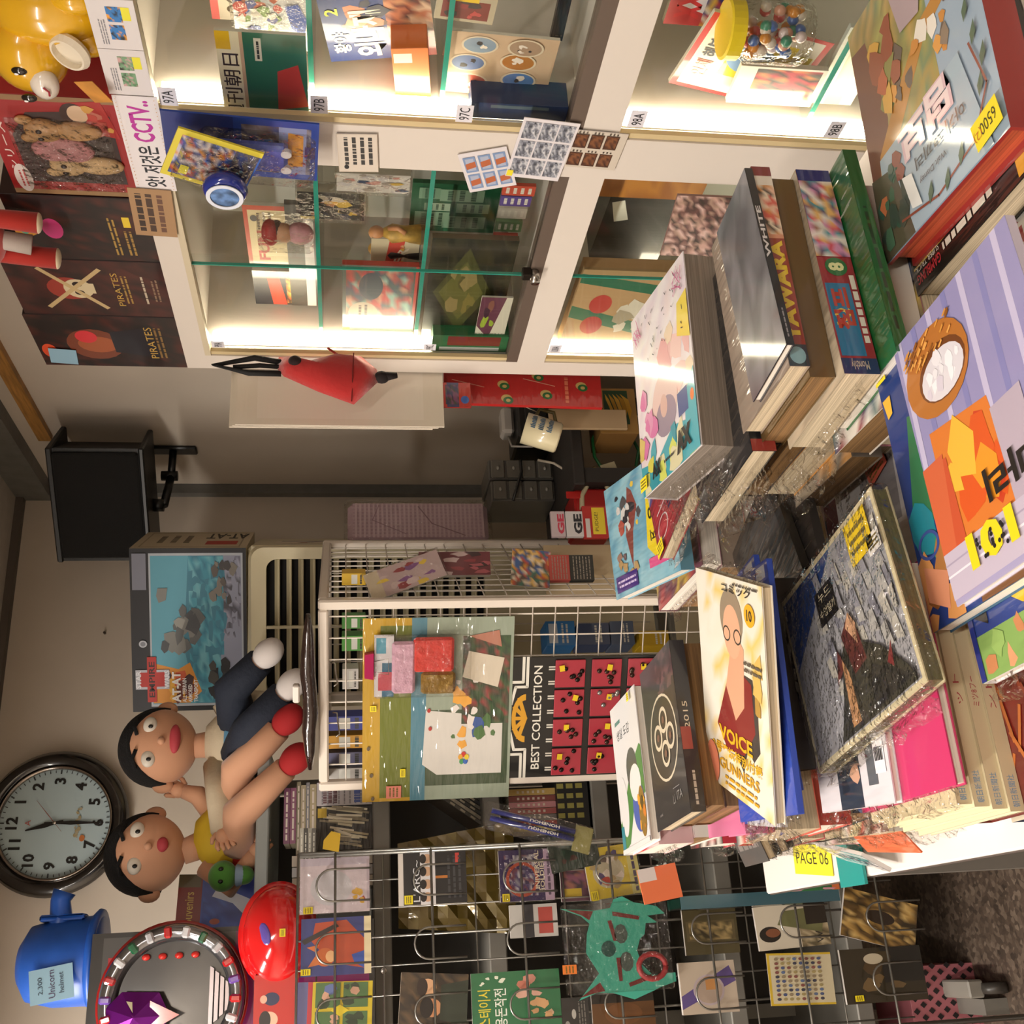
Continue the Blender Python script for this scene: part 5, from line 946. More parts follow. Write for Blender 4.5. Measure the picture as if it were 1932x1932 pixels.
pr = P('#2c3470').poly([(.1, .1), (.55, .05), (.95, .35), (.92, .8), (.6, .85), (.4, .7), (.2, .5)], '#a8401e').ell(.32, .66, .16, .14, '#b85a24').poly([(.2, .72), (.16, .9), (.34, .8)], '#c86a2c').poly([(.42, .8), (.5, .92), (.54, .74)], '#c86a2c').ell(.33, .58, .1, .07, '#d8a470').rect(0, 0, 1, .1, '#d8c8a0').poly([(.55, .95), (.62, 1), (.9, .5), (.84, .46)], '#241c1c').poly([(.1, .1), (.4, .1), (.34, .28), (.2, .24)], '#2a4a9c')
rc('jewel_case', 'blue plastic case with an orange fox picture in the top pocket row', 568, 1731, 700, 1840, pr, stick=[(.08, .93, .012, .02)])
pr = P('#c8b020').rect(0, .84, 1, 1, '#5a5884').rect(0, .78, 1, .84, '#b03038')
for i in range(2):
    for j in range(2): pr.rect(.05 + .5 * i, .06 + .36 * j, .48 + .5 * i, .38 + .36 * j, '#4a6a3c').blobs(.1 + .5 * i, .1 + .36 * j, .42 + .5 * i, .34 + .36 * j, 4, .05, .1, ['#5a6a9c', '#c89a80', '#2a3a24'], i * 2 + j)
pr.poly([(.4, .42), (.5, .3), (.6, .42), (.5, .54)], '#d8c020')
rc('photo_cards', 'yellow bordered photo card sheet at the left end of the top pocket row', 556, 1852, 702, 1962, pr, rot=-2)
pr = P('#17171a').rect(0, .93, 1, 1, '#d0c8c0').rect(0, .46, 1, .68, '#d8d4d4').text("L'ARC~", .45, .74, .1, '#d8d8dc', w=.78)
for i in range(4): pr.ell(.14 + .24 * i, .58, .09, .07, '#c8a080').ell(.14 + .24 * i, .64, .09, .05, '#1c1614')
pr.rect(.48, .28, .53, .46, '#b8702c').rect(.72, .1, .95, .16, '#c04038').lines(.1, .06, .9, .3, 3, '#3a3a3e', 3)
rc('cassette_case', 'black and white case with four faces and a pale border', 752, 1606, 880, 1706, pr, edge='#d8cfc0', t_=.015, stick=[(.1, .86, .018, .018)])
pr = P('#3c3226').mosaic(0, 0, 1, 1, 6, 7, ['#4a3a28', '#2c241c', '#5a4630', '#382c20'], 4).ell(.4, .52, .16, .14, '#c88a60').ell(.4, .6, .18, .1, '#1c1410').ell(.75, .6, .15, .13, '#d0a078').ell(.75, .68, .16, .08, '#2a1c14').poly([(.1, 0), (.9, 0), (.8, .4), (.2, .4)], '#2c3428')
rc('photo_case', 'dark photo case showing two people', 754, 1836, 882, 1946, pr, rot=-5, edge='#b8ac98', t_=.012)
pr = P('#2f6a44').text('스테이시', .4, .86, .14, '#d8c838', w=.62, bold=.01).text('용돈작전', .4, .68, .14, '#e0e4d8', w=.64, bold=.01).blobs(.6, .25, .9, .5, 6, .04, .09, ['#c88a78', '#b8705c', '#d8a894'], 3).blobs(.2, .1, .5, .35, 6, .04, .09, ['#c89a6c', '#a87850', '#d0ae8c'], 4).blobs(.75, .6, .95, .9, 6, .02, .04, ['#d8dcc8'], 8)
rc('notebook', 'green notebook with yellow and white hand lettering', 890, 1832, 1058, 1945, pr, stick=[(.06, .92, .016, .018)])
pr = P('#2c1c4c').rect(0, 0, 1, .17, '#b098b0').mosaic(.1, .3, .9, .9, 6, 6, ['#8a8690', '#3c2c5c', '#b8b4b8', '#4a3a6c', '#6a2c3c'], 7, .7).ring(.42, .58, .34, .3, .18, '#a8452c').text('UNIVERSAL', .56, .3, .09, '#d8ccb4', w=.82, bold=.02).text('SOLDIER', .5, .21, .08, '#d8ccb4', w=.66, bold=.02).lines(.1, .03, .9, .14, 1, '#5a4a60', 3)
rc('toy_pack', 'purple carded robot toy pack in the third pocket row', 942, 1603, 1044, 1700, pr, 'toy', stick=[(.08, .9, .016, .016)], bag=.003)
pr = P('#cbb02c').rect(0, 0, 1, .2, '#c8bc70').ell(.5, .58, .32, .3, '#b8ac90').blobs(.25, .3, .9, .85, 14, .06, .12, ['#6a5a50', '#b03a2c', '#d8c8b8', '#4a3c68', '#a89060'], 4).lines(.05, .04, .95, .16, 1, '#3c2c4c', 3)
rc('toy_pack', 'yellow carded toy pack in the fourth pocket row', 1106, 1596, 1206, 1692, pr, 'toy', rot=6, stick=[(.08, .92, .02, .016)], bag=.003)
# teal paper mask in a bag
fr, w, h = FY(1062, 1702, 1264, 1872, YR - .012); tm = thing('paper_mask', 'teal paper mask with dark red stripes in a clear bag', 'mask', fr)
qx = lambda X, Y: ((1787 - Y) / 2050 * 2.55, (1163 - X) / 2050 * 2.55)
sil = [(1068, 1721), (1128, 1727), (1157, 1724), (1164, 1710), (1180, 1706), (1200, 1717), (1240, 1725), (1254, 1738), (1222, 1740), (1239, 1752), (1218, 1752), (1214, 1770), (1205, 1777), (1198, 1795), (1204, 1818), (1222, 1836), (1262, 1834), (1262, 1848), (1232, 1856), (1222, 1860), (1186, 1872), (1150, 1860), (1122, 1858), (1090, 1868), (1128, 1828), (1108, 1795), (1112, 1764), (1118, 1748), (1104, 1735)]
MB().prism([qx(*p) for p in sil], 0, .0012).build('mask_sheet', mat('#3fa08a', .55), tm)
def mk(pts, c, nm): MB().prism([qx(*p) for p in pts], .0013, .0018).build(nm, mat(c, .6), tm)
mk([(1078, 1723), (1126, 1728), (1118, 1742), (1106, 1734)], '#6a2420', 'stripe'); mk([(1160, 1730), (1208, 1740), (1206, 1746), (1160, 1737)], '#6a2420', 'stripe'); mk([(1150, 1745), (1157, 1744), (1165, 1778), (1158, 1778)], '#6a2420', 'stripe')
mk([(1160, 1805), (1168, 1805), (1168, 1842), (1162, 1842)], '#6a2420', 'stripe'); mk([(1178, 1846), (1220, 1834), (1218, 1842), (1180, 1852)], '#6a2420', 'stripe'); mk([(1092, 1864), (1128, 1842), (1136, 1856), (1120, 1858)], '#6a2420', 'stripe')
for c_ in ((1172, 1767), (1178, 1812)): mk([(c_[0] + 12 * math.cos(a * .6), c_[1] + 16 * math.sin(a * .6)) for a in range(10)], '#45504a', 'eye_hole')
MB().tube([qx(1222 + 24 * math.cos(a * .4189), 1822 - .0 + 20 * math.sin(a * .4189)) + (.003,) for a in range(16)], .006, 8).build('mouth_ring', mat('#9c3034', .5), tm, True)
MB().prism([qx(1148 + 13 * math.cos(a * .5), 1790 + 13 * math.sin(a * .5)) for a in range(12)], .0013, .0022).build('badge', mat('#1f4a44', .4), tm)
MB().box(-w / 2, w / 2, -h / 2, h / 2, -.001, .009, .004).build('clear_bag', BAG, tm)
sticker(tm, -w * .22, h * .46, .018, .03, '#d8762c', z=.01)
pr = P('#4a4228').rect(.3, .05, .75, .95, '#5c5034').mosaic(.32, .1, .72, .9, 3, 6, ['#7a6a44', '#3c3420', '#a08a5c', '#54482c'], 4)
rc('tape_case', 'brown tape case in the fifth pocket row', 1290, 1716, 1392, 1800, pr)
pr = P('#c9bfac').mosaic(0, 0, .5, .4, 3, 3, ['#8a7a5c', '#5a5038', '#b8a888'], 2).ell(.35, .82, .18, .15, '#1c1712').ell(.38, .78, .1, .1, '#7a4a30').poly([(.3, .1), (.55, .7), (.85, .6), (.9, 0)], '#6a6a44').rect(.5, .0, 1, .3, '#20180f').text('W', .2, .14, .1, '#2a2420')
rc('photo_print', 'photo print of a person in olive green in the sixth pocket row', 1426, 1706, 1562, 1788, pr, rot=2)
pr = P('#c8bc9c').rect(0, 0, .04, 1, '#c8a830').rect(.96, 0, 1, 1, '#c8a830').rect(0, .96, 1, 1, '#c8a830')
R = random.Random(5)
for i in range(10):
    for j in range(8): pr.ell(.12 + .085 * i, .2 + .095 * j, .03, .033, R.choice(['#4a5478', '#8a7a60', '#7c4a44', '#5a6a8a', '#3c3c4c', '#9a8a5c']), 8)
rc('sticker_sheet', 'pale sheet of small round stickers in the sixth pocket row', 1450, 1798, 1572, 1896, pr, t_=.002, rot=-2, y=YC - .006)
pr = P('#3a2c18').mosaic(0, 0, 1, 1, 8, 6, ['#8a6a34', '#5c4420', '#b08c4c', '#30240f', '#c8a868', '#4a3618'], 8).ell(.55, .5, .14, .2, '#2a1c10')
rc('art_print', 'tilted dark gold art print in the bottom pocket row', 1590, 1690, 1728, 1782, pr, rot=-16, y=YC + .004)
pr = P('#2e2616').rect(.5, .35, .95, .95, '#c8bca8') if 0 else P('#2e2616').rect(.35, 0, 1, .5, '#15120c').blobs(.3, .3, .9, .8, 6, .06, .14, ['#3c3018', '#4a3820', '#6a5434'], 3).ell(.8, .6, .1, .12, '#b8ac94')
rc('gift_case', 'dark brown flat case at the left of the bottom pocket row', 1590, 1788, 1744, 1890, pr, stick=[(.1, .85, .012, .02)])
pr = P('#b8a896').poly([(.1, 1), (.35, 1), (.9, .1), (.6, 0)], '#5a4a80').ell(.45, .5, .3, .28, '#b0a0a4').ell(.45, .5, .26, .24, '#a89484').rect(.45, .35, .7, .55, '#b8824c')
rc('boxed_disc', 'cream square box with a purple ribbon print in the fifth pocket row', 1284, 1814, 1390, 1912, pr, t_=.012)
rc('picture_card', 'brown picture card at the left edge of the fourth pocket row', 1118, 1874, 1236, 1960, P('#5a3a1c').rect(0, 0, .12, 1, '#a8703c').ell(.55, .5, .25, .3, '#6a4424').rect(.8, 0, 1, 1, '#201a14'), t_=.008)
rc('disc_case', 'black and grey case beside the green notebook', 1060, 1882, 1112, 1960, P('#2c2a28').ell(.3, .8, .14, .1, '#8a8680').ell(.6, .55, .12, .08, '#a8a49c').lines(.1, .1, .9, .4, 3, '#6a6660', 3))
rc('white_card', 'white curved card between the purple pack and the green notebook', 962, 1706, 1052, 1768, P('#b8b4ae').rect(0, .5, 1, .72, '#2c2c30').rect(.1, .1, .9, .4, '#a8443c'), y=YC + .02)
rc('dark_book', 'dark book behind the teal mask', 1058, 1640, 1122, 1700, P('#5a3a44').rect(.1, .4, .4, .9, '#b89c30').mosaic(.4, .1, 1, .9, 3, 3, ['#7c4a5c', '#3c2c34', '#8a5a4c'], 3), y=YC + .03)
# gold foil sheet behind the wires
fr = frame(onY(836, 1660, 2.69), (1, 0, 0), (0, 0, 1)); FO = mat('#5a4a18', .22, metal=.35, coat=1, bump=.5, bscale=14)
A, B_, C_, D_ = onY(750, 1592, 2.69), onY(968, 1548, 2.69), onY(975, 1762, 2.7), onY(752, 1752, 2.7)
tf = thing('gold_foil', 'olive gold foil sheet hanging behind the wire rack', 'foil', Matrix.Translation((A + B_ + C_ + D_) / 4)); LM = tf.matrix_world.inverted(); gm = MB(); vs = []; R = random.Random(7)
for i in range(13):
    for j in range(9): p = A.lerp(B_, i / 12).lerp(D_.lerp(C_, i / 12), j / 8); vs.append(LM @ (p + Vector((0, R.uniform(-.006, .006), 0))))
gm.add(vs, [(i * 9 + j, i * 9 + j + 1, (i + 1) * 9 + j + 1, (i + 1) * 9 + j) for i in range(12) for j in range(8)]); o = gm.build('sheet', FO, tf); so = o.modifiers.new('t', 'SOLIDIFY'); so.thickness = .0006
# pens in a sleeve
fr = frame(onY(1012, 1562, 2.44), (.28, 0, .96), (-.96, 0, .28)); tp = thing('pen_pack', 'sleeve holding two blue pens on top of the wire rack', 'pens', fr)
for k, xx in enumerate((-.012, .004)):
    pn = MB().tube([(-.085, xx, .004), (.105, xx, .004)], .006, 12).build('pen', mat('#1a2470', .3, coat=1), tp, True)
    P().text('HONEHOU', .5, .5, .8, '#d8d4cc', w=.9, bold=.03).build(.075, .008, pn, 'lettering', PAPER, Matrix.Translation((-.015, xx, .0104)))
MB().box(-.125, .12, -.03, .03, -.001, .0125, .004).build('clear_sleeve', BAG, tp); MB().box(-.125, -.085, -.028, .028, .0, .002).build('header_card', mat('#8a8450', .6), tp)
fr, w, h = FY(1034, 1572, 1128, 1640, 2.49, 8); card('green_bag', 'dark green clear bag beside the blue pens', 'bag', fr, w, h, P('#1c2a20').blobs(.1, .5, .8, .9, 4, .05, .1, ['#3c2018', '#24382c'], 3), .006, '#1c2a20', FILM)
p = onY(625, 1590, YR - .01); lf = thing('paper_leaf', 'small yellow paper leaf clipped at the rack top', 'tag', p); MB().prism([(-.02, -.016), (.018, -.02), (.024, 0), (.006, .016), (-.012, .018)], 0, .001).build('leaf', mat('#b8941c', .6), lf).matrix_local = frame((0, 0, 0), (1, 0, 0), (0, 0, 1))
# sleeves of comics lying on top of the rack
for k in range(4):
    fr = frame(onY(600 - 9 * k, 1606, 2.56), (1, 0, 0), (0, 0, 1)); carton('thin_case', ('lowest', 'second', 'third', 'top')[k] + ' of four thin cases stacked beside the yellow leaf', 'case', frame((fr[0][3], 2.56, rows[0] - .03 + .009 * k), (1, 0, 0), (0, 0, 1)), .1, .0085, .1, ('#6a6660', '#8a867c', '#3a3834', '#9a968c')[k], P(('#5a5650', '#8a867c', '#3a3834', '#a09c90')[k]).lines(.1, .2, .9, .8, 1, '#c8c4b8', k))
# ================================================================== white grid rack
N, wf, ws, u, v = turned(1140, 2.3, 1482, 1028, 35); ZG = onY(600, 1140, 2.3).z
FRM = mat('#e0d5c8', .35, coat=.3); GW = mat('#d6ccbf', .35)
GF = frame(N, -u, (0, 0, 1)); tg_ = thing('grid_rack', 'white wire grid display stand beside the air conditioner', 'rack', GF)   # local x: -wf..0 along the front, y up, z outwards
nF = GF.to_3x3().col[2].copy(); GI = GF.inverted()
def loc(X, Y, off=0): return GI @ onP(X, Y, N + nF * off, nF)
bar = .011; zb_ = .3
for x in (-wf, 0): MB().box(x - bar, x + bar, 0, ZG, -bar, bar, .004).build('post', FRM, tg_)
MB().box(ws * 0 - bar, bar, 0, ZG, -ws - bar, -ws + bar, .004).build('post', FRM, tg_); MB().box(-wf - bar, -wf + bar, 0, ZG, -ws - bar, -ws + bar, .004).build('post', FRM, tg_)
for y in (ZG - bar, zb_, .05):
    MB().box(-wf + bar, -bar, y - bar, y + bar, -bar, bar, .004).build('front_rail', FRM, tg_); MB().box(-bar, bar, y - bar, y + bar, -ws + bar, -bar, .004).build('side_rail', FRM, tg_)
    MB().box(-wf - bar, -wf + bar, y - bar, y + bar, -ws + bar, -bar, .004).build('side_rail', FRM, tg_)
    MB().box(-wf + bar, -bar, y - bar, y + bar, -ws - bar, -ws + bar, .004).build('back_rail', FRM, tg_)
k = 1
while k * .05 < wf: MB().tube([(-wf + k * .05, zb_, 0), (-wf + k * .05, ZG - bar, 0)], .0018, 6).build('wire', GW, tg_, True); k += 1
k = 1
while k * .045 < ws: MB().tube([(0, zb_, -k * .045), (0, ZG - bar, -k * .045)], .0018, 6).build('wire', GW, tg_, True); k += 1
y = ZG - .06
while y > zb_: MB().tube([(-wf, y, .002), (0, y, .002), (0.002, y, -ws)], .0016, 6).build('wire', GW, tg_, True); y -= .052
k = 1
while k * .05 < wf: MB().tube([(-wf + k * .05, .7, -ws), (-wf + k * .05, ZG - bar, -ws)], .0016, 6).build('wire', GW, tg_, True); k += 1
def gl(X0, Y0_, X1, Y1_, off=.014):
    c = (loc(X0, Y0_, off) + loc(X1, Y1_, off) + loc(X0, Y1_, off) + loc(X1, Y0_, off)) / 4; w = ((loc(X0, Y0_, off) - loc(X0, Y1_, off)).length + (loc(X1, Y0_, off) - loc(X1, Y1_, off)).length) / 2; h = ((loc(X0, Y0_, off) - loc(X1, Y0_, off)).length + (loc(X0, Y1_, off) - loc(X1, Y1_, off)).length) / 2
    return GF @ Matrix.Translation(c), w, h
fr, w, h = gl(684, 1165, 965, 1508, .016)
pr = P('#8c9684').rect(0, .885, 1, 1, '#b08a1c').rect(0, .68, 1, .885, '#626a1e').rect(0, .58, 1, .68, '#4a7888').rect(.96, .68, 1, .885, '#b08a1c').rect(0, .68, .02, .885, '#b08a1c')
pr.rect(.08, .02, .5, .58, '#3c4a34').poly([(.14, .06), (.44, .06), (.48, .35), (.5, .58), (.2, .6), (.14, .5)], '#c9c4bc').mosaic(.42, .02, .9, .34, 9, 6, ['#2f3c2c', '#8a3a38', '#34482c', '#3c5434', '#5a3c30', '#2c3c28'], 6).blobs(.3, .08, .7, .4, 18, .02, .05, ['#b03c38', '#d89a3c', '#34508c', '#4a6a3c', '#d8d0c8'], 5).poly([(.62, .1), (.78, .06), (.82, .3), (.68, .34)], '#c8bca8').poly([(.84, .08), (.93, .1), (.9, .3)], '#a8705c')
for i, c_ in enumerate(('#c0392f', '#d89a30', '#3a8a4c', '#2f5ca8', '#d8c030')): a = 1.2566 * i; pr.ell(.23 + .022 * math.cos(a), .32 + .022 * math.sin(a), .016, .016, c_, 10)
for (x_, y_) in ((.15, .94), (.3, .96), (.4, .55), (.5, .56), (.02, .93)): pr.ell(x_, y_, .012, .012, '#5a4a34' if y_ > .9 else '#a8302c', 10)
cf = card('file_folder', 'large yellow, olive and blue plastic folder clipped on the white grid rack', 'folder', fr, w, h, pr, .003, '#8c9684', FILM, None, [(.16, .73, .02, .012), (.055, .79, .03, .034, '#d07a68'), (.52, .93, .014, .014)])
# doll clothes pack
fr, w, h = gl(706, 1196, 888, 1312, .024); td = thing('clothes_pack', 'clear bag with red and gold doll clothes over the folder', 'pack', fr)
MB().box(-w * .5, w * .5, h * .3, h * .5, 0, .002).build('header_card', mat('#b8b4b8', .5), td); P('#c8c4c8').rect(0, .0, .55, .6, '#1f5a78').rect(.1, .1, .4, .8, '#b03a4c').rect(.7, .4, .95, .9, '#4a90a8').build(w, h * .2, td, 'print', GLOSSY, Matrix.Translation((0, h * .4, .002)))
o = MB().box(-.1 * w, w * .46, -.32 * h, .1 * h, 0, .012, .006).build('red_top', mat('#c83024', .75, bump=.6, bscale=60), td); MB().box(-.46 * w, -.1 * w, -.34 * h, .02 * h, 0, .012, .006).build('gold_skirt', mat('#8a6a1c', .35, metal=.4, bump=.6, bscale=50), td); MB().box(-.44 * w, .4 * w, .08 * h, .32 * h, 0, .012, .006).build('pink_lace', mat('#c89cb0', .6, bump=.6, bscale=60), td)
MB().box(-w / 2, w / 2, -h / 2, h / 2, -.001, .016, .004).build('clear_bag', BAG, td)
fr, w, h = gl(684, 1232, 712, 1282, .03); tc_ = thing('binder_clip', 'magenta binder clip holding the bag on the folder', 'clip', fr); MB().prism([(-w / 2, -.008), (w / 2, -.008), (w * .44, .012), (-w * .44, .012)], -.012, .004).build('body', mat('#a81c54', .25, metal=.4), tc_)
MB().tube([(-w * .2, -.008, .004), (-w * .3, -.04, .006), (w * .3, -.04, .006), (w * .2, -.008, .004)], .001, 6).build('handle', CHROME, tc_, True)
for k, (X, Y) in enumerate(((632, 1250), (636, 1344))):
    a = loc(X, Y); th = thing('rack_hook', ('right', 'left')[k] + ' bent wire hook on the front of the white grid rack', 'hook', GF @ Matrix.Translation(a), 'hooks on the white rack'); MB().tube([(0, .01, -.0), (0, 0, .004), (-.012, -.002, .03), (-.03, -.006, .05), (-.034, .002, .055)], .0018, 8).build('wire', CHROME, th, True)
# best collection sheet
fr, w, h = gl(962, 1238, 1262, 1462, .014)
pr = P('#0f0e0d').text('BEST COLLECTION', .5, .835, .052, '#dcd8cc', w=.86, bold=.01)
pr.ell(.5, .905, .2, .085, '#c8901c', 20, 0, 180).ell(.5, .905, .15, .06, '#0f0e0d', 20, 0, 180)
for a in (30, 60, 90, 120, 150): pr.line([(.5, .905), (.5 + .19 * math.cos(math.radians(a)), .905 + .08 * math.sin(math.radians(a)))], .03, '#c8901c')
for s in (-1, 1): pr.line([(.5 + s * .5, .9), (.5 + s * .26, .9), (.5 + s * .26, .97), (.5 + s * .12, .995)], .022, '#d8d4c8').line([(.5 + s * .5, .925), (.5 + s * .3, .925), (.5 + s * .3, .995)], .022, '#d8d4c8')
for i in range(8): pr.line([(.06 + .12 * i, .77), (.06 + .12 * i, .735)], .012, '#c8c4b8').line([(.08 + .12 * i, .77), (.08 + .12 * i, .735)], .012, '#c8c4b8')
tb_ = card('novelty_sheet', 'black BEST COLLECTION hanging sheet on the white grid rack', 'display sheet', fr, w, h, pr, .002, '#0f0e0d', GLOSSY)
R = random.Random(8); pkw, pkh = w * .225, h * .185
for i in range(4):
    for j in range(3):
        pk = MB().box(-pkw / 2, pkw / 2, -pkh / 2, pkh / 2, 0, .003, .001).build('red_packet', mat('#9c2434', .4, coat=.6), tb_); pk.matrix_local = Matrix.Translation((-w / 2 + w * (.13 + .245 * i), h / 2 - h * (.36 + .225 * j), .002))
        cm = MB()
        for q in range(6): cm.ell((R.uniform(-.4, .4) * pkw, R.uniform(-.4, .4) * pkh, .004), (.006, .006, .004), 8, 6)
        cm.build('charms', mat(R.choice(['#241814', '#3c2820', '#8a8480']), .2, metal=.6), pk, True); sticker(pk, pkw * .22, R.uniform(-.2, .3) * pkh, .014, .012, '#d8b81c', R.uniform(-20, 20), z=.007, txt=False)
# brown shiny bag on the rack top
a, b = GF.inverted() @ onP(583, 1150, N, nF), GF.inverted() @ onP(585, 1440, N, nF)
tb2 = thing('film_bag', 'long dark brown bag in shiny film lying on the white rack', 'bag', GF @ Matrix.Translation(((a + b) / 2).to_tuple()))
L_ = (a - b).length; vs = MB(); R = random.Random(3)
vs.tube([(-L_ / 2 + L_ * k / 8, R.uniform(-.003, .003), .03 + R.uniform(-.004, .004)) for k in range(9)], [.005, .012, .016, .017, .016, .017, .015, .012, .005], 12).build('roll', mat('#241410', .2, coat=1, bump=.7, bscale=25), tb2, True)
MB().box(-.02, .02, .02, .035, .02, .04, .003).build('white_tag', WHITE, tb2)
# --- things on the right side of the white rack
nS = GF.to_3x3().col[0].copy()
def locS(X, Y, off=.02): return onP(X, Y, N + nS * off, nS)
def sidecard(name, lab, X0, Y0_, X1, Y1_, pr, t_=.01, rot=0, edge='#c8c0b4', m=GLOSSY, off=.05, cat='pack', bag=0, tilt=0):
    P4 = [locS(X0, Y0_, off), locS(X0, Y1_, off), locS(X1, Y0_, off), locS(X1, Y1_, off)]; c = (P4[0] + P4[1] + P4[2] + P4[3]) / 4; w = ((P4[0] - P4[1]).length + (P4[2] - P4[3]).length) / 2; h = ((P4[0] - P4[2]).length + (P4[1] - P4[3]).length) / 2
    P4 = [onP(X_, Y_, c, _fh) for X_, Y_ in ((X0, Y0_), (X0, Y1_), (X1, Y0_), (X1, Y1_))]; w = ((P4[0] - P4[1]).length + (P4[2] - P4[3]).length) / 2; h = ((P4[0] - P4[2]).length + (P4[1] - P4[3]).length) / 2
    fr = frame((P4[0] + P4[1] + P4[2] + P4[3]) / 4, Vector((math.cos(YAW - .35), -math.sin(YAW - .35), 0)), (0, 0, 1)) @ Matrix.Rotation(math.radians(rot), 4, 'Z'); return card(name, lab, cat, fr, w, h, pr, t_, edge, m, None, None, bag)
pr = P('#b8a0a0').rect(0, .82, 1, 1, '#c8b89c').blobs(.1, .1, .9, .8, 16, .06, .13, ['#8a2c34', '#b83c44', '#7a4a80', '#c8b0b0', '#d8b83c'], 4)
sidecard('candy_pack', 'pink bagged sticker pack on a hook of the white rack side', 690, 1058, 838, 1112, pr, .006, 20, bag=.003, tilt=-30)
pr = P('#6a2c34').blobs(.05, .05, .95, .95, 14, .08, .16, ['#8a343c', '#3c2428', '#a8545c', '#c8b0b0'], 6)
sidecard('card_bundle', 'dark red bundle of cards on the white rack side', 790, 1040, 925, 1086, pr, .02, 0, tilt=-40)
pr = P('#3c4a6c').mosaic(0, 0, 1, 1, 6, 6, ['#c88a2c', '#b04a34', '#3c5a8c', '#d8b060', '#5a4a40', '#d8c8b0', '#3c6a5c'], 5)
sidecard('picture_card', 'bright comic picture card hanging low on the white rack side', 965, 1036, 1038, 1108, pr, .003, -6, tilt=-35, cat='card')
for k, (X0, X1, c_, lab) in enumerate(((1036, 1075, '#a8443c', 'red bundle of small card packs on the beige board'), (1075, 1120, '#242420', 'black bundle of small card packs on the beige board'))):
    sidecard('card_bundle', lab, X0, 1046, X1, 1096, P(c_).lines(.05, .1, .95, .9, 6, '#8a8074', k, .3), .02, 0, c_, tilt=-40)
sidecard('beige_board', 'beige hardboard sheet hanging on the lower side of the white rack', 1028, 1026, 1160, 1130, P('#cdb894'), .004, 0, '#cdb894', PAPER, .016, 'board', tilt=-8)
# pink gingham cushion in a bag behind the rack
p = onY(790, 982, 2.74); tk = thing('gingham_bag', 'pale pink gingham fabric pack in clear film behind the white rack', 'bag', frame(p, (1, .1, 0), (0, 0, 1)))
w_, h_ = (1025 - 938) / 2050 * 2.85, (930 - 655) / 2050 * 2.85
pr = P('#b497a0')
for i in range(10): pr.rect(.1 * i, 0, .1 * i + .05, 1, '#a98a98')
for j in range(30): pr.rect(0, j / 30, 1, j / 30 + .016, '#bfa4ac')
pr.line([(.05, .15), (.4, .4), (.9, .5)], .03, '#8c6c78').line([(.1, .6), (.5, .85), (.95, .8)], .025, '#9c7c88')
MB().box(-w_ / 2, w_ / 2, -h_ / 2, h_ / 2, -.04, 0, .015).build('cloth', mat('#b497a0', .9, bump=.3, bscale=30), tk); pr.build(w_ * .86, h_ * .93, tk, 'pattern', FILM)
MB().box(-w_ / 2 - .006, w_ / 2 + .006, -h_ / 2 - .01, h_ / 2 + .01, -.044, .008, .012).build('clear_bag', BAG, tk)
# red packs by the beige board
for k, (X0, Y0_, X1, Y1_, c_, tx, lab) in enumerate(((1040, 965, 1066, 1012, '#b8a8ac', 'GE', 'clear pack with pink GE letters beside the red packs'), (1068, 965, 1100, 1012, '#c8c4c4', 'GE', 'clear pack with dark GE letters beside the red packs'), (1100, 955, 1146, 1014, '#a82020', 'PUDGE', 'red pack with a yellow PUDGE tag'))):
    fr, w, h = FY(X0, Y0_, X1, Y1_, 2.36); pr = P(c_); 
    if k < 2: pr.text(tx, .5, .3, .5, ('#b83a50', '#24242c')[k], w=.8, bold=.05)
    else: pr.rect(.1, .1, .95, .62, '#d8c02c').text('PUDGE!', .5, .45, .14, '#3c3010', w=.6).rect(0, .72, .6, .9, '#c8c0bc')
    card('letter_pack', lab, 'pack', fr, w, h, pr, .012, c_, GLOSSY)
t = thing('tool_box', 'red plastic tool box with an open clasp behind the letter packs', 'box', onY(1085, 962, 2.46) + Vector((.0, 0, -.1))); MB().box(-.05, .06, 0, .12, 0, .1, .006).build('box', mat('#a81c1c', .3), t); MB().box(-.03, -.01, -.004, .0, .08, .125, .002).box(.03, .05, -.004, 0, .08, .12, .002).build('clasp', mat('#b82420', .3), t)
# boxes stored inside and behind the white rack
for k, (X0, Y0_, X1, Y1_, c_, lab) in enumerate(((1030, 1172, 1085, 1218, '#2f78b8', 'blue plastic box seen through the white grid'), (1090, 1176, 1150, 1216, '#3c4a6c', 'slate blue box seen through the white grid'), (1152, 1172, 1196, 1216, '#54627c', 'grey blue box seen through the white grid'), (1206, 1190, 1262, 1218, '#d0a81c', 'yellow box seen through the white grid'))):
    fr, w, h = FY(X0, Y0_, X1, Y1_, 2.62); carton('small_box', lab, 'box', fr, w, h, .08, c_, P(c_).rect(.1, .6, .9, .9, '#c8d0d8' if k == 0 else c_).lines(.1, .2, .9, .5, 2, '#d8d4c8', k), group='small boxes behind the white grid')
t = thing('inner_shelf', 'grey shelf board inside the white grid rack', 'shelf', (0, 0, 0)); M0 = onY(1262, 1195, 2.62); MB().box(.62, .86, 2.6, 2.74, M0.z - .012, M0.z - .002).build('board', mat('#6a675f', .5), t)
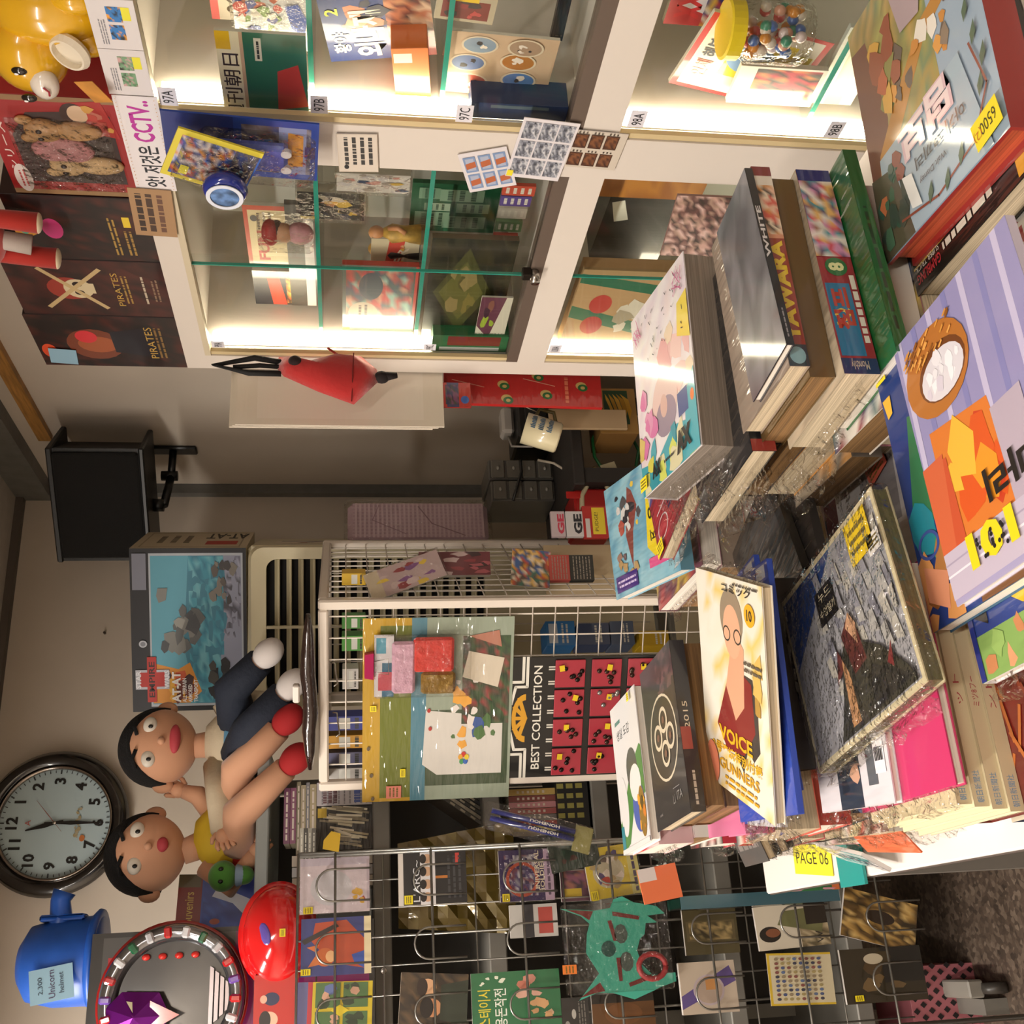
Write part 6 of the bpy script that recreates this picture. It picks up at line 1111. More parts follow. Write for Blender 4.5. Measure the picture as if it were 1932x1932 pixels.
for k, (X0, Y0_, X1, Y1_, c_, lab) in enumerate(((645, 1082, 690, 1104, '#d8b01c', 'yellow small carton high in the white rack'), (645, 1165, 690, 1186, '#3c8a34', 'green and white carton high in the white rack'), (645, 1200, 690, 1228, '#4a9a3c', 'second green carton high in the white rack'), (646, 1262, 676, 1300, '#c8c4c0', 'white bottle shaped box high in the white rack'), (606, 1352, 690, 1378, '#2f3c8c', 'blue disc case high in the white rack'), (606, 1388, 690, 1412, '#c8922c', 'orange striped disc case high in the white rack'), (606, 1420, 690, 1444, '#5a5a78', 'violet disc case high in the white rack'), (606, 1450, 690, 1472, '#b8b4b0', 'pale disc case high in the white rack'))):
    off = -.06; fr, w, h = gl(X0, Y0_, X1, Y1_, off); carton('small_carton', lab, 'box', fr, w, h, .04, c_, P(c_).rect(.1, .35, .9, .6, '#d8d8d0').lines(.1, .1, .9, .3, 1, '#30302c', k), group='small cartons inside the white rack')
t = thing('carton_tray', 'thin wire tray under the small cartons in the white rack', 'tray', GF); y_ = (GI @ onP(692, 1290, N - nF * .06, nF)).y
MB().box(-wf + .02, -.02, y_ - .008, y_ - .004, -.12, -.04).build('tray', GW, t)
# ================================================================== under the racks
fr, w, h = FY(1772, 1835, 1990, 2010, 2.84)
pr = P('#a8646c')
for i in range(9):
    for j in range(9): x_, y_ = .06 + .11 * i + (.055 if j % 2 else 0), .06 + .11 * j; pr.poly([(x_ - .03, y_), (x_, y_ - .05), (x_ + .03, y_), (x_, y_ + .05)], '#1c1618')
p0 = onZ(1775, 1845, .09); carton('pattern_box', 'pink box with black diamonds on the floor under the shelf', 'box', frame((p0.x - .1, p0.y, .09), (1, 0, 0), (0, 0, 1)), .26, .18, .2, '#a8646c', pr, m=PAPER)
t = thing('castor_leg', 'grey steel leg with a small wheel on the floor', 'leg stand', onZ(1885, 1862, 0)); MB().box(-.02, .02, -.02, .25, .05, .09, .004).build('rail', mat('#8a867e', .5), t); MB().lathe([(0, -.012), (.028, -.012), (.03, 0), (.028, .012), (0, .012)], 20, Matrix.Translation((0, -.03, .03)) @ Matrix.Rotation(math.pi / 2, 4, 'Y')).build('wheel', mat('#3a3632', .4), t, True)
a, b = onY(1284, 1704, 2.22), onY(1582, 1683, 2.22); t = thing('acrylic_sheet', 'bluish acrylic sheet standing at the table side', 'sheet', (a.x, 2.22, b.z)); MB().box(-.012, .012, 0, .1, 0, a.z - b.z, .003).build('sheet', clear('blue_acrylic', (.45, .62, .68, 1), 1), t); MB().box(-.0125, .0125, -.002, 0, 0, a.z - b.z).build('edge', mat('#3c5a64', .2), t)
a, b = onY(1468, 1684, 2.123), onY(1580, 1652, 2.123); card('cartoon_board', 'green printed board with cartoon eyes at the table side', 'board', frame((a + b) / 2, (1, 0, 0), (0, 0, 1)), abs(b.x - a.x), abs(a.z - b.z), P('#2c6a3c').ell(.7, .25, .2, .1, '#d8d4c8').ell(.7, .25, .1, .05, '#20201c').ell(.3, .7, .2, .1, '#d8d4c8').ell(.3, .7, .1, .05, '#20201c').rect(0, 0, 1, .12, '#c86a3c').rect(0, .85, 1, 1, '#b87a90').blobs(.1, .1, .9, .9, 6, .08, .15, ['#d8a83c', '#b04a3c', '#c890a0'], 3), .004, '#2c6a3c', GLOSSY)
# ================================================================== the sales table
ZTB = .75; TX0, TX1, TY0, TY1 = .085, 1.13, .35, 2.12
t = thing('sales_table', 'long white table piled with magazines and books', 'table', ((TX0 + TX1) / 2, (TY0 + TY1) / 2, 0)); a, b = (TX1 - TX0) / 2, (TY1 - TY0) / 2
MB().box(-a, a, -b, b, ZTB - .028, ZTB, .003).build('top', mat('#dcd4ce', .35, coat=.3), t)
MB().box(-a - .002, -a, -b, b, ZTB - .012, ZTB - .007).build('edge_strip', mat('#4a403a', .5), t)
for sx in (-a + .04, a - .04):
    for sy in (-b + .04, b - .04): MB().box(sx - .02, sx + .02, sy - .02, sy + .02, 0, ZTB - .028).build('leg', mat('#8a8680', .4, metal=.5), t)
def fitq(FL, FR, NR, NL, z, dx=None, dy=None):
    zz = z if isinstance(z, (tuple, list)) else (z,) * 4
    p = [onZ(*q, k) if q else None for q, k in zip((FL, FR, NR, NL), zz)]
    return p
def lay(c, yaw, up, dx, dy, tilt=None):
    """frame of a lying book: c centre of the top cover, yaw of its X side, up = '+X' or '-X'"""
    a = math.radians(yaw); ex = Vector((math.cos(a), math.sin(a), 0)); s = 1 if up == '+X' else -1
    upv = ex * s; right = Vector((upv.y, -upv.x, 0)); M = frame(c, right, upv)
    if tilt: M = M @ Matrix.Rotation(math.radians(tilt[0]), 4, 'X') @ Matrix.Rotation(math.radians(tilt[1]), 4, 'Y')
    return M, dy, dx
def bag_end(o, w, t_, side, L, seed=1, zc=None, wd=1.0):
    """crumpled end of the clear sleeve beyond one side of a book (local coordinates, y = side)"""
    R = random.Random(seed); vs = []; n, m = 9, 5
    for j in range(m):
        for i in range(n):
            f = j / (m - 1); x = (i / (n - 1) - .5) * w * wd * (1 - .25 * f * R.random()); vs.append((x, side + math.copysign(L * f, side) + R.uniform(-.003, .003) * f, (t_ if zc is None else zc) * (1 - f * .5) + R.uniform(-.009, .009) * f))
    g = MB().add(vs, [(j * n + i, j * n + i + 1, (j + 1) * n + i + 1, (j + 1) * n + i) for j in range(m - 1) for i in range(n - 1)]); return g.build('sleeve_end', BAG, o)
ORD = ['first', 'second', 'third', 'fourth', 'fifth', 'sixth', 'seventh', 'eighth', 'ninth', 'tenth', 'eleventh', 'twelfth']
def pile(where, c, dx, dy, z0, z1, n, pal, seed, up='+X', yaw=0, jit=.012, pages=None, name='magazine', flap=.0, spine='R', xl=None, group=None, lets='#e8e0d4'):
    """books filling a pile between z0 and z1, lowest first"""
    R = random.Random(seed); ws_ = [R.uniform(.7, 1.3) for _ in range(n)]; s = sum(ws_); z = z0
    for k in range(n):
        th = (z1 - z0) * ws_[k] / s; z += th; col = R.choice(pal); pg = pages or R.choice([PAGES, PAGESW, PAGES, PAGESB])
        M, w, h = lay(Vector((c[0] + R.uniform(-jit, jit), c[1] + R.uniform(-jit, jit) * .5, z - .0004)), yaw + R.uniform(-3, 3), up, dx, dy)
        sp = P(col).lines(.06, .2, .7, .8, 1, lets, seed + k, .7).rect(.8, .1, .95, .9, R.choice(pal))
        o = book(name, '%s %s from the table in the pile under %s' % (ORD[k], name.replace('_', ' '), where), M, w, h, th - .0008, col, P(col).mosaic(0, 0, 1, 1, 5, 6, [col] + R.sample(pal, min(3, len(pal))), seed + k), spine=R.choice([spine, spine, 'L']) if spine in 'LR' else spine, pages=pg, spr=None, m=FILM, group='pile under ' + where, cat='book', hard=.0006)
        if flap and R.random() < .7: bag_end(o, w, th / 2, -h / 2 if up == '+X' else h / 2, flap * R.uniform(.5, 1.1), seed + k, th / 2)
    return z
PALM = ['#8c3a3c', '#d8d0c4', '#3c4a6c', '#c8a84c', '#2c2a2c', '#a86a7c', '#6a7c74', '#c8b8a0', '#5a2c34', '#b8b4b4']
# ------------------------------------------------ far left column
CL = 'the white and green storybook'; zc = 1.154
pile(CL, (.232, 1.525), .2, .145, ZTB, zc - .0145, 8, ['#c8a8a8', '#b83040', '#d8d4cc', '#2c2826', '#8a2c34', '#3c3430', '#d07050', '#5a5450'], 11, jit=.008, flap=.02)
M, w, h = lay(Vector((.234, 1.519, zc)), 2, '+X', .21, .15)
pr = P('#d6d2d0').text('생일 도감', .42, .78, .07, '#24242a', w=.5, bold=.01).lines(.14, .84, .36, .9, 1, '#3c7a6c', 3)
pr.poly([(.0, .0), (.0, .2), (.3, .35), (.55, .5), (.95, .62), (1, .6), (1, .3), (.55, .25), (.3, .05)], '#4a7c3c').ell(.62, .5, .2, .14, '#4a4a46').ell(.2, .3, .16, .2, '#d6d2d0').rect(0, 0, .12, .18, '#2f7c88').ell(.75, .24, .22, .16, '#4a5ca0').ell(.7, .4, .2, .12, '#dcd8d4').ell(.85, .2, .12, .16, '#8a6a2c').blobs(.75, .1, .95, .34, 8, .02, .05, ['#c8782c', '#5a4a20', '#d8982c'], 3).rect(.0, .0, 1, .03, '#d8d4d0')
book('storybook', 'white paperback with green and blue ovals and a yellow sticker', M, w, h, .0135, '#d6d2d0', pr, 'L', PAGESW, stick=[(.82, .95, .01, .012)])
# stray folders poking out of the far pile
fr = frame(onZ(1243, 1668, .98) + Vector((.0, 0, 0)), (0, -1, .0), (.55, 0, .83)); fo_, wo_, ho_ = FY(1208, 1634, 1282, 1700, 1.43, 8); card('orange_folder', 'orange card folder sticking out of the far left pile', 'folder', fo_, wo_, ho_, P('#d0683c').rect(.62, .55, 1, 1, '#c8c0bc'), .002, '#d0683c', GLOSSY)
for k in range(3):
    fr = frame(onY(1306 + 8 * k, 1620, 1.38 + .012 * k), (1, 0, .0), (-.12, 0, 1)); M = frame(onY(1310 + 6 * k, 1622 - 6 * k, 1.40), (0, -1, 0), (-.93, 0, -.35)); 
    book('catalogue', ('topmost', 'middle', 'lowest')[k] + ' grey catalogue sliding out under the dark ring cover', frame((.165 + .008 * k, 1.425, 1.045 - .018 * k), (0, -1, 0), (.94, 0, .34)), .09, .15, .012, '#3a3634', P('#3a3634').lines(.1, .1, .9, .9, 6, '#6a6460', k), 'L', PAGES, group='grey catalogues in the left pile')
# ------------------------------------------------ dark ring cover pile
RG = 'the dark ring cover book'; zr = 1.151
pile(RG, (.235, 1.345), .215, .135, ZTB, 1.05, 6, ['#1c2434', '#c8b890', '#5a3420', '#b84a3c', '#2a2826', '#c8c0b4'], 21, jit=.01, flap=.025)
M, w, h = lay(Vector((.225, 1.35, 1.0792)), -4, '+X', .2, .14)
pr = P('#c4688e').ell(.4, .55, .16, .12, '#7c7a80').blobs(.6, .5, .95, .9, 6, .03, .07, ['#b85a4c', '#8a5060', '#d88aa8'], 3).lines(.45, .3, .85, .4, 2, '#7a5a3c', 3).rect(.2, .12, .34, .24, '#d8d4d0')
book('pink_book', 'pink paperback with a grey heart sticking out of the left pile', M, w, h, .028, '#c4688e', pr, 'R', PAGESW)
for k, (zt, th, lab) in enumerate(((1.105, .0245, 'lower thick brown paged old book under the dark ring cover'), (1.1315, .026, 'upper thick brown paged old book under the dark ring cover'))):
    M, w, h = lay(Vector((.25, 1.345, zt)), 2 + k, '+X', .205, .135); book('old_book', lab, M, w, h, th, '#5a3c20', P('#6a4826'), 'L', PAGESB, group='old brown books')
M, w, h = lay(Vector((.247, 1.343, zr)), 2.5, '+X', .21, .15)
pr = P('#2b2a2a').mosaic(.5, .75, 1, 1, 4, 4, ['#3c3434', '#4a3c3c', '#2b2a2a', '#5a4444'], 3, .8).ring(.52, .5, .4, .26, .06, '#c8bca4')
for (x, y, r) in ((.36, .52, .12), (.56, .6, .12), (.72, .48, .12), (.54, .4, .12)): pr.ring(x, y, r, r * .66, .3, '#c8bca4').ell(x, y, r * .3, r * .18, '#6a4a40')
pr.text('ITA', .78, .13, .05, '#8a8682').text('LI', .62, .12, .05, '#7c7874').line([(.8, .18), (.62, .18)], .006, '#8a8682').text('seoul', .2, .08, .02, '#8a8682')
sp = P('#1d1a1f').text('2015', .55, .5, .34, '#c8b8a0', w=.16).rect(.35, .3, .48, 1, '#8a3c34').lines(.04, .3, .24, .7, 1, '#a89c90', 3)
book('ring_book', 'dark book with overlapping cream rings on its cover', M, w, h, .0185, '#201d22', pr, 'R', PAGES, spr=sp)
# ------------------------------------------------ illustrated magazine and blue folders
AN = 'the white magazine with a yellow border'
pile(AN, (.3, 1.215), .22, .1, ZTB, 1.075, 8, ['#24211f', '#3a3634', '#8a8074', '#5a4a44', '#2c3450', '#6a3c34'], 31, yaw=-6, jit=.01, flap=.02)
p1, p2 = onZ(1446, 1053, 1.088), onZ(1507, 1536, 1.088); d = (p1 - p2); ya = math.degrees(math.atan2(d.y, d.x)); L_ = d.length; nn = Vector((-d.y, d.x, 0)).normalized()
for k in range(2):
    c = (p1 + p2) / 2 + nn * .088 + Vector((.012 * k, .035 * k, -.009 * k)); M, w, h = lay(c, ya + 9 * k, '+X', L_, .175)
    o = card('blue_folder', ('upper', 'lower')[k] + ' bright blue folder under the white magazine', 'folder', M, w, h, P('#2c48a8').rect(.8, .93, .95, .985, '#c8ccd8'), .007, '#2c48a8', FILM, 'blue folders'); bag_end(o, w, 0, -h / 2, .025, 4 + k)
M, w, h = lay(Vector((.267, 1.165, 1.116)), -26.3, '+X', .257, .182, (5, 3.5))
pr = P('#d8d0c0').rect(0, .9, .16, 1, '#d8a030').rect(0, .55, .05, .9, '#d8b450').mosaic(0, 0, 1, 1, 7, 8, ['#d8d0c0', '#d8d0c0', '#d8d0c0', '#d8b868', '#dcd4c6'], 5)
pr.blobs(.3, .1, .75, .5, 3, .12, .2, ['#2e2c2a', '#3a3632'], 2).poly([(.22, .3), (.5, .62), (.78, .56), (.8, .35), (.62, .22), (.36, .2)], '#7a2420').poly([(.4, .5), (.56, .78), (.7, .7), (.66, .44), (.52, .36)], '#cf9878').ell(.54, .82, .17, .13, '#8a7a64').ell(.54, .76, .13, .12, '#d0a080').ring(.46, .745, .055, .035, .22, '#3a342c').ring(.62, .745, .055, .035, .22, '#3a342c').blobs(.7, .4, .95, .7, 4, .05, .09, ['#a8843c', '#c8a858'], 6)
pr.text('VOICE', .5, .27, .07, '#d8a41c', w=.5, bold=.03).text('2号連続特別付録', .5, .19, .055, '#d8a41c', w=.75, bold=.02).text('GUNNERS', .52, .12, .05, '#c8941c', w=.6, bold=.02).lines(.3, .02, .8, .08, 2, '#c8941c', 3).text('にゅータイプ', .66, .93, .045, '#3c3830', w=.5) if 0 else pr.text('VOICE', .5, .27, .07, '#d8a41c', w=.5, bold=.03).text('2号連続特別付録', .5, .19, .055, '#d8a41c', w=.75, bold=.02).text('GUNNERS', .52, .12, .05, '#c8941c', w=.6, bold=.02).lines(.3, .02, .8, .08, 2, '#c8941c', 3)
pr.ell(.82, .86, .075, .05, '#d8a020').text('10', .82, .86, .05, '#2c2418', bold=.03).text('コミック', .64, .95, .04, '#2c2824', w=.42, bold=.02).lines(.6, .965, .95, .985, 1, '#4a443c', 4).lines(.7, .6, .95, .66, 2, '#5a5244', 5).ell(.12, .1, .1, .1, '#d0785c')
o = book('comic_magazine', 'white magazine with a yellow border and a figure in dark red', M, w, h, .012, '#d8d0c0', pr, 'L', PAGES, m=GLOSSY); bag_end(o, w, .01, h / 2, .015, 5)
# ------------------------------------------------ framed looking art book
ND = 'the mountain photo book'
M, w, h = lay(Vector((.284, 1.019, 1.045)), 8.7, '+X', .203, .257)
pr = P('#cfc3a0').rect(.022, .03, .978, .97, '#a0a0a6').poly([(.022, .97), (.022, .5), (.3, .72), (.62, .97)], '#24407c').poly([(.022, .55), (.022, .03), (.978, .03), (.978, .97), (.58, .97)], '#9a9aa0')
R = random.Random(3)
for k in range(60):
    x, y = R.uniform(.3, .95), R.uniform(.35, .93); pr.poly([(x, y), (min(.97, x + .05), y + .01), (min(.97, x + .07), max(.05, y - .12)), (x + .015, max(.05, y - .1))], R.choice(['#8c8c96', '#aaa8a6', '#80808c', '#b4b0a8', '#94949c']))
pr.poly([(.3, .03), (.4, .22), (.47, .42), (.56, .5), (.64, .4), (.78, .3), (.93, .12), (.97, .03)], '#37362c').poly([(.5, .5), (.58, .56), (.64, .46), (.66, .3), (.54, .28)], '#5a2c26').poly([(.55, .52), (.6, .58), (.64, .5), (.62, .4)], '#c89a78').poly([(.38, .3), (.44, .46), (.48, .36)], '#5c2e28').poly([(.42, .06), (.46, .4), (.5, .3), (.5, .06)], '#b88a60').poly([(.62, .05), (.68, .26), (.97, .06)], '#2a2a26').poly([(.8, .2), (.86, .28), (.84, .16)], '#7a2c2c')
pr.rect(.36, .63, .54, .82, '#16140f').text('누드', .45, .775, .055, '#d8ccb0', w=.12).text('수업일기', .45, .69, .05, '#d8ccb0', w=.15)
pr.ring(.45, .725, .0, .0, .1, '#d8ccb0')
pr2 = [(.84, .84, .05, .045, '#d8b81c'), (.94, .74, .026, .02, '#d8d4d0')]
o = book('photo_book', 'grey mountain photo book with a cream frame and blue sky corner', M, w, h, .0178, '#cfc3a0', pr, 'L', mat('#5a5334', .6, coat=.6, noise=.3, nscale=2, stretch=(3, 3, 200)), m=FILM, stick=pr2, bag=.004); bag_end(o, w, .015, -h / 2, .02, 9)
# ------------------------------------------------ pink and white magazines left of it
PK = 'the pink cover'
M, w, h = lay(Vector((.223, 1.005, 1.0185)), 0, '+X', .21, .19); o = book('pink_magazine', 'plain hot pink magazine cover beside the mountain photo book', M, w, h, .0098, '#b42c5c', P('#bc2f60').rect(0, .0, .06, 1, '#a82654'), 'L', PAGESW, m=GLOSSY); bag_end(o, w, .01, -h / 2, .02, 14)
M, w, h = lay(Vector((.222, 1.088, 1.0268)), -4, '+X', .2, .17)
pr = P('#d2ccd0').rect(.3, .0, .62, 1, '#2c3440').blobs(.32, .05, .6, .7, 7, .05, .1, ['#4a5464', '#c89a80', '#20262e', '#7c6a5c'], 4).rect(.72, .1, .84, .9, '#5a5c60').text('할', .14, .3, .09, '#5a90c4').text('웨이브', .67, .45, .08, '#5a90c4', w=.16).rect(.83, .15, .96, .34, '#e0dce0').lines(.84, .17, .95, .32, 1, '#202020', 3).text('T', .9, .62, .08, '#b83a44')
o = book('white_magazine', 'white magazine with blue Korean lettering and a barcode', M, w, h, .0078, '#d2ccd0', pr, 'L', PAGESW, m=FILM); bag_end(o, w, .01, -h / 2, .025, 15)
M, w, h = lay(Vector((.235, 1.2, 1.0)), -10, '+X', .22, .17) ; M[1][3] = 1.19; book('grey_magazine', 'white bordered grey photo magazine under the blue folders', lay(Vector((.19, 1.205, 1.0838)), -8, '+X', .14, .1)[0], .1, .14, .008, '#c8c4c4', P('#8a8688').rect(0, 0, 1, .1, '#d0ccd0').lines(.1, .2, .5, .8, 6, '#5a5458', 3), 'R', PAGES, m=FILM)
card('orange_folder', 'bright orange plastic folder hanging over the table edge', 'folder', frame(onZ(1640, 1560, .86), (-.1, -1, 0), (.75, -.1, .66)), .15, .09, P('#cf5f34'), .002, '#cf5f34', FILM)
t = thing('blue_tin', 'small dark blue tin with a white emblem beside the pink cover', 'tin', onX(1722, 1525, .125) + Vector((0, 0, .0))); MB().box(-.0, .04, -.03, .03, -.03, .05, .003).build('tin', mat('#1c3c6c', .3, metal=.3), t); P().ring(.5, .6, .3, .2, .2, '#c8c8bc').build(.06, .08, t, 'emblem', GLOSSY, frame((-.0005, 0, .01), (0, -1, 0), (0, 0, 1)))
t = card('where_booklet', 'white booklet with dark WHERE letters leaning at the table edge', 'book', frame(onZ(1605, 1618, .79), (-.2, -1, 0), (.5, 0, .86)), .16, .05, P('#cfcac8').text('WHERE', .55, .45, .5, '#2c2640', w=.8, bold=.04), .006, '#cfcac8', FILM)
card('teal_booklet', 'teal booklet on the table corner', 'book', frame(onZ(1602, 1628, .757), (0, -1, 0), (1, 0, 0)), .09, .07, P('#1f8a84'), .005, '#1f8a84', GLOSSY)
card('handwritten_note', 'bright yellow note with black handwriting on the table edge', 'note', frame(onZ(1532, 1622, .752), (-.1, -1, 0), (1, -.1, 0)), .16, .05, P('#d8cc2c').text('PAGE 06', .5, .55, .4, '#2a2818', w=.85), .0008, '#d8cc2c', PAPER)
# ------------------------------------------------ pale newspaper annuals and red photo book
RD = 'the dark red photo book'
pile(RD, (.215, .95), .22, .24, ZTB, .9355, 6, ['#2c3c5c', '#3c3a34', '#c8bca4', '#8a8074', '#b8b0a4', '#5a5048'], 61, jit=.006, flap=.02)
M, w, h = lay(Vector((.2, .9, .951)), 1, '+X', .21, .21)
pr = P('#6a1814').mosaic(.1, 0, 1, 1, 5, 5, ['#6a1814', '#7c2018', '#561410'], 3)
for k in range(26): x, y = R.uniform(.2, .95), R.uniform(.05, .8); pr.line([(x, y), (min(1, x + R.uniform(-.1, .1)), y + .18)], .02, R.choice(['#a84c20', '#3c100c', '#8a3418', '#c06a2c']))
book('photo_annual', 'dark red photo book with orange strands below the pale annuals', M, w, h, .015, '#5c1512', pr, 'L', PAGES, m=FILM)
z = .9515
for k in range(4):
    M, w, h = lay(Vector((.182 + .004 * k, 1.008 + .003 * k, z + .014)), 1 - k * .6, '+X', .178, .17); sp = P('#c9bb98').text('朝日新聞社', .1, .5, .5, '#5a8cb0', w=.16).text(('ンド', 'ミツ8フー', 'ット', 'ランド')[k], .6, .5, .45, '#a03440', w=.16)
    book('annual', ORD[k] + ' pale newspaper annual from the bottom, blue lettered spine', M, w, h, .0138, '#c9bb98', P('#c9bb98'), 'R', PAGESW, spr=sp, group='pale newspaper annuals', m=PAPER); z += .0142
# ------------------------------------------------ near right: picture books
JN = 'the yellow picture book'
pile(JN, (.4, .78), .24, .17, ZTB, .98, 6, PALM, 71, jit=.01, up='-X')
M, w, h = lay(Vector((.345, .785, .9935)), 2, '+X', .285, .19)
pr = P('#2a3c7c').rect(.0, .0, 1, .14, '#7c9c54').blobs(.05, .02, .95, .14, 10, .03, .06, ['#b87a50', '#8aa85c', '#c89068'], 4).ell(.6, .6, .5, .46, '#d8a81c').ell(.7, .66, .38, .36, '#e0b422').poly([(.05, .2), (.16, .16), (.2, .5), (.08, .5)], '#24201c').rect(0, 0, .04, 1, '#1c2c74')
o = book('picture_book', 'picture book with a round yellow shape over green grass', M, w, h, .0125, '#d8d4d8', pr, 'L', PAGESW, m=FILM); bag_end(o, w, .01, -h / 2, .02, 22)
M, w, h = lay(Vector((.395, .815, 1.0115)), 1.5, '-X', .275, .19)
pr = P('#1c3c78').rect(0, .0, 1, 1, '#6a4424').poly([(.6, 0), (1, 0), (1, 1), (.55, 1), (.5, .6)], '#1c3470').poly([(.5, .3), (.8, .25), (.95, .6), (.6, .7)], '#2c6a44').blobs(.55, .5, .95, .9, 5, .06, .12, ['#1f7c8c', '#2c8a5c', '#1c4a80'], 3).blobs(.7, .75, .98, .98, 7, .05, .1, ['#a8703c', '#8a5428', '#c88a50'], 2).poly([(.75, .84), (.95, .78), (.97, .9), (.8, .96)], '#d08a68').ring(.86, .72, .1, .05, .22, '#3a4a8c').poly([(.9, .12), (.98, .12), (.96, .2), (.91, .19)], '#d8a82c')
book('picture_book', 'blue and brown animal picture book under the spotted one', M, w, h, .0175, '#24506c', pr, 'L', PAGESW, m=GLOSSY, stick=[(.93, .03, .02, .016)])
M, w, h = lay(Vector((.398, .752, 1.0202)), 2.5, '-X', .265, .2)
pr = P('#9c94b4').poly([(0, 0), (1, 0), (1, .5), (0, .6)], '#8a84ac')
for k in range(7): pr.poly([(.08 + .14 * k, 0), (.12 + .14 * k, 0), (.15 + .14 * k, .5), (.11 + .14 * k, .5)], ('#b4acc8', '#7a78a8')[k % 2])
pr.poly([(.42, .45), (.88, .4), (.9, .95), (.36, .95)], '#c8702c').blobs(.45, .48, .85, .75, 12, .06, .12, ['#d88a24', '#c8501c', '#e0a838', '#b83a1c'], 5).poly([(.2, .98), (.42, .92), (.42, .5), (.2, .5)], '#a89aa8').rect(.8, .52, 1, .98, '#b84c2c').poly([(.82, .5), (1, .5), (1, .98), (.92, .98)], '#c05c38')
pr.rect(.1, .82, 1, .98, '#b4a8b8').line([(.1, .9), (1, .9)], .01, '#d8d0d8').line([(.1, .86), (1, .86)], .008, '#9c90a4')
pr.ell(.7, .22, .27, .16, '#a8682c').ell(.66, .24, .2, .1, '#6a3c1c').ell(.66, .25, .18, .085, '#cfcad0').blobs(.52, .19, .8, .29, 12, .02, .04, ['#dcd8dc', '#c8c0cc', '#e4e0e4'], 6)
for k in range(40): a_ = R.uniform(.5, .92); b_ = R.uniform(.06, .16); pr.line([(a_, b_), (a_ + .03, b_ + .012)], .012, R.choice(['#c88a3c', '#8a5420', '#d89a4c']))
pr.text('하얀 마리', .5, .8, .07, '#1c1614', w=.5, bold=.03).text('101', .52, .9, .105, '#e0c41c', w=.34, bold=.05).text('Walt Disney', .3, .945, .035, '#2c2428', w=.25) if 0 else pr.text('마리', .4, .72, .11, '#1c1614', w=.34, bold=.03).text('101', .62, .875, .12, '#e0c41c', w=.36, bold=.05).text('Walt Disney', .3, .94, .035, '#2c2428', w=.24)
for k in range(16): pr.ell(.48 + .28 * R.random(), .83 + .09 * R.random(), .011, .008, '#1c1a18', 8)
book('picture_book', 'large lilac picture book with a wicker basket, fire and yellow 101', M, w, h, .0085, '#b8b0c0', pr, 'L', PAGESW, m=GLOSSY)
# ------------------------------------------------ elephant-less picture book pile at the right
DB_ = 'the red edged forest picture book'
pile(DB_, (.77, .745), .27, .2, ZTB, .915, 5, PALM, 81, jit=.008, up='-X')
M, w, h = lay(Vector((.7, .765, .937)), 0, '-X', .29, .2)
pr = P('#c9c4bc').text('一千リツ', .36, .88, .1, '#8c1c28', w=.6, bold=.04).mosaic(0, 0, 1, .7, 4, 4, ['#a89c90', '#c8c0b8', '#8a8078'], 4)
book('white_magazine', 'white magazine with huge dark red Japanese lettering', M, w, h, .0215, '#c9c4bc', pr, 'L', PAGESW, m=FILM)
M, w, h = lay(Vector((.745, .77, .9675)), -1, '-X', .285, .21)
pr = P('#14120f').rect(0, .55, 1, .9, '#101a14').line([(.02, .86), (.3, .86), (.3, .9), (.98, .9)], .012, '#b8963c').line([(.02, .8), (.1, .76), (.98, .76)], .008, '#b8963c').lines(.2, .79, .8, .83, 1, '#d8d4c8', 3, .7).text('GAMBLING', .86, .95, .04, '#a82c34', w=.22, bold=.02).text('SUPER TRICK', .86, .91, .025, '#c8c4b8', w=.22).rect(.02, .86, .12, .99, '#c8922c').lines(.3, .91, .72, .95, 1, '#c8c4b4', 8, .7)
book('casino_book', 'black casino book with gold lines under the forest picture book', M, w, h, .028, '#14120f', pr, 'L', PAGES, m=FILM)
FLp, NLp, FRp = onZ(1672, 476, 1.0), onZ(1912, 268, 1.0), onZ(1597, 50, 1.0); ya = math.degrees(math.atan2((FRp - FLp).y, (FRp - FLp).x)); ddx = (FRp - FLp).length; ddy = (NLp - FLp).length
c = FLp + (FRp - FLp) / 2 + (NLp - FLp) / 2; M, w, h = lay(Vector((c.x, c.y, 1.0)), ya, '-X', ddx, ddy)
pr = P('#8c9cac').poly([(0, 0), (1, 0), (1, .25), (.6, .35), (0, .2)], '#8a7a44').mosaic(.35, 0, 1, .75, 8, 8, ['#8a8648', '#a09a54', '#7c7440', '#98803c', '#6a7a54', '#a88c50'], 5).poly([(1, .1), (.86, .12), (.78, .5), (.88, .8), (1, .85)], '#6a3c2c').poly([(.95, .75), (.7, .6), (.4, .4), (.05, .33), (.06, .28), (.42, .33), (.74, .5), (.9, .6)], '#a8742c')
pr.blobs(.15, .33, .7, .52, 14, .03, .06, ['#5a4a40', '#b87a30', '#7c6a5a', '#c88c3c', '#d8d0c4'], 8).blobs(.6, .15, .85, .45, 9, .04, .09, ['#a8522c', '#c89a3c', '#8a4428', '#7c7a3c'], 4).poly([(.3, .1), (.46, .02), (.6, .1), (.56, .28), (.4, .3)], '#a08c90').poly([(.0, .05), (.25, .02), (.3, .3), (.05, .26)], '#9cacb4')
pr.poly([(.2, .6), (.9, .62), (.95, 1), (.1, 1)], '#94a4b0').poly([(.8, .7), (1, .66), (1, 1), (.72, 1)], '#4a4434').blobs(.74, .68, .98, .96, 16, .03, .06, ['#2c4a3c', '#3c5a44', '#7c3c2c', '#a8603c', '#2f3c34'], 9)
pr.line([(.12, .62), (.06, .8), (.2, .93), (.5, .97), (.8, .92)], .012, '#7c3c2c')
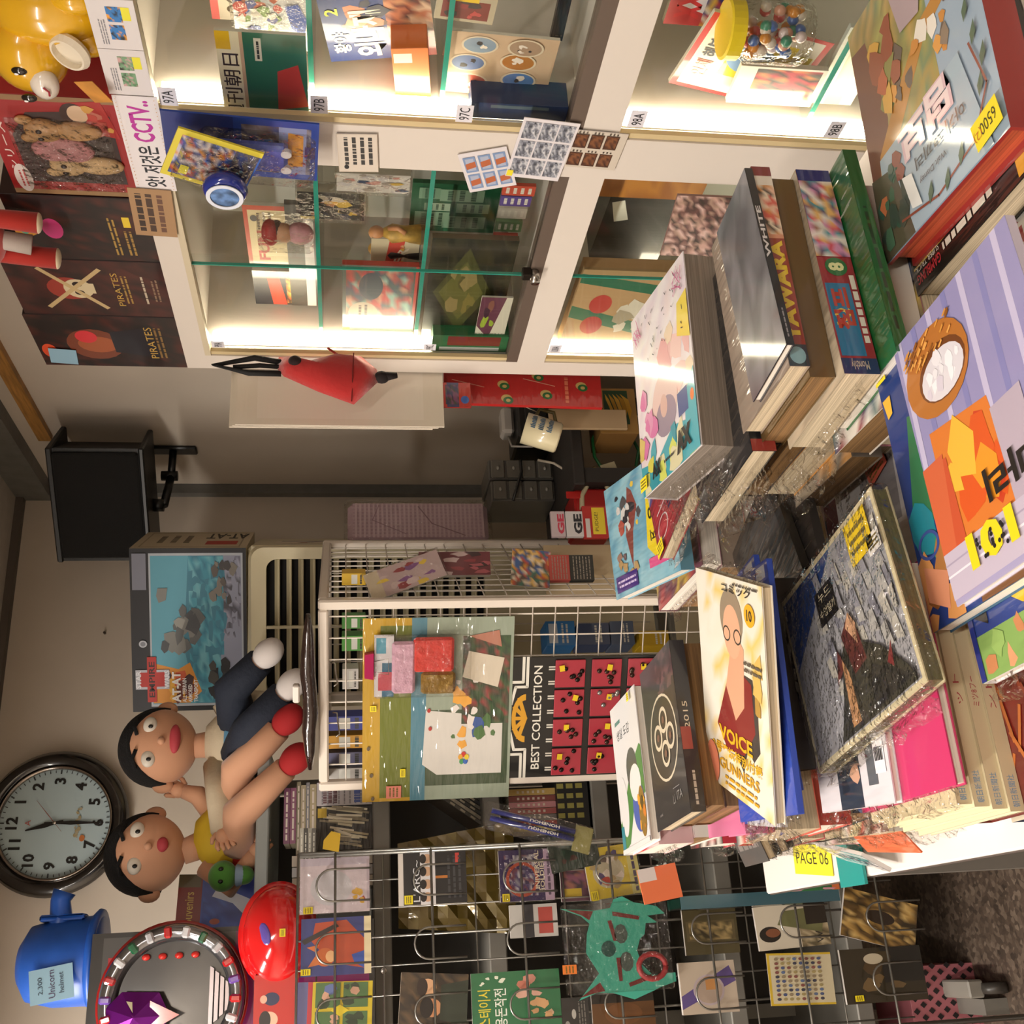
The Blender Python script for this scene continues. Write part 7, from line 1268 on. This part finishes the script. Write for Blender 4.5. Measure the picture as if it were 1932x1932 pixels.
for (x, y) in ((.1, .5), (.08, .6), (.05, .7), (.1, .78), (.14, .9), (.3, .92), (.42, .95), (.55, .93), (.2, .28), (.12, .34)): pr.poly([(x - .02, y - .035), (x + .02, y), (x + .02, y + .04), (x - .02, y + .01)], '#4a5c48')
pr.text('덤보', .5, .68, .15, '#c8a8b0', w=.44, bold=.06).text('덤보', .5, .68, .135, '#d8c4c4', w=.4, bold=.03).text('아기 코끼리', .42, .79, .05, '#30343c', w=.4, bold=.01).text('Walt Disney', .5, .86, .03, '#4a444c', w=.22).poly([(.66, .8), (.74, .78), (.7, .92), (.62, .94)], '#d8d8d4')
o = book('picture_book', 'large red edged picture book with forest branches and a 6500 sticker', M, w, h, .0315, '#8a2420', pr, 'L', mat('#a8482c', .5, noise=.4, nscale=2, stretch=(3, 3, 200)), m=GLOSSY, hard=.004, inset=.006)
s_ = sticker(o, w * (.1 - .5), h * (.93 - .5), .04, .028, '#dcc81c', 8, M=Matrix.Translation((0, 0, .0315)), z=.005, txt=False); P().text('6500', .42, .5, .45, '#3a3414', w=.6).text('(2)', .84, .5, .4, '#b86a20').build(.04, .028, s_, 'lettering', PAPER, lift=.0005)
# ------------------------------------------------ thick comic magazines, spines to the camera
TK = 'the green spined album'
pile(TK, (.63, .955), .25, .15, ZTB, 1.008, 7, PALM, 91, jit=.008)
def thick(lab, xl, xr_, yn, z, th, dep, cov, sp, spine='R', pages=PAGES, pr=None, yaw=4, name='comic_magazine', flap=0, seed=1, m=FILM):
    M, w, h = lay(Vector(((xl + xr_) / 2, yn + dep / 2, z)), yaw, '+X', xr_ - xl, dep); o = book(name, lab, M, w, h, th - .0006, cov, pr or P(cov), spine, pages, m=m, spr=sp, cat='book', hard=.001)
    if flap: bag_end(o, w, th / 2, -h / 2, flap, seed, th / 2)
    return o
a_, b_ = onZ(1590, 290, 1.024), onZ(1695, 670, 1.024)
thick('green spined album under the thick comic magazines', b_.x, a_.x, (a_.y + b_.y) / 2, 1.024, .0155, .15, '#1c5a2c', P('#1c5a2c').lines(.1, .35, .7, .65, 1, '#0f3018', 3, .8), pages=PAGESW, name='album')
a_, b_ = onZ(1495, 339, 1.064), onZ(1604, 704, 1.064)
sp = P('#8c2430').rect(0, 0, .07, 1, '#24305c').text('Monthly', .045, .5, .35, '#c8b8a0', w=.07, rot=90).rect(.08, .25, .42, .95, '#2c6c94').text('IQ', .26, .62, .5, '#d8c04a', w=.08, bold=.04).text('점프', .3, .6, .55, '#a8382c', w=.2, bold=.05).lines(.14, .04, .46, .22, 1, '#d8d0c4', 4, .8).ell(.5, .5, .045, .32, '#2c6a3c').text('8', .5, .5, .45, '#d8d8a0', bold=.04).mosaic(.55, 0, .94, 1, 8, 3, ['#3c8a98', '#c88ab0', '#c8c0b8', '#5a4a6c', '#d8a860', '#8a5a48', '#c84a5c', '#e0d8d0'], 6).rect(.94, 0, 1, 1, '#24306c')
thick('thick comic magazine with a red and blue spine and green number eight', b_.x, a_.x, (a_.y + b_.y) / 2, 1.064, .0385, .15, '#b8a890', sp, flap=.02, seed=3)
a_, b_ = onZ(1451, 344, 1.092), onZ(1538, 704, 1.092)
thick('thick magazine whose brown paper spine shines in film', b_.x, a_.x, (a_.y + b_.y) / 2 + .004, 1.092, .0275, .145, '#5a4424', None, 'R', PAGESB, yaw=2)
M0 = bpy.data.objects
a_, b_ = onZ(1414, 323, 1.1145), onZ(1494, 690, 1.1145)
sp = P('#8a3428').text('YAWARA', .36, .5, .72, '#d8b82c', w=.5, bold=.05).rect(0, 0, .1, 1, '#24343c').ell(.05, .5, .04, .4, '#7aa0a8').rect(.62, 0, .78, 1, '#c88a6c').mosaic(.64, 0, .9, 1, 6, 2, ['#c88a4c', '#d8b098', '#3c3430', '#c85a4c', '#e0d0b8'], 3).rect(.9, 0, .95, 1, '#d8d0c4').rect(.95, 0, 1, 1, '#7a2c34')
thick('comic magazine with big yellow letters on a red spine', b_.x, a_.x, (a_.y + b_.y) / 2, 1.1145, .022, .14, '#8a7a6c', sp, yaw=2)
a_, b_ = onZ(1401, 333, 1.124), onZ(1486, 617, 1.124)
sp = P('#17161a').text('WHITE', .62, .5, .6, '#c8c4c4', w=.3, bold=.03).lines(.04, .3, .2, .7, 1, '#8a8688', 3)
pr = P('#5c5a60').mosaic(0, 0, 1, 1, 4, 6, ['#5c5a60', '#4c4a50', '#6a686e', '#45434a'], 4)
thick('silver grey magazine with a black WHITE spine on the thick pile', b_.x - .02, a_.x, (a_.y + b_.y) / 2, 1.124, .009, .1, '#24222a', sp, pr=pr, pages=PAGESW, yaw=6, name='fashion_magazine', m=GLOSSY)
# ------------------------------------------------ pastel magazine pile
PM = 'the pastel animal magazine'
pile(PM, (.66, 1.165), .26, .17, ZTB, 1.076, 8, ['#8a8074', '#6a6258', '#a89c8c', '#b84a3c', '#c88a3c', '#4a4440', '#8a3a34'], 101, jit=.014, flap=.05)
a_, b_ = onZ(1352, 520, 1.105), onZ(1440, 835, 1.105)
sp = P('#15171c').text('UTILITY', .36, .5, .62, '#c8a01c', w=.42, bold=.05).rect(.0, 0, .06, 1, '#8a2c28').mosaic(.6, 0, 1, 1, 6, 2, ['#7a2c24', '#b0442c', '#3c3a3c', '#c88a4c', '#4a5a3c'], 5)
thick('black comic magazine with yellow letters under the pastel magazine', b_.x, a_.x, 1.04, 1.1055, .029, .19, '#15171c', sp, yaw=3, flap=.045, seed=6)
M, w, h = lay(Vector((.664, 1.16, 1.154)), -3.5, '+X', .257, .182, (0, 0)); M = M @ Matrix.Rotation(math.radians(6.2), 4, 'Y') @ Matrix.Rotation(math.radians(-1), 4, 'X')
pr = P('#d8d0d0').mosaic(0, 0, 1, 1, 7, 9, ['#d8d0d2', '#dcd6d6', '#d0c4cc', '#d8c8c8', '#dcd8d0'], 4)
pr.blobs(.5, .4, .95, .75, 9, .07, .13, ['#d8a8a4', '#d09494', '#dcb8b0', '#d8c4a8'], 3).ell(.5, .38, .22, .16, '#d4b8b0').ell(.5, .3, .18, .1, '#8c7c8c').ell(.48, .36, .06, .06, '#c8a498').poly([(0, 0), (.9, 0), (.95, .16), (.6, .22), (.3, .12), (0, .16)], '#3c98a4').blobs(0, .0, .9, .2, 18, .05, .1, ['#3c98a4', '#c8c04c', '#d0c8a0', '#2f8a98', '#c8cc60'], 6).blobs(0, .2, .3, .5, 8, .05, .1, ['#c86a9c', '#d08aac', '#c8b060'], 7).poly([(.78, .0), (1, 0), (1, .4), (.84, .3)], '#4aa0ac').poly([(.8, .62), (1, .55), (1, .8), (.84, .78)], '#d8c040').rect(.72, .22, .88, .34, '#3c4a80').ell(.95, .27, .03, .03, '#d8702c')
for k in range(26): x, y = R.uniform(.15, .95), R.uniform(.6, .97); pr.line([(x, y), (x + R.uniform(-.03, .03), y + R.uniform(-.03, .03))], .008, '#30343c')
for k in range(12): pr.line([(.8 + .18 * R.random(), .85 + .12 * R.random()), (.8 + .18 * R.random(), .82 + .1 * R.random())], .006, '#b84a80').line([(.05 + .1 * R.random(), .85 + .12 * R.random()), (.1 + .1 * R.random(), .8 + .1 * R.random())], .006, '#c85a90')
pr.text('AX', .78, .1, .11, '#16181c', w=.24, bold=.06).text('AX', .3, .08, .08, '#16181c', w=.16, bold=.05).lines(.44, .06, .62, .09, 1, '#24282c', 3)
o = book('comic_magazine', 'pastel comic magazine with a pink animal, topmost of its tall pile', M, w, h, .046, '#d8d0d0', pr, 'L', mat('#7c7064', .7, coat=.7, noise=.3, nscale=2, stretch=(3, 3, 420)), m=GLOSSY, stick=[(.06, .06, .022, .018)]); bag_end(o, w, .02, -h / 2, .06, 31, .03); bag_end(o, w, .02, -h / 2, .045, 32, .01)
# ------------------------------------------------ robot comics behind
OZ = 'the pale blue robot comic'
pile(OZ, (.62, 1.57), .2, .24, ZTB, 1.03, 7, ['#b04a4c', '#8a7a6c', '#c8a84c', '#4a6a8c', '#c8b0a8', '#5a4a44', '#6a3c4c'], 111, jit=.012, flap=.03)
M, w, h = lay(Vector((.623, 1.565, 1.086)), -8, '-X', .19, .255, (0, 0)); M = M @ Matrix.Rotation(math.radians(-8), 4, 'Y') @ Matrix.Rotation(math.radians(-3.4), 4, 'X')
pr = P('#6a9cb0').mosaic(0, 0, 1, 1, 6, 6, ['#6a9cb0', '#5c90a8', '#7cacbc', '#8ab4c0'], 3).poly([(.62, .1), (.72, .5), (.66, .8), (.6, .5), (.5, .3), (.56, .15)], '#7a3c34').blobs(.48, .05, .82, .45, 16, .03, .07, ['#b8b0a8', '#4a4648', '#a04a3c', '#d8b83c', '#c8c4c0', '#2c2a30'], 5).blobs(.6, .6, .86, .9, 8, .03, .06, ['#5a4448', '#8a6a5c', '#3c5a80', '#a88a5c'], 6).rect(.6, .82, .95, .96, '#3c2470').lines(.63, .85, .92, .93, 2, '#c8b8d8', 3).poly([(.05, .3), (.34, .25), (.4, .7), (.3, .8), (.06, .74)], '#d8c020').text('이미지', .22, .62, .09, '#1c1810', w=.24, bold=.03).text('101:0', .22, .44, .1, '#1c1810', w=.24, bold=.03).rect(.04, .8, .4, .88, '#c84a80')
o = book('robot_comic', 'pale blue robot comic book in a clear sleeve', M, w, h, .022, '#6a9cb0', pr, 'L', PAGESW, m=FILM)
f_, g_, h_ = onZ(1247, 1057, 1.105), onZ(1225, 947, 1.105), onZ(1376, 976, 1.105)
ya = math.degrees(math.atan2((g_ - f_).y, (g_ - f_).x)); dxx = .182; dyy = min(.26, (h_ - f_).length); ex_ = (g_ - f_).normalized(); ey_ = (h_ - f_).normalized()
c = f_ + ex_ * (dxx / 2) + Vector((ex_.y, -ex_.x, 0)) * (dyy / 2); M, w, h = lay(Vector((c.x, c.y, 1.106)), ya, '-X', dxx, dyy)
pr = P('#8c2430').mosaic(0, 0, 1, .5, 6, 5, ['#2c3c7c', '#8c2430', '#3c4a90', '#c8c0c0', '#a8343c'], 5).poly([(.3, .55), (.95, .55), (.95, .95), (.3, .95)], '#9c2430').rect(.72, .72, .96, .94, '#a82c38').ring(.84, .83, .1, .09, .12, '#d8d0d0').text('170E', .56, .74, .13, '#1c1c50', w=.3, bold=.05).rect(.02, .6, .26, .9, '#3c64a8').text('사건', .5, .9, .07, '#241418', w=.16).poly([(.02, .9), (.3, .94), (.26, 1), (.02, 1)], '#c8bc4c').line([(.35, .6), (.6, .6), (.64, .68), (.9, .68)], .012, '#d8ccd0')
o = book('robot_comic', 'red and blue robot comic book lying half under the pastel magazine', M, w, h, .02, '#8c2430', pr, 'L', PAGES, m=FILM, stick=[(.92, .96, .03, .02)]); bag_end(o, w, .01, h / 2, .03, 41)
# dark magazines between the rows
for k, (cx_, cy_, z_, c_, lab) in enumerate(((.45, 1.33, .98, '#24211f', 'black magazine lying between the rows of piles'), (.47, 1.3, .965, '#3a3634', 'grey magazine under the black one between the rows'), (.46, 1.18, .9, '#c8c4c4', 'white bordered magazine with an orange note between the rows'))):
    M, w, h = lay(Vector((cx_, cy_, z_)), 20 - 12 * k, '-X', .25, .18); book('magazine', lab, M, w, h, z_ - ZTB - (.0 if k == 2 else .01) if k == 2 else .012, c_, P(c_).rect(.1, .1, .6, .5, '#3c3836' if k < 2 else '#8a8688').lines(.2, .6, .8, .9, 4, '#8a8680', k), 'L', PAGES, m=FILM, stick=[(.3, .2, .05, .025, '#c8604c', 20)] if k == 2 else None)
bpy.data.scenes.remove(TS)
